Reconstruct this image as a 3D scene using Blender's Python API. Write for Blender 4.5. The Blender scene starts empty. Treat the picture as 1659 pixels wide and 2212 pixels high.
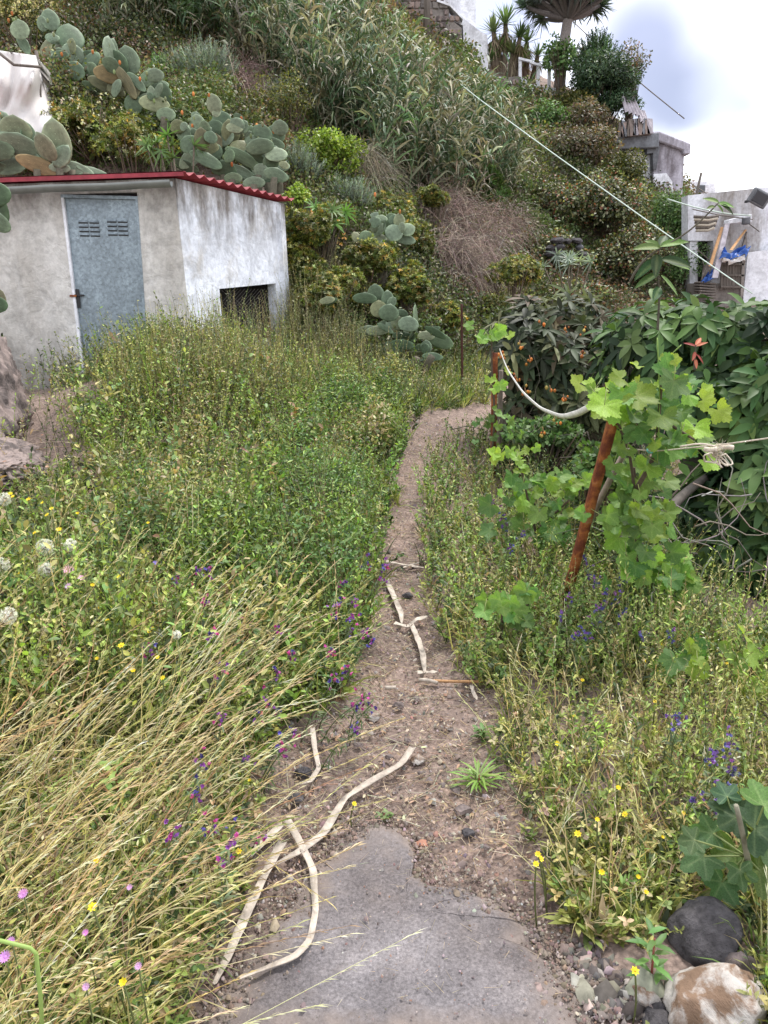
import bpy, bmesh, math, random
import numpy as np
from mathutils import Vector, Matrix
from math import sin, cos, pi, radians
rng = np.random.default_rng(7)
random.seed(7)
scene = bpy.context.scene
COL = scene.collection

# ------------------------------------------------------------------ camera
F_PX, PW, PH = 1660.0, 1659.0, 2212.0          # focal length and picture size in the same unit
PITCH, ROLL, CAMZ = radians(15.5), radians(1.7), 1.6
fw = np.array([0, cos(PITCH), -sin(PITCH)])
r0 = np.array([1.0, 0, 0]); u0 = np.array([0, sin(PITCH), cos(PITCH)])
UP = u0 * cos(ROLL) + r0 * sin(ROLL)
RT = r0 * cos(ROLL) - u0 * sin(ROLL)
CAM = np.array([0, 0, CAMZ])
cam_d = bpy.data.cameras.new('camera'); cam = bpy.data.objects.new('camera', cam_d); COL.objects.link(cam)
cam_d.sensor_fit = 'VERTICAL'; cam_d.sensor_height = 24.0; cam_d.lens = F_PX / PH * 24.0
cam_d.clip_start = 0.05; cam_d.clip_end = 2000
cam.matrix_world = Matrix(((RT[0], UP[0], -fw[0], CAM[0]), (RT[1], UP[1], -fw[1], CAM[1]), (RT[2], UP[2], -fw[2], CAM[2]), (0, 0, 0, 1)))
scene.camera = cam

# ------------------------------------------------------------------ sky, sun, exposure
SUN_EL, SUN_AZ = radians(62), radians(35)       # azimuth clockwise from +Y
world = bpy.data.worlds.new('World'); scene.world = world; world.use_nodes = True
wt = world.node_tree; wt.nodes.clear()
def N(t, typ, **kw):
    n = t.nodes.new(typ)
    for k, v in kw.items(): setattr(n, k, v)
    return n
def L(t, a, b): t.links.new(a, b)
def ramp(t, fac, stops, interp='LINEAR'):
    r = N(t, 'ShaderNodeValToRGB'); r.color_ramp.interpolation = interp
    e = r.color_ramp.elements
    while len(e) < len(stops): e.new(0.5)
    for i, (p, c) in enumerate(stops):
        e[i].position = p; e[i].color = (c, c, c, 1) if isinstance(c, (int, float)) else (*c, 1)
    if fac is not None: L(t, fac, r.inputs[0])
    return r
sky = N(wt, 'ShaderNodeTexSky', sky_type='NISHITA'); sky.sun_disc = False
sky.sun_elevation = SUN_EL; sky.sun_rotation = SUN_AZ
bg1 = N(wt, 'ShaderNodeBackground'); bg1.inputs[1].default_value = 0.1; L(wt, sky.outputs[0], bg1.inputs[0])
tc = N(wt, 'ShaderNodeTexCoord'); mp = N(wt, 'ShaderNodeMapping'); mp.inputs['Scale'].default_value = (1.0, 1.0, 1.9)
mp.inputs['Location'].default_value = (0.60, 0.1, 0.35)
L(wt, tc.outputs['Generated'], mp.inputs[0])
nz = N(wt, 'ShaderNodeTexNoise'); nz.inputs['Scale'].default_value = 2.1; nz.inputs['Detail'].default_value = 5; nz.inputs['Roughness'].default_value = 0.42
nz.inputs['Distortion'].default_value = 0.4
L(wt, mp.outputs[0], nz.inputs['Vector'])
cr = ramp(wt, nz.outputs[0], [(0.30, (0.34, 0.35, 0.45)), (0.40, (0.55, 0.56, 0.64)), (0.48, (0.85, 0.86, 0.90)), (0.60, (0.98, 0.99, 1.0))])
skyc = cr.outputs[0]
# darker lavender cloud banks standing over the ridge
def bank(prev, px, py, a0, a1, colr, ns, amt):
    d = fw + RT * ((px - PW / 2) / F_PX) + UP * ((PH / 2 - py) / F_PX); d = d / np.linalg.norm(d)
    n_ = N(wt, 'ShaderNodeTexNoise'); n_.inputs['Scale'].default_value = ns; n_.inputs['Detail'].default_value = 4; n_.inputs['Roughness'].default_value = .5; L(wt, tc.outputs['Generated'], n_.inputs['Vector'])
    sv = N(wt, 'ShaderNodeVectorMath', operation='SUBTRACT'); L(wt, n_.outputs['Color'], sv.inputs[0]); sv.inputs[1].default_value = (.5, .5, .5)
    sc_ = N(wt, 'ShaderNodeVectorMath', operation='SCALE'); L(wt, sv.outputs[0], sc_.inputs[0]); sc_.inputs['Scale'].default_value = amt
    ad = N(wt, 'ShaderNodeVectorMath', operation='ADD'); L(wt, tc.outputs['Generated'], ad.inputs[0]); L(wt, sc_.outputs[0], ad.inputs[1])
    su = N(wt, 'ShaderNodeVectorMath', operation='DISTANCE'); L(wt, ad.outputs[0], su.inputs[0]); su.inputs[1].default_value = tuple(d)
    mr = N(wt, 'ShaderNodeMapRange', interpolation_type='SMOOTHSTEP'); mr.inputs[1].default_value = a0; mr.inputs[2].default_value = a1; mr.inputs[3].default_value = 1; mr.inputs[4].default_value = 0; L(wt, su.outputs['Value'], mr.inputs[0])
    mm = N(wt, 'ShaderNodeMix', data_type='RGBA'); L(wt, mr.outputs[0], mm.inputs[0]); L(wt, prev, mm.inputs[6]); mm.inputs[7].default_value = (*colr, 1); return mm.outputs[2]
skyc = bank(skyc, 1390, 150, .02, .10, (.25, .265, .36), 5, .10)
skyc = bank(skyc, 1475, 205, .02, .075, (.21, .225, .31), 7, .08)
skyc = bank(skyc, 1600, 215, .0, .07, (.36, .38, .46), 8, .08)
skyc = bank(skyc, 1080, 30, .02, .12, (.40, .42, .56), 5, .08)
skyc = bank(skyc, 1650, 60, .0, .09, (.44, .45, .52), 7, .08)
bg2 = N(wt, 'ShaderNodeBackground'); bg2.inputs[1].default_value = .8; L(wt, skyc, bg2.inputs[0])
mx = N(wt, 'ShaderNodeMixShader'); mx.inputs[0].default_value = 0.9
L(wt, bg1.outputs[0], mx.inputs[1]); L(wt, bg2.outputs[0], mx.inputs[2])
wo = N(wt, 'ShaderNodeOutputWorld'); L(wt, mx.outputs[0], wo.inputs[0])
sun_d = bpy.data.lights.new('sun', 'SUN'); sun_d.energy = 1.5; sun_d.angle = radians(10); sun_d.color = (1.0, 0.96, 0.9)
sun = bpy.data.objects.new('sun', sun_d); COL.objects.link(sun)
sdir = Vector((cos(SUN_EL) * sin(SUN_AZ), cos(SUN_EL) * cos(SUN_AZ), sin(SUN_EL)))
sun.rotation_euler = sdir.to_track_quat('Z', 'Y').to_euler()
scene.view_settings.view_transform = 'Standard'; scene.view_settings.look = 'None'
scene.view_settings.gamma = 1; scene.view_settings.use_curve_mapping = False
scene.view_settings.exposure = 1.6
scene.render.engine = 'CYCLES'
try:
    scene.cycles.max_bounces = 8; scene.cycles.transmission_bounces = 4; scene.cycles.diffuse_bounces = 4; scene.cycles.glossy_bounces = 2
    scene.cycles.use_denoising = True
except Exception: pass

# ------------------------------------------------------------------ pixel helpers: where a ray of the photograph stands at distance Y
def ray(px, py):
    px = np.asarray(px, float); py = np.asarray(py, float)
    return fw + RT * ((px - PW / 2) / F_PX)[..., None] + UP * ((PH / 2 - py) / F_PX)[..., None]
def at(px, py, Y):
    d = ray(px, py); Y = np.asarray(Y, float)
    return CAM + d * (Y / d[..., 1])[..., None]
def pxm(n, Y): return n * Y / F_PX / 0.97          # n picture units as metres at distance Y

# ------------------------------------------------------------------ terrain heights (thin plate spline through surveyed points)
ctrl = [(0, -3, 0), (-3, -2, .1), (3, -2, -.1), (0, 0, 0), (0, 2, 0), (0, 3, .0), (0, 4, .06), (.2, 6, .22), (.4, 8, .40), (1, 9.2, .5), (-.8, 2, .03), (-1.2, 3, .1),
        (-2, 3, .25), (-1.5, 4.5, .28), (-1, 6, .35), (-.6, 7.8, .5), (-2, 6, .48), (-3, 6, .5), (-4.5, 6, .9), (-3, 4, .35), (-2.2, 1.5, .15), (-5, 3, .8),
        (-2.4, 8.1, .72), (-3.3, 8.0, .74), (-5, 8.0, .85), (-1.4, 8.4, .66), (-7, 8, 1.3), (-1.5, 10, .75), (-5, 10.5, .9), (-3, 10.6, .9), (-8, 10.5, 1.2),
        (.9, 2, -.02), (1, 3, -.02), (.8, 5, .1), (1.5, 6.5, .15), (2, 3, -.12), (3, 4, -.35), (2.5, 6, -.1), (3.4, 7, 0), (4, 9, .35), (1.8, 9.2, .42), (5, 5, -.5), (8, 6, -.5),
        (6, 12, .6), (9, 12, .6), (9, 17, 1.4), (12, 20, 1.4), (14, 25, 1.4), (16, 12, .5), (20, 20, 1.0), (20, 30, 1.2)]
pix = [(0, 20, 17.5), (300, 20, 18.5), (600, 30, 20.5), (850, 60, 22.5), (0, 170, 14.8), (300, 170, 15.3), (600, 180, 17.3), (900, 170, 21), (1060, 195, 24), (1210, 222, 25), (1340, 275, 25),
       (1400, 400, 24), (0, 340, 12), (200, 345, 12), (500, 385, 12), (700, 350, 14), (900, 350, 16.5), (1100, 350, 19.5), (1300, 380, 21.3), (1490, 480, 21.5),
       (700, 580, 11.3), (900, 580, 12.5), (1100, 585, 15), (1300, 590, 17), (1480, 630, 18), (700, 770, 9.9), (880, 800, 9.6), (1050, 790, 11), (1200, 690, 14),
       (860, 10, 26), (1050, 120, 28), (1210, 190, 29), (1400, 330, 28), (0, -200, 22), (500, -150, 26), (-400, 100, 16), (-500, 350, 12)]
for a, b, c in pix: ctrl.append(tuple(at(a, b, c)))
CP = np.array(ctrl, float)
def _U(r2): return np.where(r2 > 0, r2 * np.log(np.maximum(r2, 1e-12)) * .5, 0.0)
def _tps():
    n = len(CP); d2 = ((CP[:, None, :2] - CP[None, :, :2]) ** 2).sum(-1)
    A = np.zeros((n + 3, n + 3)); A[:n, :n] = _U(d2) + np.eye(n) * .15; A[:n, n] = 1; A[:n, n + 1:] = CP[:, :2]; A[n, :n] = 1; A[n + 1:, :n] = CP[:, :2].T
    return np.linalg.solve(A, np.concatenate([CP[:, 2], [0, 0, 0]]))
_w = _tps()
GX = np.arange(-18, 26.01, .1); GY = np.arange(-4, 34.01, .1)
gx, gy = np.meshgrid(GX, GY)
_q = np.stack([gx.ravel(), gy.ravel()], 1)
_z = np.zeros(len(_q))
for i, p in enumerate(CP): _z += _w[i] * _U(((_q - p[:2]) ** 2).sum(1))
_z += _w[len(CP)] + _q @ _w[len(CP) + 1:]
GZ = np.clip(_z.reshape(gx.shape), -1.2, 12)
def vnoise(x, y, seed=0):
    """smooth value noise, -1..1"""
    xi = np.floor(x).astype(np.int64); yi = np.floor(y).astype(np.int64); fx = x - xi; fy = y - yi
    def h(a, b):
        v = (a * 374761393 + b * 668265263 + seed * 974634777) & 0xffffffff
        v = ((v ^ (v >> 13)) * 1274126177) & 0xffffffff
        return ((v ^ (v >> 16)) & 0xffff) / 32767.5 - 1
    sx = fx * fx * (3 - 2 * fx); sy = fy * fy * (3 - 2 * fy)
    a = h(xi, yi) * (1 - sx) + h(xi + 1, yi) * sx; b = h(xi, yi + 1) * (1 - sx) + h(xi + 1, yi + 1) * sx
    return a * (1 - sy) + b * sy
_d = np.clip((gy - 2) / 10, .15, 1)
GZ += _d * (.10 * vnoise(gx * .8, gy * .8, 1) + .05 * vnoise(gx * 2.3, gy * 2.3, 2))
GZ += .55 * np.exp(-(((gx + 1.75) / .95) ** 2 + ((gy - 7.2) / 1.15) ** 2)) * (gy < 9.5)
def H(x, y):
    x = np.nan_to_num(np.asarray(x, float)); y = np.nan_to_num(np.asarray(y, float))
    x = np.clip(np.asarray(x, float), GX[0], GX[-1] - .01); y = np.clip(np.asarray(y, float), GY[0], GY[-1] - .01)
    u = (x - GX[0]) / .1; v = (y - GY[0]) / .1; i = np.minimum(u.astype(int), len(GX) - 2); j = np.minimum(v.astype(int), len(GY) - 2); fx = u - i; fy = v - j
    return (GZ[j, i] * (1 - fx) + GZ[j, i + 1] * fx) * (1 - fy) + (GZ[j + 1, i] * (1 - fx) + GZ[j + 1, i + 1] * fx) * fy
def hit(px, py, ymax=33.0):
    """where the ray meets the terrain"""
    px = np.atleast_1d(np.asarray(px, float)); py = np.atleast_1d(np.asarray(py, float))
    d = ray(px, py); d = d / d[:, 1:2]
    ts = 0.8 * (ymax / .8) ** np.linspace(0, 1, 360)
    best = np.full(len(px), np.nan)
    for a, b in zip(ts[:-1], ts[1:]):
        za = CAM[2] + d[:, 2] * b; below = za < H(d[:, 0] * b, np.full(len(px), b))
        m = below & np.isnan(best)
        best[m] = (a + b) / 2
    P = CAM + d * best[:, None]; P[:, 2] = np.where(np.isnan(best), np.nan, H(P[:, 0], P[:, 1]))
    return P
def inpoly(x, y, poly):
    poly = np.asarray(poly, float); ins = np.zeros(len(x), bool); j = len(poly) - 1
    for i in range(len(poly)):
        xi, yi = poly[i]; xj, yj = poly[j]
        c = ((yi > y) != (yj > y)) & (x < (xj - xi) * (y - yi) / (yj - yi + 1e-12) + xi)
        ins ^= c; j = i
    return ins
def region(poly, n):
    """n terrain points spread over the part of the slope seen inside an outline"""
    poly = np.asarray(poly, float); a = poly.min(0); b = poly.max(0); out = []
    k = 0
    while k < n:
        p = rng.uniform(a, b, (n * 3, 2)); p = p[inpoly(p[:, 0], p[:, 1], poly)]
        w = hit(p[:, 0], p[:, 1]); w = w[~np.isnan(w[:, 0])]
        if not len(w): break
        out.append(w); k += len(w)
    return np.concatenate(out)[:n]
_el = np.array([(400, 2300), (470, 2180), (500, 2060), (540, 1950), (560, 1830), (600, 1700), (640, 1600), (745, 1520), (810, 1400), (822, 1300), (836, 1200), (860, 1100), (872, 1030), (882, 980), (892, 930), (930, 905)])
_er = np.array([(1330, 2300), (1270, 2180), (1230, 2060), (1180, 1960), (1130, 1860), (1080, 1750), (1050, 1650), (1100, 1560), (990, 1450), (930, 1350), (908, 1250), (905, 1150), (914, 1050), (934, 985), (985, 945), (1100, 920)])
PL = hit(_el[:, 0], _el[:, 1]); PR = hit(_er[:, 0], _er[:, 1])
def path_d(x, y):
    """>0 outside the trodden path, metres from its edge"""
    xl = np.interp(y, PL[:, 1], PL[:, 0], right=PL[-1, 0]); xr = np.interp(y, PR[:, 1], PR[:, 0], right=PR[-1, 0])
    w = .06 * vnoise(x * 5, y * 5, 5)
    d = np.maximum(xl - x, x - xr) + w
    return np.where(y > max(PL[-1, 1], PR[-1, 1]) + .15, np.maximum(d, (y - max(PL[-1, 1], PR[-1, 1]))), d)

# ------------------------------------------------------------------ object helpers
def tag(o, label=None, cat=None, group=None, kind=None):
    if label: o['label'] = label
    if cat: o['category'] = cat
    if group: o['group'] = group
    if kind: o['kind'] = kind
    return o
def empty(name, loc, label, cat, group=None, rz=0):
    o = bpy.data.objects.new(name, None); COL.objects.link(o); o.location = [float(v) for v in loc]; o.rotation_euler.z = rz
    o.empty_display_size = .1
    return tag(o, label, cat, group)
def link(name, me, parent=None, m=None):
    o = bpy.data.objects.new(name, me); COL.objects.link(o)
    if m is not None and not me.materials: me.materials.append(m)
    if parent is not None:
        o.parent = parent
    return o
def keep(o, parent):
    """parent a mesh whose vertices are in world space"""
    o.parent = parent
    o.matrix_parent_inverse = Matrix.LocRotScale(parent.location, parent.rotation_euler, parent.scale).inverted()
    return o
class Cloud:
    """collects vertices, faces and colours in numpy and links them as one mesh"""
    def __init__(s): s.V = []; s.C = []; s.F = []; s.n = 0
    def add(s, V, faces, C):
        V = np.asarray(V, float)
        if V.ndim == 2: V = V[None]
        n, m, _ = V.shape
        if n == 0: return
        C = np.asarray(C, float)
        if C.ndim == 1: C = np.broadcast_to(C, (n, 3))
        if C.ndim == 2: C = np.repeat(C[:, None, :], m, 1)
        s.V.append(V.reshape(-1, 3)); s.C.append(C.reshape(-1, 3))
        off = s.n + np.arange(n)[:, None] * m
        for k in (3, 4):
            f = np.array([x for x in faces if len(x) == k])
            if len(f): s.F.append((off[:, :, None] + f[None]).reshape(-1, k))
        s.n += n * m
    def mesh(s, name, m, smooth=False):
        me = bpy.data.meshes.new(name)
        if s.n == 0: return me
        V = np.concatenate(s.V); C = np.concatenate(s.C)
        me.vertices.add(len(V)); me.vertices.foreach_set('co', V.astype(np.float32).ravel())
        loops = np.concatenate([f.ravel() for f in s.F]); tot = np.concatenate([np.full(len(f), f.shape[1]) for f in s.F])
        me.loops.add(len(loops)); me.loops.foreach_set('vertex_index', loops.astype(np.int32))
        me.polygons.add(len(tot)); st = np.concatenate([[0], np.cumsum(tot)[:-1]])
        me.polygons.foreach_set('loop_start', st.astype(np.int32))
        try: me.polygons.foreach_set('loop_total', tot.astype(np.int32))
        except Exception: pass
        a = me.color_attributes.new('Col', 'FLOAT_COLOR', 'POINT')
        a.data.foreach_set('color', np.concatenate([C, np.ones((len(C), 1))], 1).astype(np.float32).ravel())
        me.update(calc_edges=True)
        if smooth: me.polygons.foreach_set('use_smooth', np.ones(len(tot), bool))
        me.materials.append(m)
        return me
    def build(s, name, m, parent=None, smooth=False, world=True):
        o = bpy.data.objects.new(name, s.mesh(name, m, smooth)); COL.objects.link(o)
        if parent is not None:
            if world: keep(o, parent)
            else: o.parent = parent
        return o
def nrm(v): return v / np.maximum(np.linalg.norm(v, axis=-1, keepdims=True), 1e-9)
def rdir(n): return nrm(rng.normal(size=(n, 3)))
T_DIA = (np.array([(0, 0, 0), (.5, .45, .12), (0, 1, 0), (-.5, .45, .12)], float), [(0, 1, 2, 3)])
T_LEAF = (np.array([(0, 0, 0), (0, .35, -.02), (0, .7, -.02), (0, 1, 0), (.42, .3, .12), (.38, .68, .1), (-.42, .3, .12), (-.38, .68, .1)], float),
          [(0, 4, 1), (1, 4, 5, 2), (2, 5, 3), (0, 1, 6), (1, 2, 7, 6), (2, 3, 7)])
T_BLADE = (np.array([(-.4, 0, 0), (.4, 0, 0), (-.5, .35, 0), (.5, .35, 0), (-.35, .7, 0), (.35, .7, 0), (0, 1, 0)], float), [(0, 1, 3, 2), (2, 3, 5, 4), (4, 5, 6)])
def place(cl, P, D, Nn, Ln, Wd, C, T=T_DIA, droop=0.0):
    n = len(P)
    if n == 0: return
    Y = nrm(D); X = nrm(np.cross(Y, Nn)); Z = np.cross(X, Y)
    t = T[0]; Ln = np.broadcast_to(Ln, n)[:, None, None]; Wd = np.broadcast_to(Wd, n)[:, None, None]; dr = np.broadcast_to(droop, n)[:, None]
    V = P[:, None, :] + Y[:, None] * (t[:, 1][None, :, None] * Ln) + X[:, None] * (t[:, 0][None, :, None] * Wd) + Z[:, None] * (t[:, 2][None, :, None] * Wd)
    V[..., 2] -= dr * Ln[..., 0] * (t[:, 1] ** 2)[None]
    cl.add(V, T[1], C)
def stalks(cl, P, D, Ln, w, C, droop=0.0, seg=3, tip=.35):
    """thin triangular stems; returns a function giving points along them"""
    n = len(P)
    Ln = np.broadcast_to(Ln, n); w = np.broadcast_to(w, n); dr = np.broadcast_to(droop, n); D = nrm(D)
    X = nrm(np.cross(D, rdir(n))); Z = np.cross(D, X)
    def pt(t):
        t = np.broadcast_to(t, n)
        p = P + D * (t * Ln)[:, None]; p[:, 2] -= dr * Ln * t ** 2
        return p
    rings = []
    for k in range(seg + 1):
        t = k / seg; c = pt(t); ww = (w * (1 - (1 - tip) * t))[:, None]
        for a in (0, 2.094, 4.189): rings.append(c + (X * cos(a) + Z * sin(a)) * ww * .5)
    V = np.stack(rings, 1); f = []
    for k in range(seg):
        for a in range(3):
            b = (a + 1) % 3; f.append((k * 3 + a, k * 3 + b, k * 3 + 3 + b, k * 3 + 3 + a))
    cl.add(V, f, C)
    return pt
def pal(n, cols, jit=.18):
    """pick colours from a weighted list of (weight, (r,g,b)) with variation"""
    w = np.array([c[0] for c in cols], float); w /= w.sum()
    k = rng.choice(len(cols), n, p=w); c = np.array([c[1] for c in cols])[k]
    return np.clip(c * (1 + jit * rng.normal(size=(n, 1))) * (1 + .06 * rng.normal(size=(n, 3))), .004, .95)
def rosette(cl, P, A, k, Ln, Wd, C, elev=35, spread=12, T=T_LEAF, droop=.15, jl=.15):
    """k leaves round each tip P with axis A"""
    n = len(P)
    if n == 0: return
    A = nrm(A); X = nrm(np.cross(A, rdir(n))); Z = np.cross(A, X)
    P2 = np.repeat(P, k, 0); A2 = np.repeat(A, k, 0); X2 = np.repeat(X, k, 0); Z2 = np.repeat(Z, k, 0)
    ph = np.tile(np.arange(k) * 2.39996, n) + rng.normal(0, .2, n * k)
    el = np.radians(elev + rng.normal(0, spread, n * k) + np.tile(np.linspace(-18, 22, k), n))
    R = X2 * np.cos(ph)[:, None] + Z2 * np.sin(ph)[:, None]
    D = A2 * np.sin(el)[:, None] + R * np.cos(el)[:, None]
    Nn = A2 * np.cos(el)[:, None] - R * np.sin(el)[:, None]
    Lr = (np.repeat(np.broadcast_to(Ln, n), k) * (1 + jl * rng.normal(size=n * k))).clip(.003)
    Wr = np.repeat(np.broadcast_to(Wd, n), k) * (1 + .1 * rng.normal(size=n * k))
    C = np.repeat(C, k, 0) * (1 + .12 * rng.normal(size=(n * k, 1))) if len(C) == n else C
    off = np.tile(np.linspace(0, .0, k), n)
    place(cl, P2 + A2 * off[:, None], D, Nn, Lr, Wr, np.clip(C, .004, .95), T, droop)
def tube(pts, rad, sides=7, close=True):
    """points+faces of a swept tube through pts with radii rad"""
    pts = np.asarray(pts, float); n = len(pts); rad = np.broadcast_to(rad, n)
    tan = nrm(np.gradient(pts, axis=0)); ref = np.array([0, 0, 1.0]) if abs(tan[0][2]) < .9 else np.array([1.0, 0, 0])
    V = []; x = nrm(np.cross(tan[0], ref))
    for i in range(n):
        x = nrm(x - tan[i] * np.dot(x, tan[i])); z = np.cross(tan[i], x)
        for k in range(sides):
            a = 2 * pi * k / sides; V.append(pts[i] + (x * cos(a) + z * sin(a)) * rad[i])
    f = []
    for i in range(n - 1):
        for k in range(sides):
            b = (k + 1) % sides; f.append((i * sides + k, i * sides + b, (i + 1) * sides + b, (i + 1) * sides + k))
    V.append(pts[0]); V.append(pts[-1])
    for k in range(sides):
        b = (k + 1) % sides; f.append((b, k, n * sides)); f.append(((n - 1) * sides + k, (n - 1) * sides + b, n * sides + 1))
    return np.array(V), f
def smooth_path(p, n=24):
    p = np.asarray(p, float); t = np.concatenate([[0], np.cumsum(np.linalg.norm(np.diff(p, axis=0), axis=1))]); u = np.linspace(0, t[-1], n)
    q = np.stack([np.interp(u, t, p[:, k]) for k in range(3)], 1)
    for _ in range(3): q[1:-1] = (q[:-2] + 2 * q[1:-1] + q[2:]) / 4
    return q
def tube_obj(name, pts, rad, m, parent=None, sides=7, col=(.1, .1, .1), n=None, taper=None):
    p = smooth_path(pts, n) if n else np.asarray(pts, float)
    r = np.linspace(rad, taper, len(p)) if taper is not None else rad
    cl = Cloud(); V, f = tube(p, r, sides); cl.add(V, f, np.array(col)); return cl.build(name, m, parent, smooth=True)
def prism(name, pts, ext, m, parent=None, bev=0.0):
    """a polygon in space given real thickness along the vector ext"""
    bm = bmesh.new(); a = [bm.verts.new(tuple(map(float, p))) for p in pts]; b = [bm.verts.new(tuple(float(u + v) for u, v in zip(p, ext))) for p in pts]
    n = len(a); bm.faces.new(a); bm.faces.new(b[::-1])
    for i in range(n): bm.faces.new((a[i], b[i], b[(i + 1) % n], a[(i + 1) % n]))
    bmesh.ops.recalc_face_normals(bm, faces=bm.faces)
    if bev: bmesh.ops.bevel(bm, geom=list(bm.edges), offset=bev, segments=1, affect='EDGES', clamp_overlap=True)
    me = bpy.data.meshes.new(name); bm.to_mesh(me); bm.free(); me.materials.append(m)
    o = bpy.data.objects.new(name, me); COL.objects.link(o)
    if parent is not None: keep(o, parent)
    return o
def boxo(name, c, s, m, parent=None, rot=(0, 0, 0), bev=0.004):
    bm = bmesh.new(); bmesh.ops.create_cube(bm, size=1); bmesh.ops.scale(bm, vec=s, verts=bm.verts)
    if bev: bmesh.ops.bevel(bm, geom=list(bm.edges), offset=bev, segments=1, affect='EDGES', clamp_overlap=True)
    me = bpy.data.meshes.new(name); bm.to_mesh(me); bm.free(); me.materials.append(m)
    from mathutils import Euler
    me.transform(Matrix.Translation(Vector([float(v) for v in c])) @ Euler(rot).to_matrix().to_4x4())
    o = bpy.data.objects.new(name, me); COL.objects.link(o)
    if parent is not None: keep(o, parent)
    return o

ORD = ['first', 'second', 'third', 'fourth', 'fifth', 'sixth', 'seventh', 'eighth', 'ninth', 'tenth', 'eleventh', 'twelfth']
def rows(pts, noun, where, per=5):
    """labels that single each one out by its row from the top and its rank from the left"""
    o = sorted(range(len(pts)), key=lambda i: pts[i][1]); out = [None] * len(pts)
    for r_ in range(0, len(o), per):
        for k, i in enumerate(sorted(o[r_:r_ + per], key=lambda j: pts[j][0])): out[i] = f'{noun}, {ORD[k]} from left in the {ORD[r_ // per]} row down {where}'
    return out
# ------------------------------------------------------------------ materials
def mat(name, rough=.8, spec=.3):
    m = bpy.data.materials.new(name); m.use_nodes = True; t = m.node_tree; b = t.nodes['Principled BSDF']
    b.inputs['Roughness'].default_value = rough; b.inputs['Specular IOR Level'].default_value = spec
    return m, t, b
def noise(t, scale, detail=5, rough=.6, vec=None, dist=0):
    n = N(t, 'ShaderNodeTexNoise'); n.inputs['Scale'].default_value = scale; n.inputs['Detail'].default_value = detail; n.inputs['Roughness'].default_value = rough; n.inputs['Distortion'].default_value = dist
    if vec is None:
        c = N(t, 'ShaderNodeTexCoord'); vec = c.outputs['Object']
    L(t, vec, n.inputs['Vector']); return n
def bump(t, b, h, strength=.5, dist=.01, prev=None):
    n = N(t, 'ShaderNodeBump'); n.inputs['Strength'].default_value = strength; n.inputs['Distance'].default_value = dist; L(t, h, n.inputs['Height'])
    if prev is not None: L(t, prev, n.inputs['Normal'])
    L(t, n.outputs[0], b.inputs['Normal']); return n.outputs[0]
def mixc(t, fac, a, b, mode='MIX'):
    n = N(t, 'ShaderNodeMix', data_type='RGBA', blend_type=mode)
    for sock, v in ((n.inputs[0], fac), (n.inputs[6], a), (n.inputs[7], b)):
        if isinstance(v, (int, float)): sock.default_value = v
        elif isinstance(v, tuple): sock.default_value = (*v, 1)
        else: L(t, v, sock)
    return n.outputs[2]
def leafmat(name, trans=.3, rough=.5, spec=.35, obj_rand=0.0, nscale=0):
    m, t, b = mat(name, rough, spec)
    a = N(t, 'ShaderNodeAttribute', attribute_name='Col'); c = a.outputs['Color']
    if obj_rand:
        oi = N(t, 'ShaderNodeObjectInfo'); r = N(t, 'ShaderNodeMapRange'); r.inputs[3].default_value = 1 - obj_rand; r.inputs[4].default_value = 1 + obj_rand
        L(t, oi.outputs['Random'], r.inputs[0]); h = N(t, 'ShaderNodeHueSaturation'); L(t, c, h.inputs['Color']); L(t, r.outputs[0], h.inputs['Value'])
        r2 = N(t, 'ShaderNodeMapRange'); r2.inputs[3].default_value = .48; r2.inputs[4].default_value = .515; L(t, oi.outputs['Random'], r2.inputs[0]); L(t, r2.outputs[0], h.inputs['Hue'])
        c = h.outputs[0]
    if nscale:
        n = noise(t, nscale, 4); r = ramp(t, n.outputs[0], [(.3, .72), (.7, 1.25)]); c = mixc(t, 1.0, c, r.outputs[0], 'MULTIPLY')
        bump(t, b, n.outputs[0], .35, .004)
    L(t, c, b.inputs['Base Color'])
    tr = N(t, 'ShaderNodeBsdfTranslucent'); c2 = mixc(t, 1.0, c, (1.5, 1.55, .7), 'MULTIPLY'); L(t, c2, tr.inputs[0])
    mx = N(t, 'ShaderNodeMixShader'); mx.inputs[0].default_value = trans; L(t, b.outputs[0], mx.inputs[1]); L(t, tr.outputs[0], mx.inputs[2])
    L(t, mx.outputs[0], t.nodes['Material Output'].inputs['Surface'])
    return m
M_LEAF = leafmat('leaf', .24, .5)
M_GLOSS = leafmat('glossy_leaf', .16, .55, .2)
M_REED = leafmat('reed_leaf', .14, .55, .3)
M_GLOSSO = leafmat('glossy_leaf_single', .16, .55, .2, .32, 25)
M_VINE = leafmat('vine_leaf', .45, .5, .3, .22, 30)
M_DRY = leafmat('dry_straw', .25, .6, .3)
M_BARK = leafmat('bark', 0.0, .85, .2, 0, 30)
M_STONE = leafmat('loose_stone', 0.0, .9, .2, 0, 40)

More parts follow.
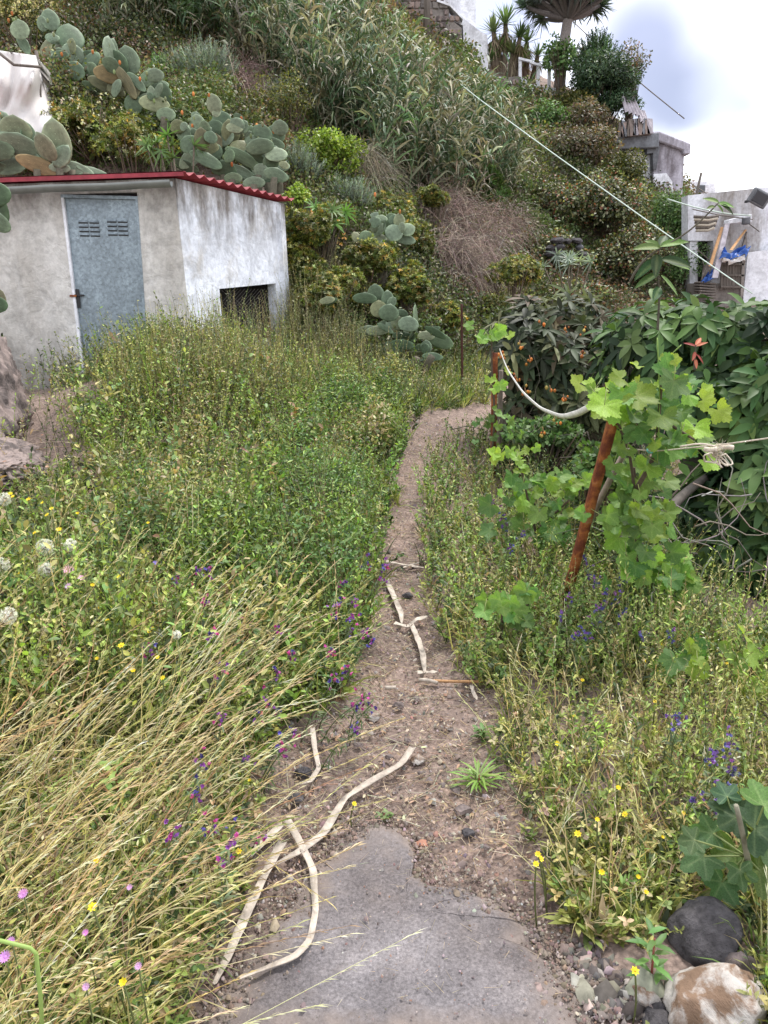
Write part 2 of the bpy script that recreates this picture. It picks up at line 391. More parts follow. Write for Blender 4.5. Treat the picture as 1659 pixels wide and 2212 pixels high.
def soil():
    m, t, b = mat('soil', .95, .15)
    n1 = noise(t, 1.3, 6, .6); n2 = noise(t, 14, 8, .7); n3 = noise(t, 90, 4, .7)
    c = ramp(t, n1.outputs[0], [(.3, (.16, .122, .105)), (.5, (.265, .20, .17)), (.7, (.34, .25, .205))])
    c2 = ramp(t, n2.outputs[0], [(.3, .55), (.5, .95), (.72, 1.35)])
    v = N(t, 'ShaderNodeTexVoronoi'); v.inputs['Scale'].default_value = 55; cc = N(t, 'ShaderNodeTexCoord'); L(t, cc.outputs['Object'], v.inputs['Vector'])
    vs = ramp(t, v.outputs['Distance'], [(.0, 1.35), (.35, 1.0), (.6, .6)])
    k = mixc(t, 1.0, c.outputs[0], c2.outputs[0], 'MULTIPLY'); k = mixc(t, .6, k, vs.outputs[0], 'MULTIPLY')
    L(t, k, b.inputs['Base Color'])
    a = bump(t, b, n2.outputs[0], .7, .03); a = bump(t, b, v.outputs['Distance'], .5, -.008, a); bump(t, b, n3.outputs[0], .5, .004, a)
    return m
def concrete():
    m, t, b = mat('old_concrete', .95, .2)
    n1 = noise(t, 3, 7, .65); n2 = noise(t, 110, 6, .8); n3 = noise(t, 1.2, 3, .5)
    c = ramp(t, n1.outputs[0], [(.3, (.10, .091, .092)), (.5, (.16, .146, .145)), (.68, (.24, .218, .212))])
    c3 = ramp(t, n3.outputs[0], [(.35, (.85, .8, .78)), (.6, (1.1, 1.12, 1.18))])
    c2 = ramp(t, n2.outputs[0], [(.34, .55), (.5, .98), (.66, 1.5)])
    k = mixc(t, 1.0, c.outputs[0], c2.outputs[0], 'MULTIPLY'); k = mixc(t, 1.0, k, c3.outputs[0], 'MULTIPLY')
    at_ = N(t, 'ShaderNodeAttribute', attribute_name='dust'); nd = noise(t, 7, 6, .65); ad = N(t, 'ShaderNodeMath', operation='ADD'); L(t, at_.outputs['Fac'], ad.inputs[0]); L(t, nd.outputs[0], ad.inputs[1]); rd = ramp(t, ad.outputs[0], [(.55, 0.0), (.95, 1.0)])
    n5 = noise(t, 30, 6, .7); dcol = ramp(t, n5.outputs[0], [(.3, (.14, .115, .102)), (.7, (.25, .205, .182))]); k = mixc(t, rd.outputs[0], k, dcol.outputs[0])
    L(t, k, b.inputs['Base Color']); a = bump(t, b, n1.outputs[0], .5, .03); bump(t, b, n2.outputs[0], .7, .005, a)
    return m
def plaster(name, base, stain, fac=(.35, .65), scale=1.4, drips=True, bs=.5, grime=None):
    m, t, b = mat(name, .9, .2)
    cc = N(t, 'ShaderNodeTexCoord'); mp = N(t, 'ShaderNodeMapping'); mp.inputs['Scale'].default_value = (1.6, 1.6, .45 if drips else 1.3); L(t, cc.outputs['Object'], mp.inputs[0])
    n1 = noise(t, scale, 9, .66, mp.outputs[0], .3); n2 = noise(t, 18, 7, .7); n3 = noise(t, 4.5, 6, .6, None, .8)
    f = ramp(t, n1.outputs[0], [(fac[0], 1.0), (fac[1], 0.0)])
    k = mixc(t, f.outputs[0], base, stain)
    if grime:      # rain stains with ragged lower ends under the eaves
        sx = N(t, 'ShaderNodeSeparateXYZ'); L(t, cc.outputs['Object'], sx.inputs[0]); mr = N(t, 'ShaderNodeMapRange'); mr.inputs[1].default_value = grime[0]; mr.inputs[2].default_value = grime[1]; L(t, sx.outputs['Z'], mr.inputs[0])
        mp2 = N(t, 'ShaderNodeMapping'); mp2.inputs['Scale'].default_value = (3.2, 3.2, 1.1); L(t, cc.outputs['Object'], mp2.inputs[0]); ng = noise(t, 1.4, 7, .65, mp2.outputs[0], .2)
        ma = N(t, 'ShaderNodeMath', operation='MULTIPLY'); rg = ramp(t, ng.outputs[0], [(.38, 0.0), (.62, 1.0)]); ad = N(t, 'ShaderNodeMath', operation='MULTIPLY'); L(t, mr.outputs[0], ad.inputs[0]); ad.inputs[1].default_value = 1.0
        m3 = N(t, 'ShaderNodeMapRange'); m3.inputs[1].default_value = 1.25; m3.inputs[2].default_value = .75; L(t, sx.outputs['Z'], m3.inputs[0]); mxx = N(t, 'ShaderNodeMath', operation='MAXIMUM'); L(t, ad.outputs[0], mxx.inputs[0]); L(t, m3.outputs[0], mxx.inputs[1]); L(t, mxx.outputs[0], ma.inputs[0]); L(t, rg.outputs[0], ma.inputs[1]); k = mixc(t, ma.outputs[0], k, (.21, .19, .175))
    c2 = ramp(t, n2.outputs[0], [(.3, .78), (.6, 1.1)]); k = mixc(t, 1.0, k, c2.outputs[0], 'MULTIPLY')
    c3 = ramp(t, n3.outputs[0], [(.35, .8), (.55, 1.04)]); k = mixc(t, 1.0, k, c3.outputs[0], 'MULTIPLY')
    L(t, k, b.inputs['Base Color']); a = bump(t, b, n3.outputs[0], bs, .03); bump(t, b, n2.outputs[0], bs * .8, .008, a)
    return m
def flat(name, col, rough=.7, spec=.3, metal=0, var=.25, scale=12, bstr=.3, bdist=.004):
    m, t, b = mat(name, rough, spec); b.inputs['Metallic'].default_value = metal
    n = noise(t, scale, 7, .65); r = ramp(t, n.outputs[0], [(.3, 1 - var), (.7, 1 + var)])
    L(t, mixc(t, 1.0, col, r.outputs[0], 'MULTIPLY'), b.inputs['Base Color'])
    if bstr: bump(t, b, n.outputs[0], bstr, bdist)
    return m
def rust():
    m, t, b = mat('rusty_steel', .75, .3)
    n = noise(t, 9, 8, .7); n2 = noise(t, 60, 4, .6)
    c = ramp(t, n.outputs[0], [(.3, (.06, .016, .010)), (.45, (.15, .04, .018)), (.57, (.32, .11, .03)), (.68, (.34, .24, .18))])
    L(t, c.outputs[0], b.inputs['Base Color']); a = bump(t, b, n.outputs[0], .5, .004); bump(t, b, n2.outputs[0], .4, .001, a)
    return m
def galv():
    m, t, b = mat('galvanised_sheet', .5, .4); b.inputs['Metallic'].default_value = .55
    v = N(t, 'ShaderNodeTexVoronoi'); v.inputs['Scale'].default_value = 42; cc = N(t, 'ShaderNodeTexCoord'); L(t, cc.outputs['Object'], v.inputs['Vector'])
    n = noise(t, 2.2, 6, .6); n2 = noise(t, 30, 6, .7)
    r = ramp(t, v.outputs['Color'], [(0, .72), (1, 1.25)]); r2 = ramp(t, n.outputs[0], [(.3, .7), (.7, 1.15)]); r3 = ramp(t, n2.outputs[0], [(.35, .75), (.6, 1.15)])
    k = mixc(t, 1.0, (.27, .325, .365), r.outputs[0], 'MULTIPLY'); k = mixc(t, 1.0, k, r2.outputs[0], 'MULTIPLY'); k = mixc(t, 1.0, k, r3.outputs[0], 'MULTIPLY')
    L(t, k, b.inputs['Base Color']); bump(t, b, n.outputs[0], .2, .01)
    rr = ramp(t, n2.outputs[0], [(.3, .42), (.7, .65)]); L(t, rr.outputs[0], b.inputs['Roughness'])
    return m
def cactus_mat():
    m, t, b = mat('cactus_skin', .6, .3)
    oi = N(t, 'ShaderNodeObjectInfo'); n = noise(t, 6, 6, .6); cc = N(t, 'ShaderNodeTexCoord')
    v = N(t, 'ShaderNodeTexVoronoi'); v.inputs['Scale'].default_value = 9; v.inputs['Randomness'].default_value = .3; L(t, cc.outputs['Object'], v.inputs['Vector'])
    base = ramp(t, oi.outputs['Random'], [(0, (.065, .105, .055)), (.4, (.11, .155, .095)), (.8, (.17, .22, .15)), (1.0, (.17, .18, .09))])
    att = N(t, 'ShaderNodeAttribute', attribute_name='Col')
    k = mixc(t, 1.0, base.outputs[0], att.outputs['Color'], 'MULTIPLY')
    r = ramp(t, n.outputs[0], [(.3, .62), (.68, 1.25)]); k = mixc(t, 1.0, k, r.outputs[0], 'MULTIPLY')
    d = ramp(t, v.outputs['Distance'], [(.10, 1.9), (.16, .75), (.26, 1.0)]); k = mixc(t, .8, k, d.outputs[0], 'MULTIPLY')
    n2 = noise(t, 3.1, 3, .5); s = ramp(t, n2.outputs[0], [(.66, 0.0), (.72, 1.0)]); k = mixc(t, s.outputs[0], k, (.2, .15, .08))
    L(t, k, b.inputs['Base Color']); bump(t, b, d.outputs[0], .3, .006)
    return m
def wood(name, col, var=.4):
    m, t, b = mat(name, .85, .2)
    cc = N(t, 'ShaderNodeTexCoord'); mp = N(t, 'ShaderNodeMapping'); mp.inputs['Scale'].default_value = (14, 14, 1.2); L(t, cc.outputs['Object'], mp.inputs[0])
    n = noise(t, 2.5, 8, .7, mp.outputs[0]); r = ramp(t, n.outputs[0], [(.3, 1 - var), (.7, 1 + var)])
    L(t, mixc(t, 1.0, col, r.outputs[0], 'MULTIPLY'), b.inputs['Base Color']); bump(t, b, n.outputs[0], .5, .006)
    return m
M_SOIL = soil(); M_CONC = concrete(); M_RUST = rust(); M_GALV = galv(); M_CACT = cactus_mat()
M_WALL_F = plaster('front_plaster', (.64, .625, .605), (.46, .435, .405), (.36, .62), 1.5, True, 1.0, (2.3, 2.75))
M_WALL_S = plaster('side_whitewash', (.76, .79, .86), (.56, .53, .49), (.34, .50), 1.0, False, .7, (2.05, 2.6))
M_RED = flat('red_roof_sheet', (.27, .036, .05), .6, .3, 0, .35, 9, .2)
M_GUT = flat('grey_gutter', (.20, .21, .20), .5, .4, .2, .2, 5, .1)
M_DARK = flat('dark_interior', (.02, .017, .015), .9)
M_IRON = flat('black_iron', (.02, .02, .022), .5, .4)
M_WHITE = plaster('white_render', (.78, .79, .84), (.5, .5, .53), (.35, .5), .6, True, .15)
M_OLDW = plaster('old_whitewash', (.68, .69, .74), (.27, .245, .23), (.40, .56), .7, True, .4)
M_STAIN = plaster('stained_render', (.46, .44, .50), (.20, .18, .20), (.40, .58), 1.6, True, .4)
M_GREYC = plaster('grey_concrete_band', (.20, .21, .23), (.12, .12, .13), (.4, .6), 1.2, False, .3)
M_STW = plaster('stone_wall_mortar', (.27, .24, .22), (.15, .135, .125), (.4, .6), 1.5, False, .7)
M_BLOCK = plaster('reddish_block', (.33, .25, .22), (.20, .165, .15), (.38, .6), 1.8, False, .5)
M_GREYW = wood('grey_old_wood', (.14, .12, .105)); M_ORW = wood('fresh_orange_wood', (.42, .24, .12), .25)
M_STRAP = flat('bleached_leaf_strip', (.42, .365, .31), .85, .2, 0, .55, 16, .8, .004)
M_ROPE = flat('pale_rope', (.50, .58, .52), .8, .2, 0, .3, 120, .6, .002)
M_STRING = flat('sisal_string', (.52, .46, .38), .85, .2, 0, .35, 90, .6, .002)
M_ROCK = flat('grey_boulder', (.075, .07, .074), .9, .2, 0, .55, 34, 1.0, .02)
M_ROCK2 = plaster('pale_boulder', (.42, .39, .36), (.19, .125, .085), (.44, .54), 6, False, 1.0)
M_ROCKP = plaster('pinkish_rock_face', (.25, .20, .185), (.11, .092, .088), (.42, .56), 5, False, 1.0)
M_BLUE = flat('blue_tarp', (.03, .10, .36), .5, .4, 0, .35, 5, .4, .02)
M_NET = flat('pale_net_sheet', (.62, .59, .575), .85, .2, 0, .10, 3, .6, .02)
M_GLASS = flat('dark_window_glass', (.05, .055, .065), .15, .5, 0, .1, 3, 0)
M_TINF = flat('corrugated_old_sheet', (.36, .33, .36), .7, .3, .1, .35, 7, .3, .01)

# ------------------------------------------------------------------ ground sheet
def ground():
    xs = np.concatenate([[-400, -120, -50, -28], np.arange(-18, -4, .3), np.arange(-4, 4, .045), np.arange(4, 26, .3), [34, 60, 130, 400]])
    ys = np.concatenate([[-120, -30, -8], np.arange(-4, 1, .3), np.arange(1, 6, .04), np.arange(6, 12, .1), np.arange(12, 34, .3), [40, 60, 130, 600]])
    X, Y = np.meshgrid(xs, ys); Z = H(X, Y)
    near = (np.abs(X) < 4) & (Y > 1) & (Y < 12)
    Z = Z + np.where(near, .012 * vnoise(X * 11, Y * 11, 8) + .006 * vnoise(X * 27, Y * 27, 9), 0)
    pd = path_d(X, Y); Z = np.where(near, Z + .035 * np.clip(pd / .2, 0, 1) , Z)
    V = np.stack([X, Y, Z], -1).reshape(-1, 3); ny, nx = X.shape
    idx = np.arange(ny * nx).reshape(ny, nx)
    F = np.stack([idx[:-1, :-1], idx[:-1, 1:], idx[1:, 1:], idx[1:, :-1]], -1).reshape(-1, 4)
    me = bpy.data.meshes.new('ground'); me.from_pydata(V.tolist(), [], F.tolist()); me.polygons.foreach_set('use_smooth', np.ones(len(F), bool)); me.materials.append(M_SOIL)
    o = bpy.data.objects.new('ground', me); COL.objects.link(o); tag(o, kind='structure')
ground()

# old concrete slab in the foreground of the path
def slab():
    out = [(380, 2330), (470, 2190), (520, 2080), (600, 1990), (650, 1930), (690, 1860), (735, 1800), (800, 1778), (880, 1790), (905, 1840), (890, 1880), (940, 1905), (1030, 1925), (1090, 1955), (1130, 1990), (1190, 2040), (1215, 2100), (1262, 2180), (1330, 2330)]
    w = hit([a for a, b in out], [b for a, b in out])[:, :2]; c = w.mean(0)
    n = 150; k = np.linspace(0, len(w), n, endpoint=False); i = k.astype(int); f = (k - i)[:, None]
    ring = w[i] * (1 - f) + w[(i + 1) % len(w)] * f
    ring += .022 * np.stack([vnoise(k * 1.1, k * 0 + 3, 1), vnoise(k * 1.1, k * 0 + 9, 2)], 1) + .01 * np.stack([vnoise(k * 4.1, k * 0 + 3, 1), vnoise(k * 4.1, k * 0 + 9, 2)], 1)
    R = 40; V = []; F = []
    for r in range(R + 1):
        s = 1 - (1 - r / R) ** 1.0
        p = c + (ring - c) * max(s, .002)
        z = H(p[:, 0], p[:, 1]) + .023 + .008 * vnoise(p[:, 0] * 6, p[:, 1] * 6, 4) + .004 * vnoise(p[:, 0] * 40, p[:, 1] * 40, 6)
        z -= .022 * np.clip((r / R - .70) / .30, 0, 1) ** 1.5 * (1.1 + .5 * vnoise(p[:, 0] * 9, p[:, 1] * 9, 12))
        V += [tuple(q) for q in np.column_stack([p, z])]
    p = c + (ring - c) * 1.012
    V += [tuple(q) for q in np.column_stack([p, H(p[:, 0], p[:, 1]) - .05])]
    for r in range(R + 1):
        for a in range(n):
            b = (a + 1) % n; F.append((r * n + a, r * n + b, (r + 1) * n + b, (r + 1) * n + a))
    me = bpy.data.meshes.new('path_slab'); me.from_pydata(V, [], F); me.polygons.foreach_set('use_smooth', np.ones(len(F), bool)); me.materials.append(M_CONC)
    da = me.attributes.new('dust', 'FLOAT', 'POINT'); vr = np.minimum(np.arange(len(V)) // n, R) / R; vy = np.array([q[1] for q in V]); da.data.foreach_set('value', np.clip(np.maximum((vr - .64) / .36 * .70, (vy - 1.80) * 1.1), 0, .66).astype(np.float32))
    o = bpy.data.objects.new('path', me); COL.objects.link(o); tag(o, kind='structure')
    return w
SLAB = slab()

# ------------------------------------------------------------------ shed
YF = 8.2
def build_shed():
    s = empty('garden_shed', at(240, 830, YF), 'small whitewashed masonry shed with red sheet roof and grey metal door', 'shed')
    # front wall in the plane y = YF, corner at c0, side wall runs back to c1
    zb = .3; c0 = at(383, 420, YF); c1 = at(621, 560, 10.3)
    ztl = at(0, 398, YF)[2]; ztr = at(380, 385, YF)[2]; zts = at(622, 440, 10.3)[2]
    xl = -6.5
    zt_at = lambda x: ztr + (ztl - ztr) * (c0[0] - x) / (c0[0] - at(0, 400, YF)[0])
    dl, dr_ = at(150, 600, YF)[0], at(310, 600, YF)[0]
    # door opening (slightly leaning old frame)
    D = [at(180, 832, YF), at(325, 832, YF), at(297, 424, YF), at(131, 420, YF)]
    zd = D[0][2]
    th = np.array([0, .2, 0])
    prism('wall', [(xl, YF, zb), (D[0][0], YF, zb), (D[0][0], YF, D[0][2]), (D[3][0], YF, D[3][2]), (D[3][0], YF, zt_at(D[3][0])), (xl, YF, zt_at(xl))], th, M_WALL_F, s)
    prism('wall', [(D[3][0] + .001, YF, D[3][2]), (D[2][0] - .001, YF, D[3][2]), (D[2][0] - .001, YF, zt_at(D[2][0])), (D[3][0] + .001, YF, zt_at(D[3][0]))], th, M_WALL_F, s)
    prism('wall', [(D[1][0], YF, zb), (c0[0] + .03, YF, zb), (c0[0] - .02, YF, ztr), (D[2][0], YF, zt_at(D[2][0])), (D[2][0], YF, D[3][2]), (D[1][0], YF, D[1][2])], th, M_WALL_F, s)
    prism('door_sill', [(D[0][0] - .05, YF - .06, zd - .12), (D[1][0] + .05, YF - .06, zd - .12), (D[1][0] + .05, YF - .06, zd - .02), (D[0][0] - .05, YF - .06, zd - .02)], (0, .2, 0), M_STW, s)
    # side wall with a window opening, built from four pieces round the hole
    a = np.array([c0[0] - .002, YF + .003, 0]); b = np.array([c1[0], c1[1], 0]); dirw = (b - a) / np.linalg.norm(b - a); Lw = np.linalg.norm(b - a); nin = np.array([-dirw[1], dirw[0], 0]) * .12
    def sp(t, z): return a + (b - a) * t + np.array([0, 0, z])
    zt = lambda t: ztr + (zts - ztr) * t
    def along(px, py):     # position along the side wall of a picture ray
        d = ray(np.array(px), np.array(py)); A = np.array([[d[0], -(b - a)[0]], [d[1], -(b - a)[1]]]); q = np.linalg.solve(A, (a - CAM)[:2]); return q[1], CAM[2] + d[2] * q[0]
    t0, z0 = along(474, 624); t1, z1 = along(596, 612); _, zb0 = along(474, 745)
    prism('wall', [sp(0, zb), sp(t0, zb), sp(t0, zt(t0)), sp(0, zt(0))], nin, M_WALL_S, s)
    prism('wall', [sp(t0, z0), sp(t1, z1), sp(t1, zt(t1)), sp(t0, zt(t0))], nin, M_WALL_S, s)
    prism('wall', [sp(t0, zb), sp(t1, zb), sp(t1, zb0), sp(t0, zb0)], nin, M_WALL_S, s)
    prism('wall', [sp(t1, zb), sp(1, zb), sp(1, zt(1)), sp(t1, zt(t1))], nin, M_WALL_S, s)
    prism('wall', [(xl, 10.3, zb), (c1[0] - .03, 10.3, zb), (c1[0] - .03, 10.3, zts - .03), (xl, 10.3, zts + .1)], (0, -.2, 0), M_WALL_S, s)
    # window: frame, wire mesh
    w = prism('window', [sp(t0, z0) + nin * .3, sp(t0 + .02, z0) + nin * .3, sp(t0 + .02, zb0) + nin * .3, sp(t0, zb0) + nin * .3], nin * .15, M_GREYW, s)
    cl = Cloud(); cc = np.array((.12, .11, .10))
    for k in range(34):
        for sg in (1, -1):
            u0_ = -1 + 2 * k / 33
            q = []
            for v in np.linspace(0, 1, 5):
                uu = u0_ + sg * v * .9
                if 0 <= uu <= 1: q.append(sp(t0 + (t1 - t0) * uu, zb0 + (z0 - zb0) * v) + nin * .2)
            if len(q) > 1: V, f = tube(q, .0022, 3); cl.add(V, f, cc)
    o = cl.build('wire_mesh', M_BARK, None); o.parent = w; o.matrix_parent_inverse = Matrix.Translation(-s.location)@Matrix.Identity(4) if False else Matrix.Identity(4)
    o.parent = None; keep(o, s); tag(o, kind='stuff')
    qi = nin * 2.6
    prism('interior_shade_panel', [sp(.03, zb) + qi, sp(.97, zb) + qi, sp(.97, zt(.97) - .02) + qi, sp(.03, zt(.03) - .02) + qi], nin * .1, M_DARK, s)  # added dark panels: shade of the shed interior painted behind the window
    prism('interior_shade_panel', [sp(0.02, .35) + nin * 1.1, sp(.98, .35) + nin * 1.1, sp(.98, .35) + nin * 14, sp(0.02, .35) + nin * 14], (0, 0, .5), M_DARK, s)
    prism('interior_shade_panel', [(c0[0] - 1.5, 10.07, zb), (c1[0] - .12, 10.07, zb), (c1[0] - .12, 10.07, zts - .1), (c0[0] - 1.5, 10.07, zts - .1)], (0, -.03, 0), M_DARK, s)
    # roof: ribbed red sheet, ribs along x so that the side edge shows teeth
    ov = .09; ca = np.array([c0[0] + .10, YF - ov, ztr + .022]); cb = np.array([c1[0] + .12, c1[1] + .1, zts + .035])
    ns = 60; V = []; zl = ztl - ztr
    for j in range(ns * 4 + 1):
        t = j / (ns * 4); ph = (t * 13 + .5) % 1
        rib = .042 * (1 - abs(2 * ph - 1)) ** 1.3
        e = ca + (cb - ca) * t + np.array([0, 0, rib if t > .02 else .03])
        l = np.array([xl - .1, e[1], e[2] + (zt_at(xl) - ztr)])
        V.append((l, e))
    cl = Cloud(); m = len(V); VV = np.array([p for pr in V for p in pr]); lo = VV - np.array([0, 0, .006])
    f = [(2 * j, 2 * j + 1, 2 * j + 3, 2 * j + 2) for j in range(m - 1)]; f2 = [tuple(x + 2 * m for x in q[::-1]) for q in f]
    rim = [(2 * j + 1, 2 * j + 1 + 2 * m, 2 * j + 3 + 2 * m, 2 * j + 3) for j in range(m - 1)]
    cl.add(np.concatenate([VV, lo]), f + f2 + rim, np.array((.4, .05, .05))); rf = cl.build('roof', M_RED, s)
    prism('roof_trim', [(xl, YF - ov - .012, zt_at(xl) + .0), (ca[0], YF - ov - .012, ztr + .005), (ca[0], YF - ov - .012, ztr + .042), (xl, YF - ov - .012, zt_at(xl) + .046)], (0, .01, 0), M_RED, s)
    0 and prism('rafter', [a + np.array([.005, .02, ztr - .05]), b + np.array([.005, 0, zts - .05]), b + np.array([.005, 0, zts + .02]), a + np.array([.005, .02, ztr + .02])], (.05, -.02, 0), M_GREYW, s)
    # gutter: half round trough
    gz0 = at(0, 412, YF - .2)[2]; gz1 = at(368, 397, YF - .2)[2]; gx1 = at(368, 392, YF - .2)[0]; gx0 = at(0, 405, YF - .2)[0]
    gV = []; nseg = 16
    for k in range(nseg + 1):
        x = xl + (gx1 - xl) * k / nseg; z = gz1 + (gz0 - gz1) * (gx1 - x) / (gx1 - gx0) + .004 * sin(k * 1.7)
        for rr in (.062, .057):
            for q in range(9):
                an = pi + pi * q / 8; gV.append((x, YF - .17 + cos(an) * rr, z + .03 + sin(an) * rr))
    f = []
    for k in range(nseg):
        for q in range(8):
            i = k * 18 + q; f.append((i, i + 1, i + 19, i + 18)); i += 9; f.append((i, i + 18, i + 19, i + 1))
        f.append((k * 18, k * 18 + 18, k * 18 + 27, k * 18 + 9)); f.append((k * 18 + 8, k * 18 + 17, k * 18 + 35, k * 18 + 26))
    cl = Cloud(); cl.add(np.array(gV), f, np.array((.2, .2, .2))); cl.build('gutter', M_GUT, s, smooth=True)
    # door, louvres, bolt
    off = np.array([0, .05, 0])
    frm = []
    for i0, i1 in ((0, 3), (2, 1), (3, 2)):
        p, q = D[i0], D[i1]
        dx = .03 if i0 != 3 else 0
        if i0 == 3: pts = [p + (0, -.006, 0), q + (0, -.006, 0), q + np.array([0, -.006, -.03]), p + np.array([0, -.006, -.03])]
        else:
            sg = 1 if i0 == 0 else -1
            pts = [p + (0, -.004, 0), q + (0, -.004, 0), q + np.array([sg * .025, -.004, 0]), p + np.array([sg * .025, -.004, 0])]
        prism('door_frame', pts, (0, .05, 0), M_GALV if i0 else M_WHITE, s)
    def dp(u, v, o=0.0):   # point on door, u across, v up
        lo_ = D[0] * (1 - u) + D[1] * u; hi = D[3] * (1 - u) + D[2] * u; p = lo_ * (1 - v) + hi * v; p = p.copy(); p[1] = YF + .03 - o; return p
    door = prism('door', [dp(.03, .0), dp(.97, .0), dp(.965, .985), dp(.035, .985)], (0, .035, 0), M_GALV, s, .003)
    def sub(o): o.parent = None; o.parent = door; o.matrix_parent_inverse = Matrix.Identity(4); return o
    for (u0_, v0, rows) in ((.18, .875, 3), (.56, .882, 3), (.16, .08, 3)):
        for r_ in range(rows + 1):
            for c_ in range(2):
                u = u0_ + c_ * .145; v = v0 - r_ * .022
                q = [dp(u, v, .008), dp(u + .125, v, .008), dp(u + .125, v - .009, .016), dp(u, v - .009, .016)]
                o = prism('louvre', q, (0, .006, 0), M_GALV, None); sub(o)
                o = prism('louvre_slot', [dp(u, v - .0105, .0035), dp(u + .125, v - .0105, .0035), dp(u + .125, v - .0165, .0035), dp(u, v - .0165, .0035)], (0, .004, 0), M_IRON, None); sub(o)
    h = prism('door_handle', [dp(.04, .42, .02), dp(.085, .42, .02), dp(.085, .52, .02), dp(.04, .52, .02)], (0, .015, 0), M_IRON, None, .002); sub(h)
    h = prism('bolt', [dp(.02, .482, .035), dp(.16, .482, .035), dp(.16, .492, .035), dp(.02, .492, .035)], (0, .014, 0), M_IRON, None, .002); sub(h)
    for v in (.12, .80):
        h = prism('hinge', [dp(.965, v, .02), dp(.995, v, .02), dp(.995, v + .05, .02), dp(.965, v + .05, .02)], (0, .02, 0), M_IRON, None, .002); sub(h)
    prism('bolt_catch', [at(152, 637, YF) , at(166, 637, YF), at(166, 641, YF), at(152, 641, YF)], (0, -.02, 0), M_RUST, s)
    return s
shed = build_shed()

# ------------------------------------------------------------------ prickly pears
def pad_mesh(name, tone):
    V = []; F = []; C = []; nu, nv = 14, 7
    V.append((0, 0, 0)); C.append(tone)
    for j in range(1, nv):
        t = j / nv; 
        w = (sin(pi * t ** .8)) ** .62 * .5 * (0.82 + .25 * t); th = .075 * sin(pi * t) ** .6 + .02
        for i in range(nu):
            a = 2 * pi * i / nu; e = abs(cos(a)) ** 6
            V.append((cos(a) * w, sin(a) * th * (1 - .4 * e), t)); C.append(tuple(c * (.9 + .75 * e) for c in tone))
    V.append((0, 0, 1)); C.append(tone); n = len(V) - 1
    for i in range(nu): F.append((0, 1 + (i + 1) % nu, 1 + i)); F.append((n, n - nu + i, n - nu + (i + 1) % nu))
    for j in range(nv - 2):
        for i in range(nu):
            b = (i + 1) % nu; F.append((1 + j * nu + i, 1 + j * nu + b, 1 + (j + 1) * nu + b, 1 + (j + 1) * nu + i))
    cl = Cloud(); cl.add(np.array(V), F, np.array(C)[None]); me = cl.mesh(name, M_CACT, True); return me
PAD = pad_mesh('pad', (1, 1, 1)); PAD_B = pad_mesh('pad_brown', (1.05, .72, .6)); PAD_L = pad_mesh('pad_light', (1.25, 1.2, 1.15))
def cactus(label, pads, Y, group='prickly pears on the slope', jy=.22, spread_base=None):
    px = np.array([p[0] for p in pads]); py = np.array([p[1] for p in pads])
    bx = float(px.mean()); bp = at(bx, float(py.max()), Y); bp = np.array([bp[0], Y, float(H(bp[0], Y))])
    r = empty('prickly_pear', bp, label, 'cactus', group)
    zs = []; base_pads = list(pads)
    if len(pads) > 12:
        for p in base_pads:
            if rng.random() < .6: pads = pads + [(p[0] + rng.normal(0, p[3] * .55), p[1] + rng.normal(0, p[2] * .3) - p[2] * .05, p[2] * rng.uniform(.5, .85), p[3] * rng.uniform(.5, .85), rng.uniform(-50, 50))]
    for k, p in enumerate(pads):
        cx, cy, ln, wd, ang = p[:5]; kind = p[5] if len(p) > 5 else ''
        y = Y + rng.uniform(-jy, jy) - (cy - py.min()) / max(py.max() - py.min(), 1) * .2
        a = radians(ang); hl = ln / 2
        b = at(cx - sin(a) * hl, cy + cos(a) * hl, y)
        o = link('pad', PAD_B if kind == 'b' else (PAD_L if kind == 'l' else PAD), r)
        edge = wd / ln < .35
        Lm = pxm(ln, y) * 1.04; Wm = pxm(wd, y) * 1.08
        yaw = rng.uniform(-.5, .5)
        if edge: yaw = 1.35; Wm = Lm * .6
        tilt = rng.uniform(-.6, .35)
        o.location = Vector([float(v) for v in (b - bp)]); 
        o.rotation_mode = 'QUATERNION'
        M = Matrix.Rotation(a, 3, 'Y') @ Matrix.Rotation(tilt, 3, 'X') @ Matrix.Rotation(yaw, 3, 'Z')
        o.rotation_quaternion = M.to_quaternion(); o.scale = (Wm * .86 / .52, Lm * rng.uniform(.4, .6), Lm * .96)
        zs.append(b)
    fc = Cloud()
    for q in zs[::3]:
        for _ in range(rng.integers(0, 3)):
            o_ = q + np.array([rng.normal(0, .06), -.02, rng.uniform(.18, .34)]); V_, f_ = tube([o_ + [0, 0, u] for u in (0, .02, .045, .06)], [.008, .018, .018, .008], 6); fc.add(V_, f_, pal(1, [(1, (.45, .16, .05)), (2, (.16, .2, .09))]))
    if fc.n: tag(fc.build('cactus_fruit', M_BARK, r, True), kind='stuff')
    # woody stem and old pads carrying the visible ones
    zs = np.array(zs); low = zs[np.argsort(zs[:, 2])[:max(2, len(zs) // 6)]]
    for q in low:
        f = np.array([q[0] * .8 + bp[0] * .2, q[1] + .1, float(H(q[0], q[1] + .1)) - .05])
        bp[1] < 8 or tube_obj('stem', [f, (f + q) / 2 + rng.normal(0, .04, 3), q + np.array([0, 0, .06])], .07, M_BARK, r, 7, (.12, .11, .08), 7, .045)
    return r
z3 = lambda L_: [(a / 3, b / 3, l / 3, w / 3, g, *k) for a, b, l, w, g, *k in L_]
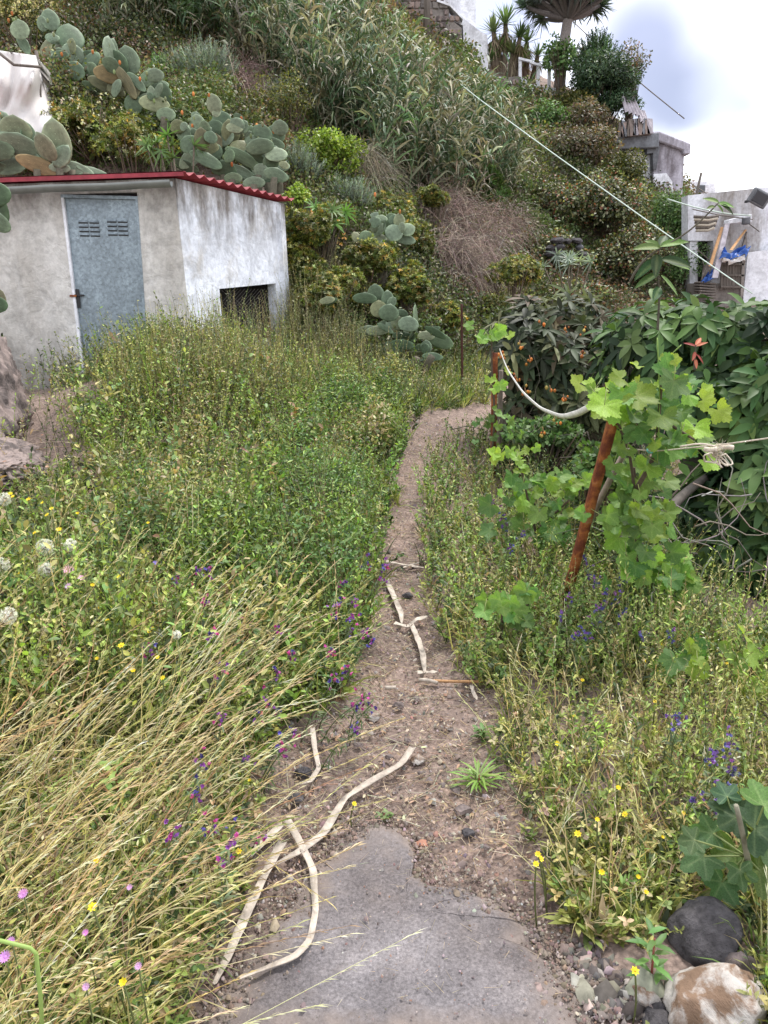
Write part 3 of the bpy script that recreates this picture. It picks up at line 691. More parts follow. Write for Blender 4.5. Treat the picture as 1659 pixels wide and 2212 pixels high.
cactus('prickly pear with big rounded pads rising behind the left end of the red roof', z3([(20, 830, 170, 95, -5), (125, 855, 150, 150, 5), (212, 905, 165, 30, -5), (130, 950, 130, 150, 20), (85, 1000, 140, 125, 35), (205, 1035, 120, 160, 40),
    (60, 1085, 110, 135, 0), (260, 1085, 100, 160, 20, 'b'), (245, 990, 130, 110, 35), (322, 975, 180, 80, -20), (400, 965, 275, 105, 3, 'l'), (482, 1095, 80, 135, 15), (600, 1108, 50, 110, 5), (0, 990, 120, 110, 0), (-70, 900, 150, 120, -20), (350, 1080, 90, 80, 20)]), 10.75)
cactus('tall prickly pear beside the pale net at upper left, with one very large upright pad', z3([(140, 210, 105, 64, 0, 'l'), (330, 140, 130, 60, -8), (450, 240, 185, 92, -10), (345, 250, 75, 55, 0), (385, 300, 65, 55, 0, 'l'), (470, 370, 140, 90, 60), (580, 385, 130, 75, -60),
    (330, 490, 145, 72, -5), (380, 450, 130, 44, 0), (545, 460, 140, 95, -50), (600, 470, 100, 60, -35, 'l'), (430, 510, 90, 80, 0), (150, 290, 60, 80, 60), (640, 500, 90, 60, 0), (550, 580, 80, 80, 10), (630, 592, 60, 100, 40), (400, 680, 50, 70, 20), (300, 320, 100, 60, 0), (480, 470, 110, 90, 30), (400, 380, 90, 70, 0)]), 13.0)
cactus('prickly pear with brown dying pads in the middle and upright pads above', z3([(725, 360, 165, 46, 0), (785, 430, 140, 62, -20), (845, 420, 160, 78, -5), (715, 490, 110, 110, 10, 'b'), (690, 560, 90, 130, 20, 'b'), (820, 540, 70, 120, 60, 'b'), (870, 590, 110, 42, 10, 'b'), (955, 500, 140, 78, 5, 'l'),
    (1012, 500, 75, 62, 0), (1018, 550, 80, 80, 0), (912, 600, 125, 52, -5), (1072, 640, 145, 58, 3), (875, 690, 115, 68, 0), (1005, 680, 100, 105, 5, 'l'), (975, 745, 110, 95, 0, 'l'), (1078, 750, 80, 85, 15, 'l'), (855, 790, 70, 75, 0), (1130, 835, 100, 95, 5), (985, 610, 80, 30, -5), (960, 640, 80, 60, 0), (760, 560, 100, 80, -10, 'b')]), 12.3)
cactus('dense grey-green prickly pear piled above the toothed corner of the red roof', z3([(1395, 690, 115, 52, -10), (1440, 800, 125, 75, 0), (1285, 815, 105, 60, -5, 'l'), (1225, 845, 100, 78, -20, 'l'), (1385, 840, 95, 85, 0), (1195, 870, 100, 60, -40), (1505, 870, 135, 66, -5), (1455, 900, 115, 85, 10), (1315, 920, 135, 55, 0, 'b'),
    (1275, 910, 115, 46, -8), (1235, 940, 110, 75, -30), (1360, 980, 120, 75, 0), (1435, 990, 140, 70, -5, 'l'), (1570, 965, 120, 85, 15), (1240, 1030, 85, 105, -40, 'l'), (1335, 1035, 90, 120, 20), (1575, 1030, 75, 135, 30, 'l'), (1487, 1015, 90, 45, 0, 'l'), (1622, 870, 80, 44, 20, 'l'), (1645, 920, 70, 75, 20),
    (1415, 1085, 95, 60, -15), (1200, 1080, 65, 105, 20), (1465, 1110, 105, 82, 20), (1560, 1120, 70, 115, 20), (1515, 1160, 65, 75, 0, 'l'), (1625, 1150, 80, 80, 10), (1600, 1100, 60, 50, 0), (1330, 830, 70, 45, 0, 'l'), (1520, 830, 70, 60, 10), (1550, 880, 80, 35, 0, 'b'), (1640, 1010, 90, 70, -15), (1395, 925, 100, 60, 10, 'b'), (1160, 830, 80, 60, -10),
    (1700, 870, 90, 90, 25), (1790, 880, 100, 70, 30), (1820, 840, 90, 60, 5), (1690, 960, 95, 100, -5), (1750, 940, 80, 110, 10), (1790, 1000, 100, 80, -10, 'l'), (1690, 1040, 80, 110, 0), (1760, 1060, 90, 60, 15), (1700, 1120, 90, 70, 20), (1790, 1140, 80, 90, 15), (1830, 1080, 70, 60, 20), (1650, 1190, 70, 80, 0), (1740, 1180, 70, 90, 10)]), 11.5, jy=.35)
zq = lambda L_: [((1100 + a / 1.583) / 1.852, (740 + b / 1.583) / 1.852, l / 2.93, w / 2.93, g, *k) for a, b, l, w, g, *k in L_]
cactus('small pale prickly pear fan on the slope right of the shed, above the bushes', zq([(675, 210, 52, 46, 15, 'l'), (735, 228, 85, 56, -8, 'l'), (788, 233, 85, 42, 0, 'l'), (655, 280, 90, 55, -15, 'l'), (700, 285, 75, 22, 0), (755, 305, 120, 62, 65), (840, 285, 92, 52, 70, 'l'), (585, 352, 110, 70, 50, 'l'), (515, 330, 75, 35, -20), (660, 345, 80, 60, 10), (700, 395, 85, 30, 30), (830, 350, 60, 70, 10), (640, 240, 60, 40, -30)]), 11.3)
cactus('low dark prickly pear in shade at the foot of the slope near the path', zq([(715, 735, 120, 50, 0), (722, 815, 110, 75, 12), (660, 790, 110, 66, 0), (570, 720, 70, 95, 10), (640, 690, 110, 66, -5), (790, 880, 90, 78, -10), (845, 885, 100, 78, 10), (893, 850, 180, 22, 3, 'l'), (590, 930, 80, 95, 0), (650, 925, 60, 90, 0), (820, 965, 65, 95, 10), (810, 1012, 65, 95, 5),
    (720, 1035, 100, 82, 0, 'l'), (920, 1050, 90, 66, -15, 'l'), (1040, 985, 100, 125, 20, 'l'), (958, 1030, 90, 45, 0), (1000, 1085, 60, 78, 10), (865, 1085, 70, 115, 0, 'b'), (870, 1128, 40, 135, 10), (1018, 935, 50, 90, 30), (960, 955, 60, 66, 0), (330, 730, 50, 60, 0), (700, 900, 90, 70, 15)]), 9.7)
cactus('prickly pear pads poking in at the left edge before the shed wall', [(2, 458, 75, 46, 12), (-4, 425, 50, 36, -10), (-2, 482, 40, 34, 30), (4, 640, 22, 26, 40, 'b'), (-4, 660, 36, 26, 0)], 6.3)

# ------------------------------------------------------------------ shrubs
GRP_SH = 'bushes on the hillside'
def crown(n, c, r, lobes=9, inner=.85, lr=(.22, .46), shell=.75, flat_bottom=True):
    lobes = int(lobes * 1.5); lc = rdir(lobes) * rng.uniform(.15, inner, (lobes, 1)); 
    if flat_bottom: lc[:, 2] = np.abs(lc[:, 2]) * .9 - .15
    rad = rng.uniform(*lr, lobes); k = rng.choice(lobes, n, p=rad ** 2 / (rad ** 2).sum())
    d = rdir(n); s = np.where(rng.random(n) < shell, rng.uniform(.85, 1.06, n), rng.uniform(.3, .9, n))
    P = lc[k] + d * (rad[k] * s)[:, None]
    nn = nrm(d + nrm(P) * .4)
    return c + P * r, nn, k
PALS = {
 'olive': [(4, (.085, .10, .028)), (3, (.13, .14, .035)), (2, (.055, .07, .02)), (1.5, (.18, .15, .035)), (1, (.30, .28, .12))],
 'yellowgreen': [(4, (.20, .28, .03)), (3, (.14, .22, .03)), (1, (.27, .33, .06))],
 'greygreen': [(4, (.22, .27, .23)), (3, (.14, .185, .155)), (2, (.28, .33, .28)), (1, (.12, .12, .09))],
 'dark': [(4, (.045, .07, .025)), (2, (.075, .10, .035)), (1, (.12, .14, .05))],
 'green': [(4, (.06, .12, .03)), (3, (.09, .15, .04)), (1, (.16, .21, .07))],
 'brown': [(3, (.13, .10, .07)), (3, (.09, .085, .05)), (2, (.19, .15, .11)), (2, (.10, .11, .045)), (1, (.2, .11, .06))],
 'ivy': [(4, (.04, .055, .022)), (3, (.085, .10, .035)), (1.8, (.30, .32, .19)), (1.2, (.20, .08, .045)), (1, (.17, .16, .06))],
 'euph': [(4, (.14, .18, .035)), (3, (.06, .09, .025)), (2.4, (.26, .25, .055)), (1.2, (.36, .24, .06)), (1.2, (.40, .41, .20))],
 'fresh': [(4, (.11, .20, .06)), (3, (.08, .15, .05)), (2, (.17, .25, .10))],
 'pine': [(4, (.035, .07, .035)), (3, (.06, .105, .05)), (1, (.11, .16, .08))],
 'reed': [(5, (.12, .19, .10)), (4, (.06, .105, .05)), (3, (.30, .29, .20)), (2, (.22, .20, .13)), (1, (.40, .38, .28))],
}
def shrub(name, label, cx, cy, rx, ry, Y, kind, n=2500, leaf=(.05, .02), style='leaf', cat='bush', k=7, lobes=10, twigs=30, group=GRP_SH, depth=None, extra=None, trans=M_LEAF):
    c = at(cx, cy, Y); R = np.array([pxm(rx, Y), depth or pxm((rx + ry) / 2, Y), pxm(ry, Y)])
    base = np.array([c[0], Y + R[1] * .2, min(float(H(c[0], Y + R[1] * .2)), c[2] - R[2] * .6)])
    r = empty(name, base, label, cat, group)
    cl = Cloud(); P, Nn, lb = crown(int(n * 1.35), c, R, lobes)
    sc = 2.2 / max(R.mean(), .2) * 1.6; gp = vnoise(P[:, 0] * sc + P[:, 1] * sc * .7, P[:, 2] * sc, 7) + .5 * vnoise(P[:, 0] * sc * 2.7, P[:, 2] * sc * 2.7 + P[:, 1] * 2, 8)
    kp = np.argsort(-gp + rng.normal(0, .12, len(gp)))[:n]; P, Nn, lb = P[kp], Nn[kp], lb[kp]; n = len(P)
    lobe_t = rng.uniform(.65, 1.35, 200)[lb][:, None] * rng.choice([.6, .9, 1.1, 1.35], (n, 1))
    if style == 'leaf':
        D = nrm(Nn * .5 + rdir(n) * .8 + np.array([0, 0, .1])); C = pal(n, PALS[kind]) * lobe_t
        place(cl, P, D, nrm(Nn + rdir(n) * .5 + np.array([0, 0, .5])), rng.uniform(.7, 1.3, n) * leaf[0], rng.uniform(.7, 1.3, n) * leaf[1], C, T_DIA, .1)
    elif style == 'rosette':
        A = nrm(Nn * .7 + np.array([0, 0, .8]) + rdir(n) * .3); C = pal(n, PALS[kind]) * lobe_t
        rosette(cl, P, A, k, leaf[0], leaf[1], C, elev=28, T=T_DIA, droop=.1)
    elif style == 'shoot':
        A = nrm(Nn * .6 + np.array([0, 0, 1.1]) + rdir(n) * .2); C = pal(n, PALS[kind]) * lobe_t
        pt = stalks(cl, P, A, leaf[0] * 5, .004, C * .8, 0, 2)
        for t in np.linspace(.1, 1, k):
            q = pt(t); place(cl, q, nrm(A + rdir(n) * .7), rdir(n), leaf[0] * rng.uniform(.7, 1.2, n), leaf[1], C * rng.uniform(.85, 1.2, (n, 1)), T_DIA)
    if extra:   # flowers or seed heads: (count, size, colour)
        m, sz, colr = extra; P2, N2, _ = crown(m, c, R * 1.04, lobes, shell=1)
        for _k in range(4): place(cl, P2 + rdir(m) * sz * .6, nrm(rdir(m)), nrm(N2 + rdir(m)), sz, sz, pal(m, [(1, colr)]), T_DIA)
    o = cl.build('foliage', trans, r); tag(o, kind='stuff')
    cl = Cloud(); Pt, _, _ = crown(twigs, c, R, lobes, shell=.3)
    for q in Pt:
        mid = (base + q) / 2 + rng.normal(0, .06, 3) * R.mean(); V, f = tube(smooth_path([base + rng.normal(0, .05, 3), mid, q], 5), np.linspace(.012, .003, 5), 4); cl.add(V, f, pal(1, [(1, (.13, .10, .075))]))
    tag(cl.build('branches', M_BARK, r), kind='stuff')
    return r
rA = shrub
shrub('flowering_bush', 'bush with many pale yellow flowers in the top left corner', 40, 20, 75, 62, 15.5, 'olive', 2600, (.06, .03), extra=(260, .035, (.55, .50, .28)))
shrub('flowering_bush', 'olive green bush with cream flower heads between the prickly pears behind the roof', 190, 285, 85, 85, 11.8, 'euph', 1100, (.055, .016), 'rosette', k=8, extra=(90, .03, (.6, .58, .42)))
shrub('flowering_bush', 'yellowish bush just above the red roof, left of the dense prickly pear', 285, 315, 85, 55, 11.4, 'euph', 900, (.055, .015), 'rosette', k=8, extra=(60, .03, (.6, .58, .42)))
shrub('flowering_bush', 'low olive bush with white flowers beside the pale net', 130, 262, 45, 50, 11.9, 'euph', 500, (.05, .015), 'rosette', k=7, extra=(70, .03, (.65, .62, .5)))
shrub('wormwood_bush', 'large grey-green feathery bush high above the prickly pears', 440, 160, 82, 52, 14.2, 'greygreen', 750, (.045, .009), 'shoot', k=12)
shrub('wormwood_bush', 'grey-green feathery bush next to the dense prickly pear', 645, 375, 50, 45, 12.6, 'greygreen', 520, (.04, .009), 'shoot', k=12)
shrub('wormwood_bush', 'grey-green feathery bush downhill of the bright yellow-green bush', 745, 435, 62, 42, 12.8, 'greygreen', 600, (.04, .009), 'shoot', k=12)
shrub('wormwood_bush', 'small grey-green bush under the tall reeds left of the bright bush', 600, 235, 45, 40, 15.2, 'greygreen', 450, (.045, .009), 'shoot', k=10)
shrub('round_bush', 'bright yellow-green rounded bush in the middle of the slope', 708, 335, 66, 68, 13.3, 'yellowgreen', 5200, (.055, .036), lobes=13)
shrub('round_bush', 'bright yellow-green bush at the right end of the shed roof', 648, 428, 34, 32, 11.2, 'yellowgreen', 1200, (.04, .026))
shrub('green_bush', 'fresh green bush beside the large feathery grey bush', 345, 140, 34, 28, 14.0, 'fresh', 1100, (.045, .02))
shrub('leafy_creeper', 'bright green leafy creeper hanging among dark reeds at the top', 432, 38, 52, 42, 18.0, 'fresh', 1500, (.08, .05), cat='creeper')
shrub('dark_bush', 'dark shaded bush with pale tips above the dense prickly pear', 560, 235, 62, 55, 13.8, 'olive', 2500, (.05, .02))
shrub('dark_bush', 'dark bush with small yellow leaves below the reeds', 625, 215, 45, 50, 14.0, 'olive', 1700, (.05, .022))
shrub('dark_bush', 'dark green bush behind the brown dying pads', 410, 235, 75, 42, 13.2, 'dark', 2200, (.06, .02))
shrub('spurge_bush', 'tall olive spurge bush with orange tips right of the shed corner', 690, 500, 70, 66, 10.9, 'euph', 2550, (.05, .014), 'rosette', k=9, extra=(40, .03, (.45, .25, .08)))
shrub('spurge_bush', 'orange tipped spurge bush below the small pale prickly pear', 790, 560, 72, 62, 10.9, 'euph', 2380, (.05, .014), 'rosette', k=9, extra=(50, .03, (.5, .48, .28)))
shrub('spurge_bush', 'lower spurge bush between the shed corner and the dark prickly pear', 715, 640, 80, 80, 10.4, 'euph', 2890, (.05, .013), 'rosette', k=9)
shrub('spurge_bush', 'spurge bush draped over the right of the dark prickly pear', 885, 625, 62, 66, 10.6, 'euph', 2210, (.045, .014), 'rosette', k=9)
shrub('spurge_bush', 'olive bush hard against the far corner of the shed wall', 655, 590, 52, 80, 10.6, 'euph', 1900, (.05, .014), 'rosette', k=9, extra=(90, .03, (.42, .40, .22)))
shrub('spurge_bush', 'bush with pale tips directly left of the small pale prickly pear', 735, 465, 50, 40, 11.6, 'olive', 2200, (.045, .018))
shrub('spurge_bush', 'dark bush above and behind the dark prickly pear', 800, 655, 66, 52, 10.5, 'olive', 3000, (.045, .018))
shrub('spurge_bush', 'low yellow-green bush between the dark prickly pear and the dry brush', 950, 690, 52, 46, 10.6, 'euph', 1200, (.045, .014), 'rosette', k=8)
shrub('spurge_bush', 'reddish yellow bush at the left edge of the pink dry brush', 905, 520, 42, 62, 12.4, 'euph', 1200, (.05, .015), 'rosette', k=8)
shrub('spurge_bush', 'yellowish spurge bush under the reeds in the middle', 860, 450, 50, 52, 13.4, 'euph', 900, (.05, .014), 'rosette', k=8)
shrub('green_bush', 'yellow-green bush right of the rusty post on the slope', 1110, 590, 74, 50, 12.6, 'euph', 1300, (.05, .018), 'rosette', k=8, extra=(60, .035, (.45, .42, .2)))
shrub('green_bush', 'dull olive bush at the foot of the pink dry brush', 1010, 745, 70, 60, 11.2, 'olive', 2200, (.05, .018))
shrub('green_bush', 'dark leafy bush behind the loquat left side', 1130, 700, 90, 60, 11.3, 'dark', 2600, (.07, .03))
shrub('oleander_bush', 'narrow leaved dark green bush below the reeds', 1050, 410, 62, 46, 17.0, 'green', 700, (.13, .022), 'rosette', k=10)
shrub('oleander_bush', 'narrow leaved green bush hanging under the reeds left of the rope', 985, 395, 40, 36, 16.8, 'fresh', 300, (.13, .022), 'rosette', k=10)
shrub('ivy_thicket', 'brown and olive thicket on the slope beneath the fallen sheets', 1220, 325, 105, 66, 21.5, 'brown', 9000, (.085, .05), lobes=22, twigs=80)
shrub('ivy_thicket', 'brownish thicket left of the grey concrete building', 1262, 262, 62, 48, 22.5, 'brown', 4200, (.085, .05), lobes=14, twigs=60)
shrub('ivy_thicket', 'ivy thicket with red stems at the middle of the slope', 1175, 455, 80, 62, 18.0, 'ivy', 6500, (.075, .05), lobes=16)
shrub('ivy_thicket', 'dense speckled ivy mass under the long white rope', 1300, 450, 105, 82, 18.4, 'ivy', 9500, (.075, .05), lobes=22)
shrub('ivy_thicket', 'dark ivy mass hanging above the loquat tree', 1340, 560, 105, 85, 16.8, 'ivy', 9500, (.07, .046), lobes=22)
shrub('ivy_thicket', 'dark red tinged ivy beside the small grey echium', 1190, 555, 80, 60, 16.0, 'ivy', 5200, (.07, .046), lobes=16)
shrub('ivy_thicket', 'dark bushy growth low on the slope behind the loquat', 1230, 640, 100, 50, 14.5, 'ivy', 5000, (.065, .04), lobes=16)
shrub('green_thicket', 'grey-green thicket at the right end of the slope beside the old house', 1450, 482, 52, 72, 18.0, 'fresh', 6500, (.06, .035), lobes=16)
shrub('green_thicket', 'small leaved green thicket next to the dark doorway', 1480, 575, 38, 70, 17.3, 'fresh', 4000, (.055, .03), lobes=12)
shrub('green_thicket', 'olive thicket below the stained concrete building', 1345, 372, 56, 46, 20.5, 'olive', 5200, (.075, .045), lobes=16)
shrub('green_bush', 'dark green bush below the low stone wall at the hilltop', 1110, 225, 70, 36, 23.2, 'green', 3200, (.09, .045), lobes=14)
shrub('green_bush', 'green bush below the white railing', 1170, 262, 62, 36, 22.5, 'fresh', 2600, (.09, .045))
shrub('green_bush', 'bush with yellowish leaves at the foot of the dragon tree', 1240, 225, 60, 36, 23.6, 'olive', 2600, (.09, .045))
shrub('evergreen_tree', 'dense dark green bushy tree on the hilltop right of the dragon tree', 1312, 168, 74, 64, 24.0, 'pine', 9500, (.10, .04), lobes=16, extra=None, cat='tree', group='trees on the hilltop')
shrub('evergreen_tree', 'small airy tree climbing round the dragon tree trunk', 1215, 125, 42, 52, 24.2, 'fresh', 1500, (.11, .06), lobes=12, cat='tree', group='trees on the hilltop')
shrub('evergreen_tree', 'thin twiggy tree with sparse leaves against the sky', 1262, 140, 40, 46, 24.8, 'brown', 900, (.09, .04), lobes=12, cat='tree', twigs=70, group='trees on the hilltop')
shrub('evergreen_tree', 'sparse purplish twiggy tree leaning out over the sky at the right', 1365, 130, 36, 48, 24.2, 'brown', 420, (.09, .05), lobes=10, cat='tree', twigs=90, group='trees on the hilltop')

shrub('green_bush', 'dark bushy growth directly under the big hilltop tree', 1325, 222, 58, 34, 23.7, 'pine', 3600, (.09, .04))
shrub('green_bush', 'dark growth between the dragon tree and the big hilltop tree', 1262, 200, 40, 40, 23.9, 'pine', 2200, (.09, .04))
shrub('evergreen_tree', 'pointed upright dark shoots of a tree rising highest against the sky behind the bushy tree', 1296, 128, 40, 50, 24.6, 'pine', 300, (.075, .03), 'shoot', k=14, cat='tree', group='trees on the hilltop')
shrub('creeper_mass', 'dark small leaved creeper under the hanging white strip between the posts', 1180, 935, 100, 42, 5.9, 'fresh', 2600, (.045, .03), cat='creeper', group='creepers by the vines')
shrub('creeper_mass', 'dark leafy growth behind the leaning rusty post', 1290, 1010, 80, 80, 4.7, 'green', 2200, (.05, .032), cat='creeper', group='creepers by the vines')
# spiky echium rosettes
def echium(label, cx, cy, Y, sz, n, colr, up=.6, kl=16):
    c = at(cx, cy, Y); base = np.array([c[0], Y + .1, float(H(c[0], Y + .1))])
    r = empty('echium', base, label, 'plant', 'spiky rosette plants')
    P = c + rng.normal(0, 1, (n, 3)) * np.array([sz * .9, sz * .5, sz * .6]); cl = Cloud()
    A = nrm(np.array([0, -.3, up]) + rng.normal(0, .4, (n, 3))); rosette(cl, P, A, kl, sz, sz * .13, pal(n, colr), elev=25, T=T_BLADE, droop=.25)
    tag(cl.build('foliage', M_LEAF, r), kind='stuff')
    cl = Cloud()
    for q in P[:12]: V, f = tube(smooth_path([base, (base + q) / 2 + rng.normal(0, .03, 3), q], 5), .012, 4); cl.add(V, f, np.array((.14, .12, .09)))
    tag(cl.build('branches', M_BARK, r), kind='stuff')
echium('spiky grey echium against the old stone terrace wall', 1235, 560, 13.6, .22, 7, [(1, (.22, .28, .21))])
echium('spiky green plant with broad strap leaves at the top of the loquat', 1262, 665, 9.0, .24, 3, [(1, (.16, .20, .09))], .7, 12)
echium('bright green spiky plant beside the dark bush near the shed corner', 688, 450, 10.9, .2, 5, [(1, (.13, .24, .05))])
echium('spiky green plant next to the dense prickly pear above the roof', 375, 320, 11.0, .2, 8, [(1, (.12, .22, .07))])

# ------------------------------------------------------------------ giant reeds
def reed_cloud(cl, B, hgt, lean):
    n = len(B); D = nrm(lean + rng.normal(0, .16, (n, 3)) * np.array([1, 1, .2]))
    green = rng.random(n) < .70
    C = np.where(green[:, None], pal(n, PALS['reed'][:2]), pal(n, PALS['reed'][2:]))
    dr = rng.uniform(.05, .35, n)
    pt = stalks(cl, B, D, hgt, .02, np.where(green[:, None], C * .9, C), dr, 4, .4)
    for k in range(15):
        t = rng.uniform(.12, 1, n); q = pt(t); sd = rdir(n); sd[:, 2] = np.abs(sd[:, 2]) * .3; sd = nrm(sd)
        dd = nrm(D * rng.uniform(.5, 1.3, (n, 1)) + sd * .8)
        dry = (rng.random(n) < .24) | (t < .3)
        cc = np.where(dry[:, None], pal(n, PALS['reed'][2:]), C * rng.uniform(.75, 1.35, (n, 1)))
        place(cl, q, dd, nrm(rdir(n) + np.array([0, 0, .6])), rng.uniform(.25, .62, n), rng.uniform(.018, .045, n), np.clip(cc * rng.choice([.5, .8, 1, 1.3], (n, 1)), .01, .6), T_BLADE, rng.uniform(.2, 1.2, n))
def reeds():
    cl = Cloud(); lean = np.array([.05, -.35, 1.0])
    polys = [([(480, 120), (560, 60), (770, 80), (815, 190), (875, 280), (985, 335), (1070, 330), (1120, 380), (1100, 440), (980, 455), (830, 425), (790, 350), (690, 285), (620, 215)], 1150),
             ([(260, -60), (770, -60), (800, 70), (640, 100), (540, 120), (380, 100), (220, 70)], 520)]
    for p, n in polys:
        B = region(p, n); reed_cloud(cl, B, rng.uniform(1.1, 2.4, len(B)), lean)
    o = cl.build('reed_thicket', M_REED); tag(o, kind='stuff'); o['label'] = 'thicket of giant reeds covering the upper slope'; o['category'] = 'reeds'
    # reeds that stand out in front, each a thing of its own
    protos = []
    for k in range(5):
        c1 = Cloud(); B = np.zeros((1, 3)); D = nrm(np.array([[rng.normal(0, .1), -.25, 1]]))
        C = pal(1, [(1, (.17, .24, .14))], .1); h = rng.uniform(1.1, 1.7)
        pt = stalks(c1, B, D, h, .02, C, .1, 4, .5); st = c1.mesh('reed_stalk', M_REED)
        c2 = Cloud()
        for q in range(13):
            t = .15 + .85 * q / 12; ph = q * 3.14 + rng.normal(0, .4); sd = np.array([[cos(ph), sin(ph) * .4 - .2, .25]])
            place(c2, pt(t), nrm(D * .6 + sd), np.array([[0, -.3, 1.0]]), rng.uniform(.4, .65), rng.uniform(.035, .05), pal(1, [(3, (.18, .25, .16)), (1, (.4, .38, .27))], .15), T_BLADE, rng.uniform(.2, .8))
        protos.append((st, c2.mesh('reed_leaves', M_REED)))
    B = region([(700, 300), (760, 270), (830, 250), (960, 310), (1040, 340), (1090, 380), (1060, 420), (940, 430), (850, 410), (780, 380)], 46)
    for k, b in enumerate(B):
        e = empty('giant_reed', b, 'giant reed with long arching blades at the front of the reed thicket', 'reed', 'giant reeds at the front of the thicket', rng.uniform(-.8, .8))
        st, lf = protos[k % 5]; s = float(rng.uniform(.8, 1.15)); e.scale = (s, s, s)
        link('stalk', st, e); link('foliage', lf, e)
reeds()

# ------------------------------------------------------------------ undergrowth over the rest of the slope
def undergrowth():
    cl = Cloud()
    P = region([(-260, -30), (1000, -10), (1040, 180), (1340, 270), (1500, 430), (1520, 640), (1300, 720), (1100, 760), (960, 800), (640, 800), (620, 400), (400, 360), (-260, 370)], 39000)
    n = len(P); k = 8
    hgt = np.clip(.22 + .35 * vnoise(P[:, 0] * 1.1, P[:, 1] * 1.1, 61) + .2 * vnoise(P[:, 0] * 3, P[:, 1] * 3, 62), .03, .75)
    P = np.repeat(P, k, 0); hg = np.repeat(hgt, k) * rng.random(n * k) ** .5; P = P + rng.normal(0, .09, (n * k, 3)); P[:, 2] += hg
    Y = P[:, 1]; C = pal(len(P), PALS['dark'] + [(2, (.08, .075, .045)), (2, (.12, .10, .07)), (2, (.10, .12, .04))])
    pn = vnoise(P[:, 0] * .9, P[:, 1] * .9, 21)[:, None]; C = C * (1 + .35 * pn)
    q1 = vnoise(P[:, 0] * .6 + 9, P[:, 1] * .6, 22); q2 = vnoise(P[:, 0] * .7 + 3, P[:, 1] * .7 + 4, 23); r1 = rng.random(len(P))
    C[(q1 > .1) & (r1 < .45)] *= [1.9, 1.7, 1.4]; C[(q2 > .25) & (r1 > .6)] = [.17, .10, .065]; C[(q2 < -.2) & (r1 > .5)] = [.10, .15, .05]; C[r1 > .965] = [.34, .33, .22]
    place(cl, P, nrm(rdir(n * k) + np.array([0, -.3, .3])), nrm(rdir(n * k) + np.array([0, -.6, .6])), .012 + .004 * Y, .006 + .0022 * Y, np.clip(C, .01, .5), T_DIA, .1)
    B = region([(620, 380), (1500, 430), (1500, 640), (1000, 800), (640, 800)], 5000)
    m = len(B); stalks(cl, B, nrm(np.array([0, -.2, 1]) + rng.normal(0, .4, (m, 3))), rng.uniform(.3, .7, m), .006, pal(m, [(2, (.14, .11, .08)), (1, (.24, .19, .13))]), .4, 3)
    o = cl.build('undergrowth', M_LEAF); tag(o, kind='stuff')
undergrowth()

shrub('spurge_bush', 'olive bush with yellow tips overhanging the top of the pink dry brush', 940, 428, 42, 34, 13.6, 'euph', 1300, (.05, .015), 'rosette', k=8)
shrub('spurge_bush', 'small olive bush at the lower right of the pink dry brush', 1062, 655, 44, 34, 12.0, 'olive', 1800, (.05, .02))
# pinkish dry brush
def brush(label, poly, n, cols, Lr=(.35, .9)):
    B = region(poly, n); c = B.mean(0); r = empty('dry_brush', c, label, 'dead bush', 'dead brush on the slope')
    cl = Cloud(); lump = np.clip(.25 + .45 * vnoise(B[:, 0] * 1.3, B[:, 1] * 1.3, 33) + .2 * vnoise(B[:, 0] * 4, B[:, 1] * 4, 34), 0, .8); B = B + rng.normal(0, .1, B.shape) + np.array([0, -.1, .1]); B[:, 2] += lump * rng.random(n)
    cc0 = pal(n, cols, .25)
    for s in range(3):
        stalks(cl, B, nrm(np.array([.1, -.35, .1]) + rng.normal(0, .6, B.shape)), rng.uniform(*Lr, n), .0075, np.clip(pal(n, cols) * rng.choice([.45, .8, 1.1, 1.5], (n, 1)), .01, .6), rng.uniform(.2, 1.3, n), 4, .4)
    tag(cl.build('dead_twigs', M_BARK, r), kind='stuff')
brush('large tangle of pinkish brown dead twigs hanging down the middle of the slope', [(905, 430), (960, 440), (1010, 470), (1120, 475), (1135, 510), (1060, 570), (1040, 640), (1000, 665), (940, 600), (930, 520)], 3000, [(3, (.31, .235, .20)), (2, (.21, .15, .13)), (2, (.42, .34, .27))])
brush('small reddish dead brush under the tall reeds left of the bright bush', [(505, 190), (560, 165), (575, 200), (560, 240), (515, 235)], 500, [(1, (.2, .13, .12)), (1, (.28, .2, .17))])
brush('pale dry grass tuft hanging beside the bright yellow-green bush', [(770, 390), (820, 400), (830, 440), (790, 440)], 300, [(1, (.40, .36, .27)), (1, (.3, .26, .18))])

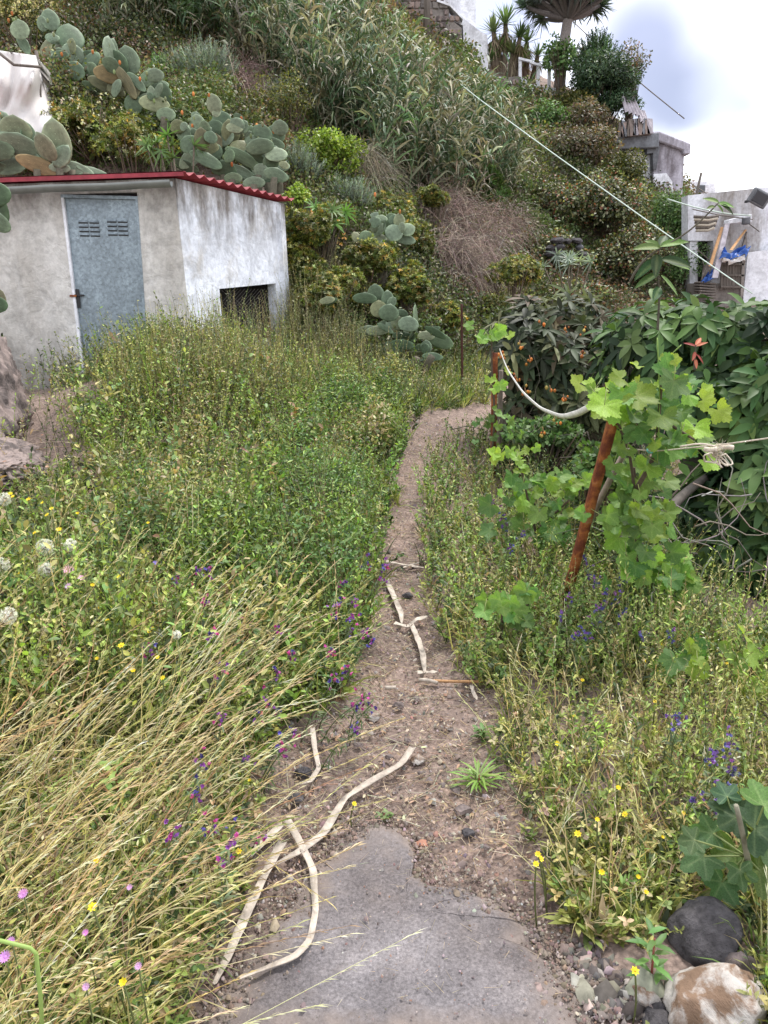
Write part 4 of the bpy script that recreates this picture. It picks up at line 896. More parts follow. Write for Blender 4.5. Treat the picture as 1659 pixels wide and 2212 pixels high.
# ------------------------------------------------------------------ hilltop: house, walls, yuccas, dragon tree
def P3(px, py, Y): return at(px, py, Y)
def panel(name, pts, Y, th, m, parent=None, bev=0.0): return prism(name, [at(a, b, Y) for a, b in pts], (0, th, 0), m, parent, bev)
def hilltop():
    h = empty('hilltop_house', at(960, 150, 25), 'white rendered house with a rough stone wall on the hilltop', 'house')
    panel('white_wall', [(945, -60), (1027, -60), (1028, 62), (1052, 75), (1062, 165), (1000, 178), (975, 40), (945, 25)], 25.5, 2.5, M_WHITE, h)
    panel('buttress', [(980, 22), (1012, 48), (1050, 76), (1056, 160), (1050, 158), (1003, 135), (1000, 55), (978, 45)], 25.2, .28, M_WHITE, h)
    panel('stone_wall', [(850, -60), (944, -60), (944, 0), (970, 20), (971, 40), (997, 60), (998, 92), (994, 94), (993, 150), (930, 150), (870, 120)], 25.0, .5, M_STW, h)
    # blocks of the stone wall, each proud of the mortar
    rnd = random.Random(3)
    y = -10; 
    while y < 140:
        hgt = rnd.uniform(11, 17); x = 862 + rnd.uniform(0, 8)
        xm = 968 if y < 25 else 994
        while x < xm - 6:
            w = min(rnd.uniform(12, 32), xm - x)
            if rnd.random() < .86:
                j = lambda: rnd.uniform(-1.2, 1.2)
                prism('stone', [at(x + .9 + j(), y + j() + .9, 24.95), at(x + w - .9 + j(), y + j() + .9, 24.95), at(x + w - .9 + j(), y + hgt - .9 + j(), 24.95), at(x + .9 + j(), y + hgt - .9 + j(), 24.95)], (0, .1, 0), M_BLOCK if rnd.random() < .4 else (M_STW if rnd.random() < .6 else M_ROCKP), h, .02)
            x += w
        y += hgt
    panel('coping', [(944, -2), (972, 8), (1000, 38), (1000, 42), (972, 13), (944, 3)], 24.9, .5, M_WHITE, h)
    # big pale boulder under the wall
    rock('boulder', 'large rounded pale boulder half hidden under the hilltop stone wall', at(955, 118, 24.3), (.42, .4, .42), M_ROCK2, 'rock')
    # pole
    p = tube_obj('wooden_pole', [at(925, -60, 23.5), at(923, 0, 23.5), at(921, 85, 23.5)], .09, M_GREYW, None, 8, (.1, .1, .1)); tag(p, 'weathered wooden pole in front of the hilltop stone wall', 'pole')
    # low wall
    w = empty('garden_wall', at(1100, 185, 25.2), 'low stone wall with pale top between the hilltop house and the railing', 'wall')
    panel('wall_face', [(996, 130), (1060, 168), (1088, 168), (1122, 164), (1124, 200), (1000, 200)], 24.8, .4, M_STW, w)
    rnd = random.Random(8)
    for r_ in range(2):
        for c_ in range(5):
            x = 1052 + c_ * 14 + r_ * 5; yy = 172 + r_ * 12
            if x + 12 < 1124: prism('stone', [at(x, yy, 24.75), at(x + 12.5, yy - .5, 24.75), at(x + 12, yy + 10, 24.75), at(x, yy + 10.5, 24.75)], (0, .1, 0), M_BLOCK if rnd.random() < .5 else M_STW, w, .02)
    panel('coping', [(1000, 128), (1062, 162), (1088, 167), (1088, 169), (1060, 166), (1000, 132)], 24.7, .5, M_WHITE, w)
    # white railing / frame
    f = empty('white_railing', at(1160, 205, 25), 'white frame railing of square posts beside the dragon tree', 'railing')
    panel('parapet', [(1124, 164), (1150, 182), (1168, 186), (1200, 190), (1200, 215), (1160, 215), (1125, 190)], 25.0, .15, M_WHITE, f)
    for x, a, b in ((1124, 124, 166), (1163, 136, 186), (1187, 144, 200)): panel('post', [(x - 3, a), (x + 3, a), (x + 3, b), (x - 3, b)], 24.95, .1, M_WHITE, f)
    panel('rail', [(1121, 123), (1150, 130), (1150, 135), (1121, 128)], 24.9, .1, M_WHITE, f)
    panel('rail', [(1145, 131), (1192, 146), (1192, 150), (1145, 136)], 24.88, .1, M_WHITE, f)
def rock(name, label, c, r, m, cat='stone', seed=None, group=None, parent=None, flatb=False):
    bm = bmesh.new(); bmesh.ops.create_icosphere(bm, subdivisions=6 if 'outcrop' in name else 4, radius=1)
    sd = seed if seed is not None else random.randint(0, 9999)
    from mathutils import noise as mn
    o = Vector((sd * 1.37 % 50, sd * 2.11 % 50, sd * .73 % 50))
    cuts = [(Vector(rdir(1)[0]).normalized(), random.uniform(.62, .85)) for _ in range(4 if 'smooth' in (label or '') else 12)]
    for v in bm.verts:
        p = v.co.copy()
        for nn, dd in cuts:
            q = p.dot(nn)
            if q > dd: p -= nn * (q - dd) * .96
        rg = 1.9 if 'outcrop' in name else 1; d = 1 + rg * .05 * abs(mn.noise(v.co * 9 + o)) + .14 * mn.noise(v.co * 1.6 + o) + .08 * mn.noise(v.co * 4 + o) + .035 * rg * mn.noise(v.co * 12 + o) + .02 * rg * mn.noise(v.co * 30 + o)
        v.co = Vector((p.x * r[0], p.y * r[1], p.z * r[2])) * d
    me = bpy.data.meshes.new(name); bm.to_mesh(me); bm.free(); me.polygons.foreach_set('use_smooth', np.ones(len(me.polygons), bool)); me.materials.append(m)
    ob = bpy.data.objects.new(name, me); COL.objects.link(ob); ob.location = [float(v) for v in c]
    if label: tag(ob, label, cat, group)
    if parent is not None: keep(ob, parent)
    return ob
hilltop()
def yucca(label, cx, cy, Y, h, heads):
    b = at(cx, cy, Y); r = empty('yucca', b, label, 'plant', 'yuccas on the hilltop'); cl = Cloud(); st = Cloud()
    for dx, dz, s in heads:
        c = b + np.array([dx, rng.normal(0, .15), dz]); V, f = tube(smooth_path([b + np.array([dx * .4, 0, -.3]), (b + c) / 2 + np.array([dx * .3, 0, 0]), c], 6), np.linspace(.1, .07, 6), 6); st.add(V, f, np.array((.14, .11, .08)))
        rosette(cl, c[None] , np.array([[dx * .3, -.1, 1]]), 70, s, s * .085, pal(1, [(1, (.13, .19, .08))]), elev=38, spread=24, T=T_BLADE, droop=.1)
        rosette(cl, c[None] - [[0, 0, s * .35]], np.array([[0, -.1, -1.0]]), 60, s * .95, s * .08, pal(1, [(1, (.22, .17, .11))]), elev=48, spread=18, T=T_BLADE, droop=.3)
    tag(cl.build('foliage', M_LEAF, r), kind='stuff'); st.build('stem', M_BARK, r)
yucca('many headed yucca with brown skirts next to the white hilltop house', 1085, 165, 25.5, 1, [(-.25, 1.2, .55), (.12, 1.45, .6), (.5, 1.0, .5), (-.05, .75, .5), (.3, .6, .5), (-.3, .5, .45), (.62, .45, .45)])
yucca('smaller yucca with drooping brown skirt behind the white railing', 1135, 170, 26.3, 1, [(.0, .95, .5), (.35, .6, .4), (-.2, .5, .4)])
def dragon():
    b = at(1206, 225, 25.2); r = empty('dragon_tree', b, 'dragon tree with pale bare trunk and umbrella of spiky dark leaves on the hilltop', 'tree')
    fork = at(1228, 32, 25.2)
    tube_obj('trunk', [b - [0, 0, .5], at(1208, 190, 25.2), at(1216, 110, 25.2), at(1224, 60, 25.2), fork], .19, M_BARK, r, 12, (.26, .23, .22), 14, .14)
    cl = Cloud(); br = Cloud(); tips = []
    for k in range(46):
        a = 2 * pi * k / 46 * 7.0 + rng.normal(0, .1); rad = rng.uniform(.15, 1.0) ** .6 * 1.22
        p = fork + np.array([cos(a) * rad, sin(a) * rad, .62 - .34 * (rad / 1.22) ** 2 + rng.normal(0, .04)])
        mid = fork + (p - fork) * .5 + np.array([0, 0, -.09 * rad])
        V, f = tube(smooth_path([fork + [0, 0, -.08], mid, p], 7), np.linspace(.10, .045, 7), 6); br.add(V, f, np.array((.18, .16, .16))); tips.append(p)
    tips = np.array(tips); ax = nrm((tips - fork) * np.array([1, 1, .6]) + np.array([0, 0, .35]))
    rosette(cl, tips, ax, 60, .42, .03, pal(len(tips), [(1, (.05, .07, .055))]), elev=30, spread=26, T=T_BLADE, droop=.12)
    rosette(cl, tips + [0, 0, .06], ax, 40, .35, .03, pal(len(tips), [(1, (.07, .10, .07))]), elev=60, spread=20, T=T_BLADE, droop=.05)
    tag(br.build('branches', M_BARK, r, True), kind='stuff'); tag(cl.build('crown', M_LEAF, r), kind='stuff')
dragon()

# ------------------------------------------------------------------ ruined concrete building on the ridge
def ruin():
    h = empty('ruined_building', at(1420, 400, 24), 'stained flat roofed building with grey concrete edge on the ridge', 'building')
    Y = 23.6
    panel('white_wall', [(1355, 318), (1420, 322), (1424, 420), (1380, 420), (1355, 400)], Y + .1, .4, M_WHITE, h)
    panel('stained_wall', [(1412, 300), (1480, 312), (1478, 330), (1474, 420), (1412, 420)], Y - .15, 2.2, M_STAIN, h)
    prism('roof_slab', [at(1410, 285, Y - .3), at(1424, 283, Y - .3), at(1493, 310, Y - .3), at(1492, 333, Y - .3), at(1477, 333, Y - .3), at(1476, 325, Y - .3), at(1410, 300, Y - .3)], (0, 2.6, 0), M_STAIN, h, .03)
    prism('concrete_beam', [at(1328, 298, Y - .4), at(1424, 286, Y - .4), at(1424, 318, Y - .4), at(1330, 322, Y - .4)], (0, .6, 0), M_GREYC, h, .02)
    panel('column', [(1398, 318), (1426, 316), (1418, 366), (1411, 366), (1411, 330), (1398, 332)], Y - .2, .25, M_GREYC, h)
    panel('white_patch', [(1412, 376), (1440, 374), (1452, 392), (1455, 415), (1412, 415)], Y - .2, .06, M_WHITE, h)
    # leaning corrugated sheets
    def corr(label, q, m):
        A, B, C_, D_ = [np.array(at(*p)) for p in q]; V = []; n = 28
        nn = nrm(np.cross(B - A, D_ - A))
        for k in range(n + 1):
            t = k / n; o = nn * .035 * sin(t * 2 * pi * 5)
            V += [A + (B - A) * t + o, D_ + (C_ - D_) * t + o]
        VV = np.array(V); lo = VV + nn * .012; m2 = len(VV); f = [(2 * k, 2 * k + 2, 2 * k + 3, 2 * k + 1) for k in range(n)]; f2 = [tuple(i + m2 for i in x[::-1]) for x in f]
        cl = Cloud(); cl.add(np.concatenate([VV, lo]), f + f2, np.array((.4, .4, .4))); o = cl.build('corrugated_sheet', m); tag(o, label, 'roof sheet', 'sheets leaning on the ruined building')
    corr('pale rusty corrugated sheet tilted highest above the rubble on the ruined building', [(1342, 208, 23.2), (1368, 210, 23.5), (1390, 254, 23.2), (1350, 240, 22.9)], M_TINF)
    corr('narrow corrugated sheet at the right of the taller one, leaning over the rubble', [(1374, 236, 23.4), (1392, 240, 23.6), (1404, 277, 23.2), (1384, 260, 22.9)], M_TINF)
    rnd = random.Random(5)
    for k in range(11):
        x = 1334 + k * 6.5; y = 262 + rnd.uniform(-8, 6); a = rnd.uniform(-5, 7)
        o = prism('board', [at(x + a, y, 23.0), at(x + a + rnd.uniform(8, 14), y + rnd.uniform(-4, 6), 23.0 + rnd.uniform(0, .3)), at(x + rnd.uniform(8, 13), 296 - k * .8, 23.0), at(x, 297 - k * .8, 23.0)], (0, .05 + .02 * k, 0), [M_GREYW, M_BLOCK, M_TINF, M_GREYC][rnd.randrange(4)])
        tag(o, f'{ORD[k]} upright broken board from the left under the corrugated sheets', 'board', 'rubble boards on the ruined building')
    # far white block
    f = empty('white_house', at(1510, 420, 34), 'small white flat house with one square window far right behind the ridge', 'house')
    panel('wall', [(1474, 384), (1530, 386), (1548, 392), (1556, 440), (1474, 440)], 34, 4, M_WHITE, f, .12)
    panel('window', [(1508, 400), (1523, 400), (1522, 415), (1507, 415)], 33.9, .15, M_GLASS, f); panel('shutter', [(1524, 400), (1533, 400), (1533, 415), (1523, 415)], 33.88, .1, M_WHITE, f)
    p = tube_obj('antenna_pole', [at(1496, 470, 20), at(1504, 420, 20), at(1515, 373, 20)], .03, M_GREYW); tag(p, 'thin grey pole rising against the sky beside the small white house', 'pole')
    # a piece of old terrace wall among the ivy
    t = empty('terrace_wall', at(1220, 520, 17), 'dark old dry stone terrace wall showing through the ivy', 'wall')
    rn = random.Random(4)
    for row in range(3):
        x = 1178 + rn.uniform(0, 10)
        while x < 1262:
            w = rn.uniform(10, 30); y = 512 + row * 15; a, b_, c_, d_ = [rn.uniform(-2.5, 2.5) for _ in range(4)]
            if rn.random() < .8: prism('stone', [at(x, y + a, 15.3), at(x + w, y + b_, 15.3 + .02 * c_), at(x + w + a, y + 13 + c_, 15.25), at(x + b_, y + 13 + d_, 15.3)], (0, .3, 0), M_ROCK if rn.random() < .7 else M_GREYC, t, .05)
            x += w + 1.5
ruin()

# ------------------------------------------------------------------ old house at the right
def oldhouse():
    h = empty('old_house', at(1590, 640, 17), 'old whitewashed house with peeling walls and dark doorway at the right edge', 'house')
    Y = 17.0
    panel('wall', [(1486, 422), (1700, 400), (1700, 760), (1532, 760), (1535, 650), (1541, 520), (1486, 520)], Y, .35, M_OLDW, h)
    panel('wall', [(1490, 521), (1508, 521), (1506, 700), (1490, 700)], Y + .05, .3, M_OLDW, h)
    panel('pilaster', [(1596, 560), (1614, 500), (1611, 640), (1606, 700), (1590, 700)], Y - .06, .12, M_STW, h)
    panel('white_wall', [(1616, 545), (1700, 535), (1700, 760), (1600, 760), (1606, 640)], Y - .3, .25, M_WHITE, h)
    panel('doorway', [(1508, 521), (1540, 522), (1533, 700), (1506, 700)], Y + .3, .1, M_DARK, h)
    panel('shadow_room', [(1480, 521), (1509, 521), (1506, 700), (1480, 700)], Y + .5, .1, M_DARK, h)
    # gable base wall
    panel('base_wall', [(1500, 612), (1604, 612), (1602, 700), (1500, 700)], Y - .5, .4, M_STW, h)
    # wooden gate with rails
    g = empty('wooden_gate', at(1585, 625, Y - .6), 'weathered dark plank gate under the blue tarpaulin', 'gate')
    for k in range(8):
        x = 1557 + k * 6.3; panel('plank', [(x, 562 - (3 if 1 < k < 6 else 0)), (x + 5.6, 562 - (3 if 1 < k < 6 else 0)), (x + 5.2, 625), (x - .4, 625)], Y - .62 + .01 * (k % 2), .03, M_GREYW, g)
    for yy in (568, 592, 617): panel('rail', [(1557, yy), (1607, yy + 1), (1607, yy + 5), (1557, yy + 4)], Y - .66, .03, M_GREYW, g)
    panel('gate_post', [(1603, 560), (1610, 560), (1606, 640), (1600, 640)], Y - .66, .1, M_STW, g)
    # tarp: draped wavy sheet
    def sheet(name, label, cat, q, m, amp=.05, grp=None, n=14):
        A, B, C_, D_ = [np.array(at(*p)) for p in q]; V = []
        for i in range(n + 1):
            for j in range(n + 1):
                u, v = i / n, j / n; p = (A * (1 - u) + B * u) * (1 - v) + (D_ * (1 - u) + C_ * u) * v
                d = amp * (vnoise(np.array(u * 5.), np.array(v * 4.), 31) + .5 * vnoise(np.array(u * 11.), np.array(v * 3.), 32)); V.append(p + np.array([0, -float(d), float(d) * .6]))
        f = [(i * (n + 1) + j, (i + 1) * (n + 1) + j, (i + 1) * (n + 1) + j + 1, i * (n + 1) + j + 1) for i in range(n) for j in range(n)]
        V = np.array(V); V2 = V + np.array([0, .01, 0]); k = len(V); cl = Cloud(); cl.add(np.concatenate([V, V2]), f + [tuple(x + k for x in y_[::-1]) for y_ in f], np.array((.4, .4, .4)))
        o = cl.build(name, m, smooth=True); tag(o, label, cat, grp); return o
    sheet('blue_tarp', 'crumpled blue tarpaulin thrown over the plank gate', 'tarp', [(1560, 538, 16.2), (1616, 536, 16.4), (1612, 556, 16.1), (1553, 560, 16.0)], M_BLUE, .14)
    sheet('blue_sheet', 'small hanging blue and green plastic sheet left of the plank gate', 'plastic sheet', [(1530, 588, 16.2), (1548, 575, 16.2), (1540, 606, 16.1), (1514, 610, 16.1)], M_BLUE, .08)
    sheet('white_sheet', 'crumpled white plastic along the top of the plank gate', 'plastic sheet', [(1553, 560, 16.1), (1600, 553, 16.1), (1612, 568, 16.0), (1560, 566, 16.0)], M_NET, .1)
    # leaning planks
    def plank(label, a, b, w, m, Yb=16.0, Yt=16.7): 
        o = prism('plank', [at(a[0] - w, a[1], Yt), at(a[0] + w, a[1], Yt), at(b[0] + w * 1.2, b[1], Yb), at(b[0] - w * 1.2, b[1], Yb)], (0, .04, 0), m); tag(o, label, 'plank', 'planks leaning on the old house wall')
    plank('orange wooden plank leaning left of the wide grey board', (1561, 490), (1535, 575), 2.6, M_ORW)
    plank('wide grey board leaning between the two orange planks', (1572, 482), (1545, 600), 5.0, M_TINF, 15.9, 16.6)
    plank('orange wooden plank leaning right, its end near the blue tarpaulin', (1612, 496), (1580, 540), 2.2, M_ORW)
    o = sheet('brown_panel', 'curved brown board in the dark corner by the doorway', 'board', [(1518, 566, 16.5), (1536, 572, 16.3), (1532, 598, 16.2), (1514, 606, 16.3)], M_GREYW, .05)
    # wood pile
    for k in range(6):
        o = panel('timber', [(1512, 608 + k * 6), (1547, 611 + k * 6), (1547, 615 + k * 6), (1511, 612 + k * 6)], 16.15 - .02 * k, .3, M_GREYW, None, .01); tag(o, f'{ORD[k]} timber from the top of the grey stack left of the plank gate', 'timber', 'stacked timbers by the gate')
    # roof lath bundle on brackets
    for k in range(6):
        o = tube_obj('cane', [at(1498 + k, 468 + k * 6, 16.6), at(1530, 470 + k * 5.5, 16.5), at(1553 - k * 2, 467 + k * 5, 16.4)], .03, M_STRING if k % 2 else M_GREYW, None, 5); tag(o, f'{ORD[k]} cane from the top of the bundle hung on the old house wall', 'cane', 'canes hung on the house wall')
    s = panel('white_box', [(1575, 474), (1625, 462), (1625, 480), (1574, 483)], 16.6, .25, M_WHITE, None, .01); tag(s, 'long white box under the cables on the old house wall', 'box')
    s = panel('junction_box', [(1610, 470), (1622, 468), (1621, 484), (1608, 484)], 16.4, .15, M_GREYC, None, .01); tag(s, 'small grey junction box at the end of the long white box', 'box')
    # flood light
    fl = empty('flood_light', at(1640, 430, 16), 'grey rectangular floodlight at the top right of the old house', 'lamp')
    c = at(1640, 428, 16.0)
    boxo('lamp_housing', c, (.36, .16, .28), M_GREYC, fl, (.3, .45, .1), .02); boxo('lamp_glass', c + np.array([-.02, -.09, -.01]), (.28, .02, .2), M_GLASS, fl, (.3, .45, .1)); boxo('bracket', c + np.array([.1, .4, .02]), (.05, .8, .05), M_IRON, fl)
    # cables
    for i, (pts, lb) in enumerate([([(1442, 430, 17), (1500, 448, 16.8), (1570, 462, 16.5), (1622, 466, 16.5)], 'pale cable running from the green thicket to the white box'),
                                   ([(1496, 452, 16.6), (1560, 466, 16.5), (1626, 474, 16.5)], 'dark cable just under the pale cable on the house'),
                                   ([(1476, 385, 22), (1560, 440, 18), (1640, 500, 16.5)], 'thin grey cable slanting down across the old house'),
                                   ([(1505, 538, 16.6), (1530, 560, 16.5), (1555, 590, 16.3)], 'thin cable crossing the dark doorway')]):
        o = tube_obj('cable', [at(*p) for p in pts], .014 if i == 0 else .011, M_ROPE if i == 0 else M_GREYW, None, 5, n=20); tag(o, lb, 'cable', 'cables')
    o = tube_obj('cable', [at(1236, 45, 30), at(1300, 105, 28), at(1390, 185, 26), at(1478, 256, 24)], .016, M_GREYW, None, 5, n=24); tag(o, 'overhead cable crossing the cloudy sky right of the dragon tree', 'cable', 'cables')
    o = tube_obj('rope', [at(862, 70, 21), at(925, 127, 18.5), at(1040, 218, 15), at(1200, 335, 12), at(1400, 478, 9.8), at(1560, 590, 8.6), at(1625, 634, 8.2)], .011, M_ROPE, None, 6, n=60, taper=.006); tag(o, 'long pale green rope stretched diagonally down across the whole slope', 'rope')
oldhouse()

# pale net heap at upper left
def net():
    q = [(-60, 100, 11.5), (75, 128, 12.2), (120, 228, 11.9), (108, 250, 11.6)]
    pts = [(-80, 90), (20, 108), (82, 118), (90, 140), (108, 190), (118, 222), (110, 250), (100, 300), (60, 330), (-80, 330)]
    n = 44; V = []
    r = empty('covered_frame', at(30, 330, 12), 'frame wrapped in crumpled pale pink netting at the left edge above the roof', 'net cover')
    for i in range(n + 1):
        for j in range(n + 1):
            u, v = i / n, j / n
            xt = -80 + u * (158 - 0); x = -80 + u * (158 + 45 * min(v * 1.3, 1)); y = (98 + u * 22) * (1 - v) + 340 * v
            dpt = 12.0 - .5 * v + .34 * float(vnoise(np.array(u * 4. + v * 3), np.array(v * 2.5 - u * 2), 41)) + .16 * float(vnoise(np.array(u * 13. + v * 7), np.array(v * 4.), 42)) - .25 * math.exp(-((u - .5) ** 2) * 8)
            V.append(at(x, y, dpt))
    f = [(i * (n + 1) + j, (i + 1) * (n + 1) + j, (i + 1) * (n + 1) + j + 1, i * (n + 1) + j + 1) for i in range(n) for j in range(n)]
    top = []
    V = np.array(V); k = len(V); back = V + np.array([-.1, .9, -.05])
    edge = [(i * (n + 1), (i + 1) * (n + 1)) for i in range(n)]
    f3 = [(a, a + k, b + k, b) for a, b in edge] + [(n * (n + 1) + j, n * (n + 1) + j + 1, n * (n + 1) + j + 1 + k, n * (n + 1) + j + k) for j in range(n)]
    cl = Cloud(); cl.add(np.concatenate([V, back]), f + f3, np.array((.5, .45, .45))); cl.build('netting', M_NET, r, smooth=True)
    tube_obj('pole', [at(-20, 100, 11.6), at(30, 140, 11.4), at(90, 145, 11.7)], .02, M_GREYW, r, 6); tube_obj('pole', [at(78, 110, 12), at(84, 150, 12), at(90, 330, 12)], .025, M_GREYW, r, 6)
net()
rock('rock_outcrop', 'rough pinkish rock bank at the left edge in front of the shed', at(-70, 905, 6.0), (.52, .6, .95), M_ROCKP, 'rock', 12)
rock('rock_outcrop', 'lower pinkish rock at the left edge nearer the camera, above the dandelion clocks', at(-25, 1010, 5.3), (.42, .6, .22), M_ROCKP, 'rock', 31)
for k, (a, b, c_, s) in enumerate([(700, 790, 9.2, .16), (730, 815, 9.0, .12), (765, 822, 8.8, .14), (800, 828, 8.7, .10), (690, 815, 9.0, .13)]):
    p = at(a, b, c_); p[2] = float(H(p[0], p[1])) + s * .3
    rock('stone', f'pale stone among the weeds at the foot of the slope, {ORD[sorted([700, 730, 765, 800, 690]).index(a)]} from the left', p, (s * 1.3, s, s * .7), M_ROCK2, 'stone', 50 + k, 'stones at the foot of the slope')

# ------------------------------------------------------------------ posts
def post(label, top, bot, Yt, Yb, w, m, name='rusty_post'):
    a = at(*top, Yt); b = at(*bot, Yb); b = b.copy(); d = nrm(b - a); b = b + d * .15
    x = nrm(np.cross(d, np.array([0, 1.0, 0]))) * w; y = nrm(np.cross(d, x)) * w; th = .005
    # rolled angle profile: two flanges at right angles
    r = empty(name, b, label, 'post', 'rusty posts by the path')
    nseg = 14
    def flange(nm, e, n_):
        V = []
        for k in range(nseg + 1):
            p = a + (b - a) * k / nseg + x * .03 * float(vnoise(np.array(k * .7), np.array(3.), 5))
            V += [p, p + e, p + e + n_, p + n_]
        f = [(k * 4 + i, k * 4 + (i + 1) % 4, k * 4 + 4 + (i + 1) % 4, k * 4 + 4 + i) for k in range(nseg) for i in range(4)] + [(0, 3, 2, 1), (nseg * 4, nseg * 4 + 1, nseg * 4 + 2, nseg * 4 + 3)]
        cl = Cloud(); cl.add(np.array(V), f, np.array((.1, .04, .02))); cl.build(nm, m, r)
    flange('front_flange', x, nrm(y) * th); flange('side_flange', y * -.8, nrm(x) * th)
    return r
YP = 3.75
post('leaning rusty angle iron post carrying the vine, nearest the camera', (1318, 900), (1214, 1300), 3.45, YP, .042, M_RUST)
post('upright rusty iron post wound with vine leaves beside the bend of the path', (1064, 762), (1060, 985), 5.9, 6.0, .040, M_RUST)
post('thin dark rusty post standing alone at the foot of the slope', (995, 656), (996, 805), 9.3, 9.3, .026, flat('dark_rust', (.06, .022, .016), .8))
o = tube_obj('fallen_limb', [at(1400, 1160, 4.3), at(1450, 1090, 4.4), at(1510, 1040, 4.7), at(1560, 1010, 5.0)], .035, M_BARK, None, 8, (.13, .115, .10), 10, .02); tag(o, 'thick grey bare limb rising to the right behind the vine', 'branch')
o = tube_obj('wooden_stake', [at(1205, 1310, 3.85), at(1268, 1130, 3.75), at(1345, 985, 3.7)], .018, M_BARK, None, 7, (.22, .18, .14), 8, .015); tag(o, 'slanting grey wooden stake crossing behind the leaning rusty post', 'stake')
o = tube_obj('wooden_stake', [at(1078, 985, 6.1), at(1080, 890, 6.1), at(1082, 800, 6.05)], .022, M_BARK, None, 7, (.16, .13, .11), 8, .018); tag(o, 'dark wooden stake right behind the upright rusty post', 'stake')

# ------------------------------------------------------------------ bands of dried leaf
def strap(label, pts, w, name='dried_leaf_strip', group=None, rise=.006, m=M_STRAP, world=None, twist=None):
    if world is None:
        q = hit([p[0] for p in pts], [p[1] for p in pts]); q[:, 2] += rise + .03
        if len(pts[0]) > 2: q[:, 2] += np.array([p[2] for p in pts])
    else: q = np.array(world, float)
    tt = np.concatenate([[0], np.cumsum(np.linalg.norm(np.diff(q, axis=0), axis=1))]); uu = np.linspace(0, tt[-1], 44); q = np.stack([np.interp(uu, tt, q[:, k]) for k in range(3)], 1)
    for _ in range(1 if world is None else 4): q[1:-1] = (q[:-2] + 2 * q[1:-1] + q[2:]) / 4
    n = len(q); tan = nrm(np.gradient(q, axis=0)); V = []
    for k in range(n):
        up = np.array([0, 0, 1.0]); sd = nrm(np.cross(tan[k], up)); nn = np.cross(sd, tan[k])
        an = (twist[0] + (twist[1] - twist[0]) * k / (n - 1)) if twist else .35 * float(vnoise(np.array(k * .15), np.array(len(pts) * 3.7), 3))
        s2 = sd * cos(an) + nn * sin(an); n2 = nn * cos(an) - sd * sin(an)
        ww = w * .72 * (1 + .18 * float(vnoise(np.array(k * .25), np.array(w * 999), 4))) * (1 - .6 * max(0, (k / (n - 1)) - .85) / .15) / 2
        V += [q[k] - s2 * ww + n2 * .003, q[k] + n2 * -.002, q[k] + s2 * ww + n2 * .003, q[k] + s2 * ww, q[k] - n2 * .004, q[k] - s2 * ww]
    f = [(k * 6 + i, k * 6 + (i + 1) % 6, k * 6 + 6 + (i + 1) % 6, k * 6 + 6 + i) for k in range(n - 1) for i in range(6)] + [(0, 5, 4, 3, 2, 1)[:4]]
    cl = Cloud(); cl.add(np.array(V), f, np.array((.5, .45, .4))); o = cl.build(name, m, None); tag(o, label, 'dried leaf', group or 'bleached leaf strips on the path'); return o
strap('long bleached strip lying folded from the stones down to the grass at lower left', [(892, 1632), (868, 1668), (800, 1705), (745, 1745), (700, 1820), (650, 1865), (560, 1912)], .034)
strap('bleached strip lying from the dirt down along the concrete to the bottom left', [(612, 1842), (590, 1880), (545, 1980), (490, 2100), (466, 2150)], .034)
strap('bent bleached strip curving round on the concrete slab', [(622, 1788), (650, 1840), (678, 1900), (684, 1990), (672, 2060), (640, 2095), (520, 2135)], .026)
strap('bleached strip slanting off to the left under the dry grass', [(612, 1805), (560, 1850), (520, 1885), (468, 1925)], .03)
strap('short bleached strip hanging down over the dirt below the pink flowers', [(676, 1592), (682, 1640), (690, 1680), (672, 1706), (640, 1716)], .024)
strap('forked strip on the path below the crossing canes', [(834, 1262), (850, 1300), (866, 1340), (868, 1362)], .04, twist=(.1, .3))
strap('strip on the path ending at the small curled scrap', [(888, 1362), (904, 1395), (914, 1430), (918, 1468)], .036)
strap('pale cane end lying across the upper path', [(834, 1222), (870, 1235), (915, 1240)], .03)
strap('short piece of strip crossing the pale cane end on the upper path', [(915, 1228), (890, 1232), (872, 1236)], .022)
strap('orange brown dried leaf scrap in the middle of the path', [(852, 1364), (880, 1366), (900, 1352), (925, 1348)], .035)
strap('curled grey scrap of leaf at the lower end of the path strip', [(902, 1468), (925, 1466), (945, 1468)], .03)
strap('thin dry strip lying in the dirt at the right of the path', [(1018, 1496), (1022, 1515), (1030, 1530)], .02)
strap('dry pale leaf piece in the weeds above the crossing strips', [(560, 1778), (530, 1800), (500, 1830)], .02)
# canes lying on the path
for k, (a, b, lb) in enumerate([((905, 1487), (1070, 1490), 'long thin orange cane lying across the path'), ((905, 1485), (945, 1488), 'short pale cane piece at the left end of the orange cane'), ((832, 1500), (856, 1500), 'short pale cane piece at the left edge of the path')]):
    q = hit([a[0], (a[0] + b[0]) / 2, b[0]], [a[1], (a[1] + b[1]) / 2, b[1]]); q[:, 2] += .035; o = tube_obj('cane', q, .008 if k else .006, M_STRAP if k else M_ORW, None, 6, n=6); tag(o, lb, 'cane', 'cane pieces on the path')
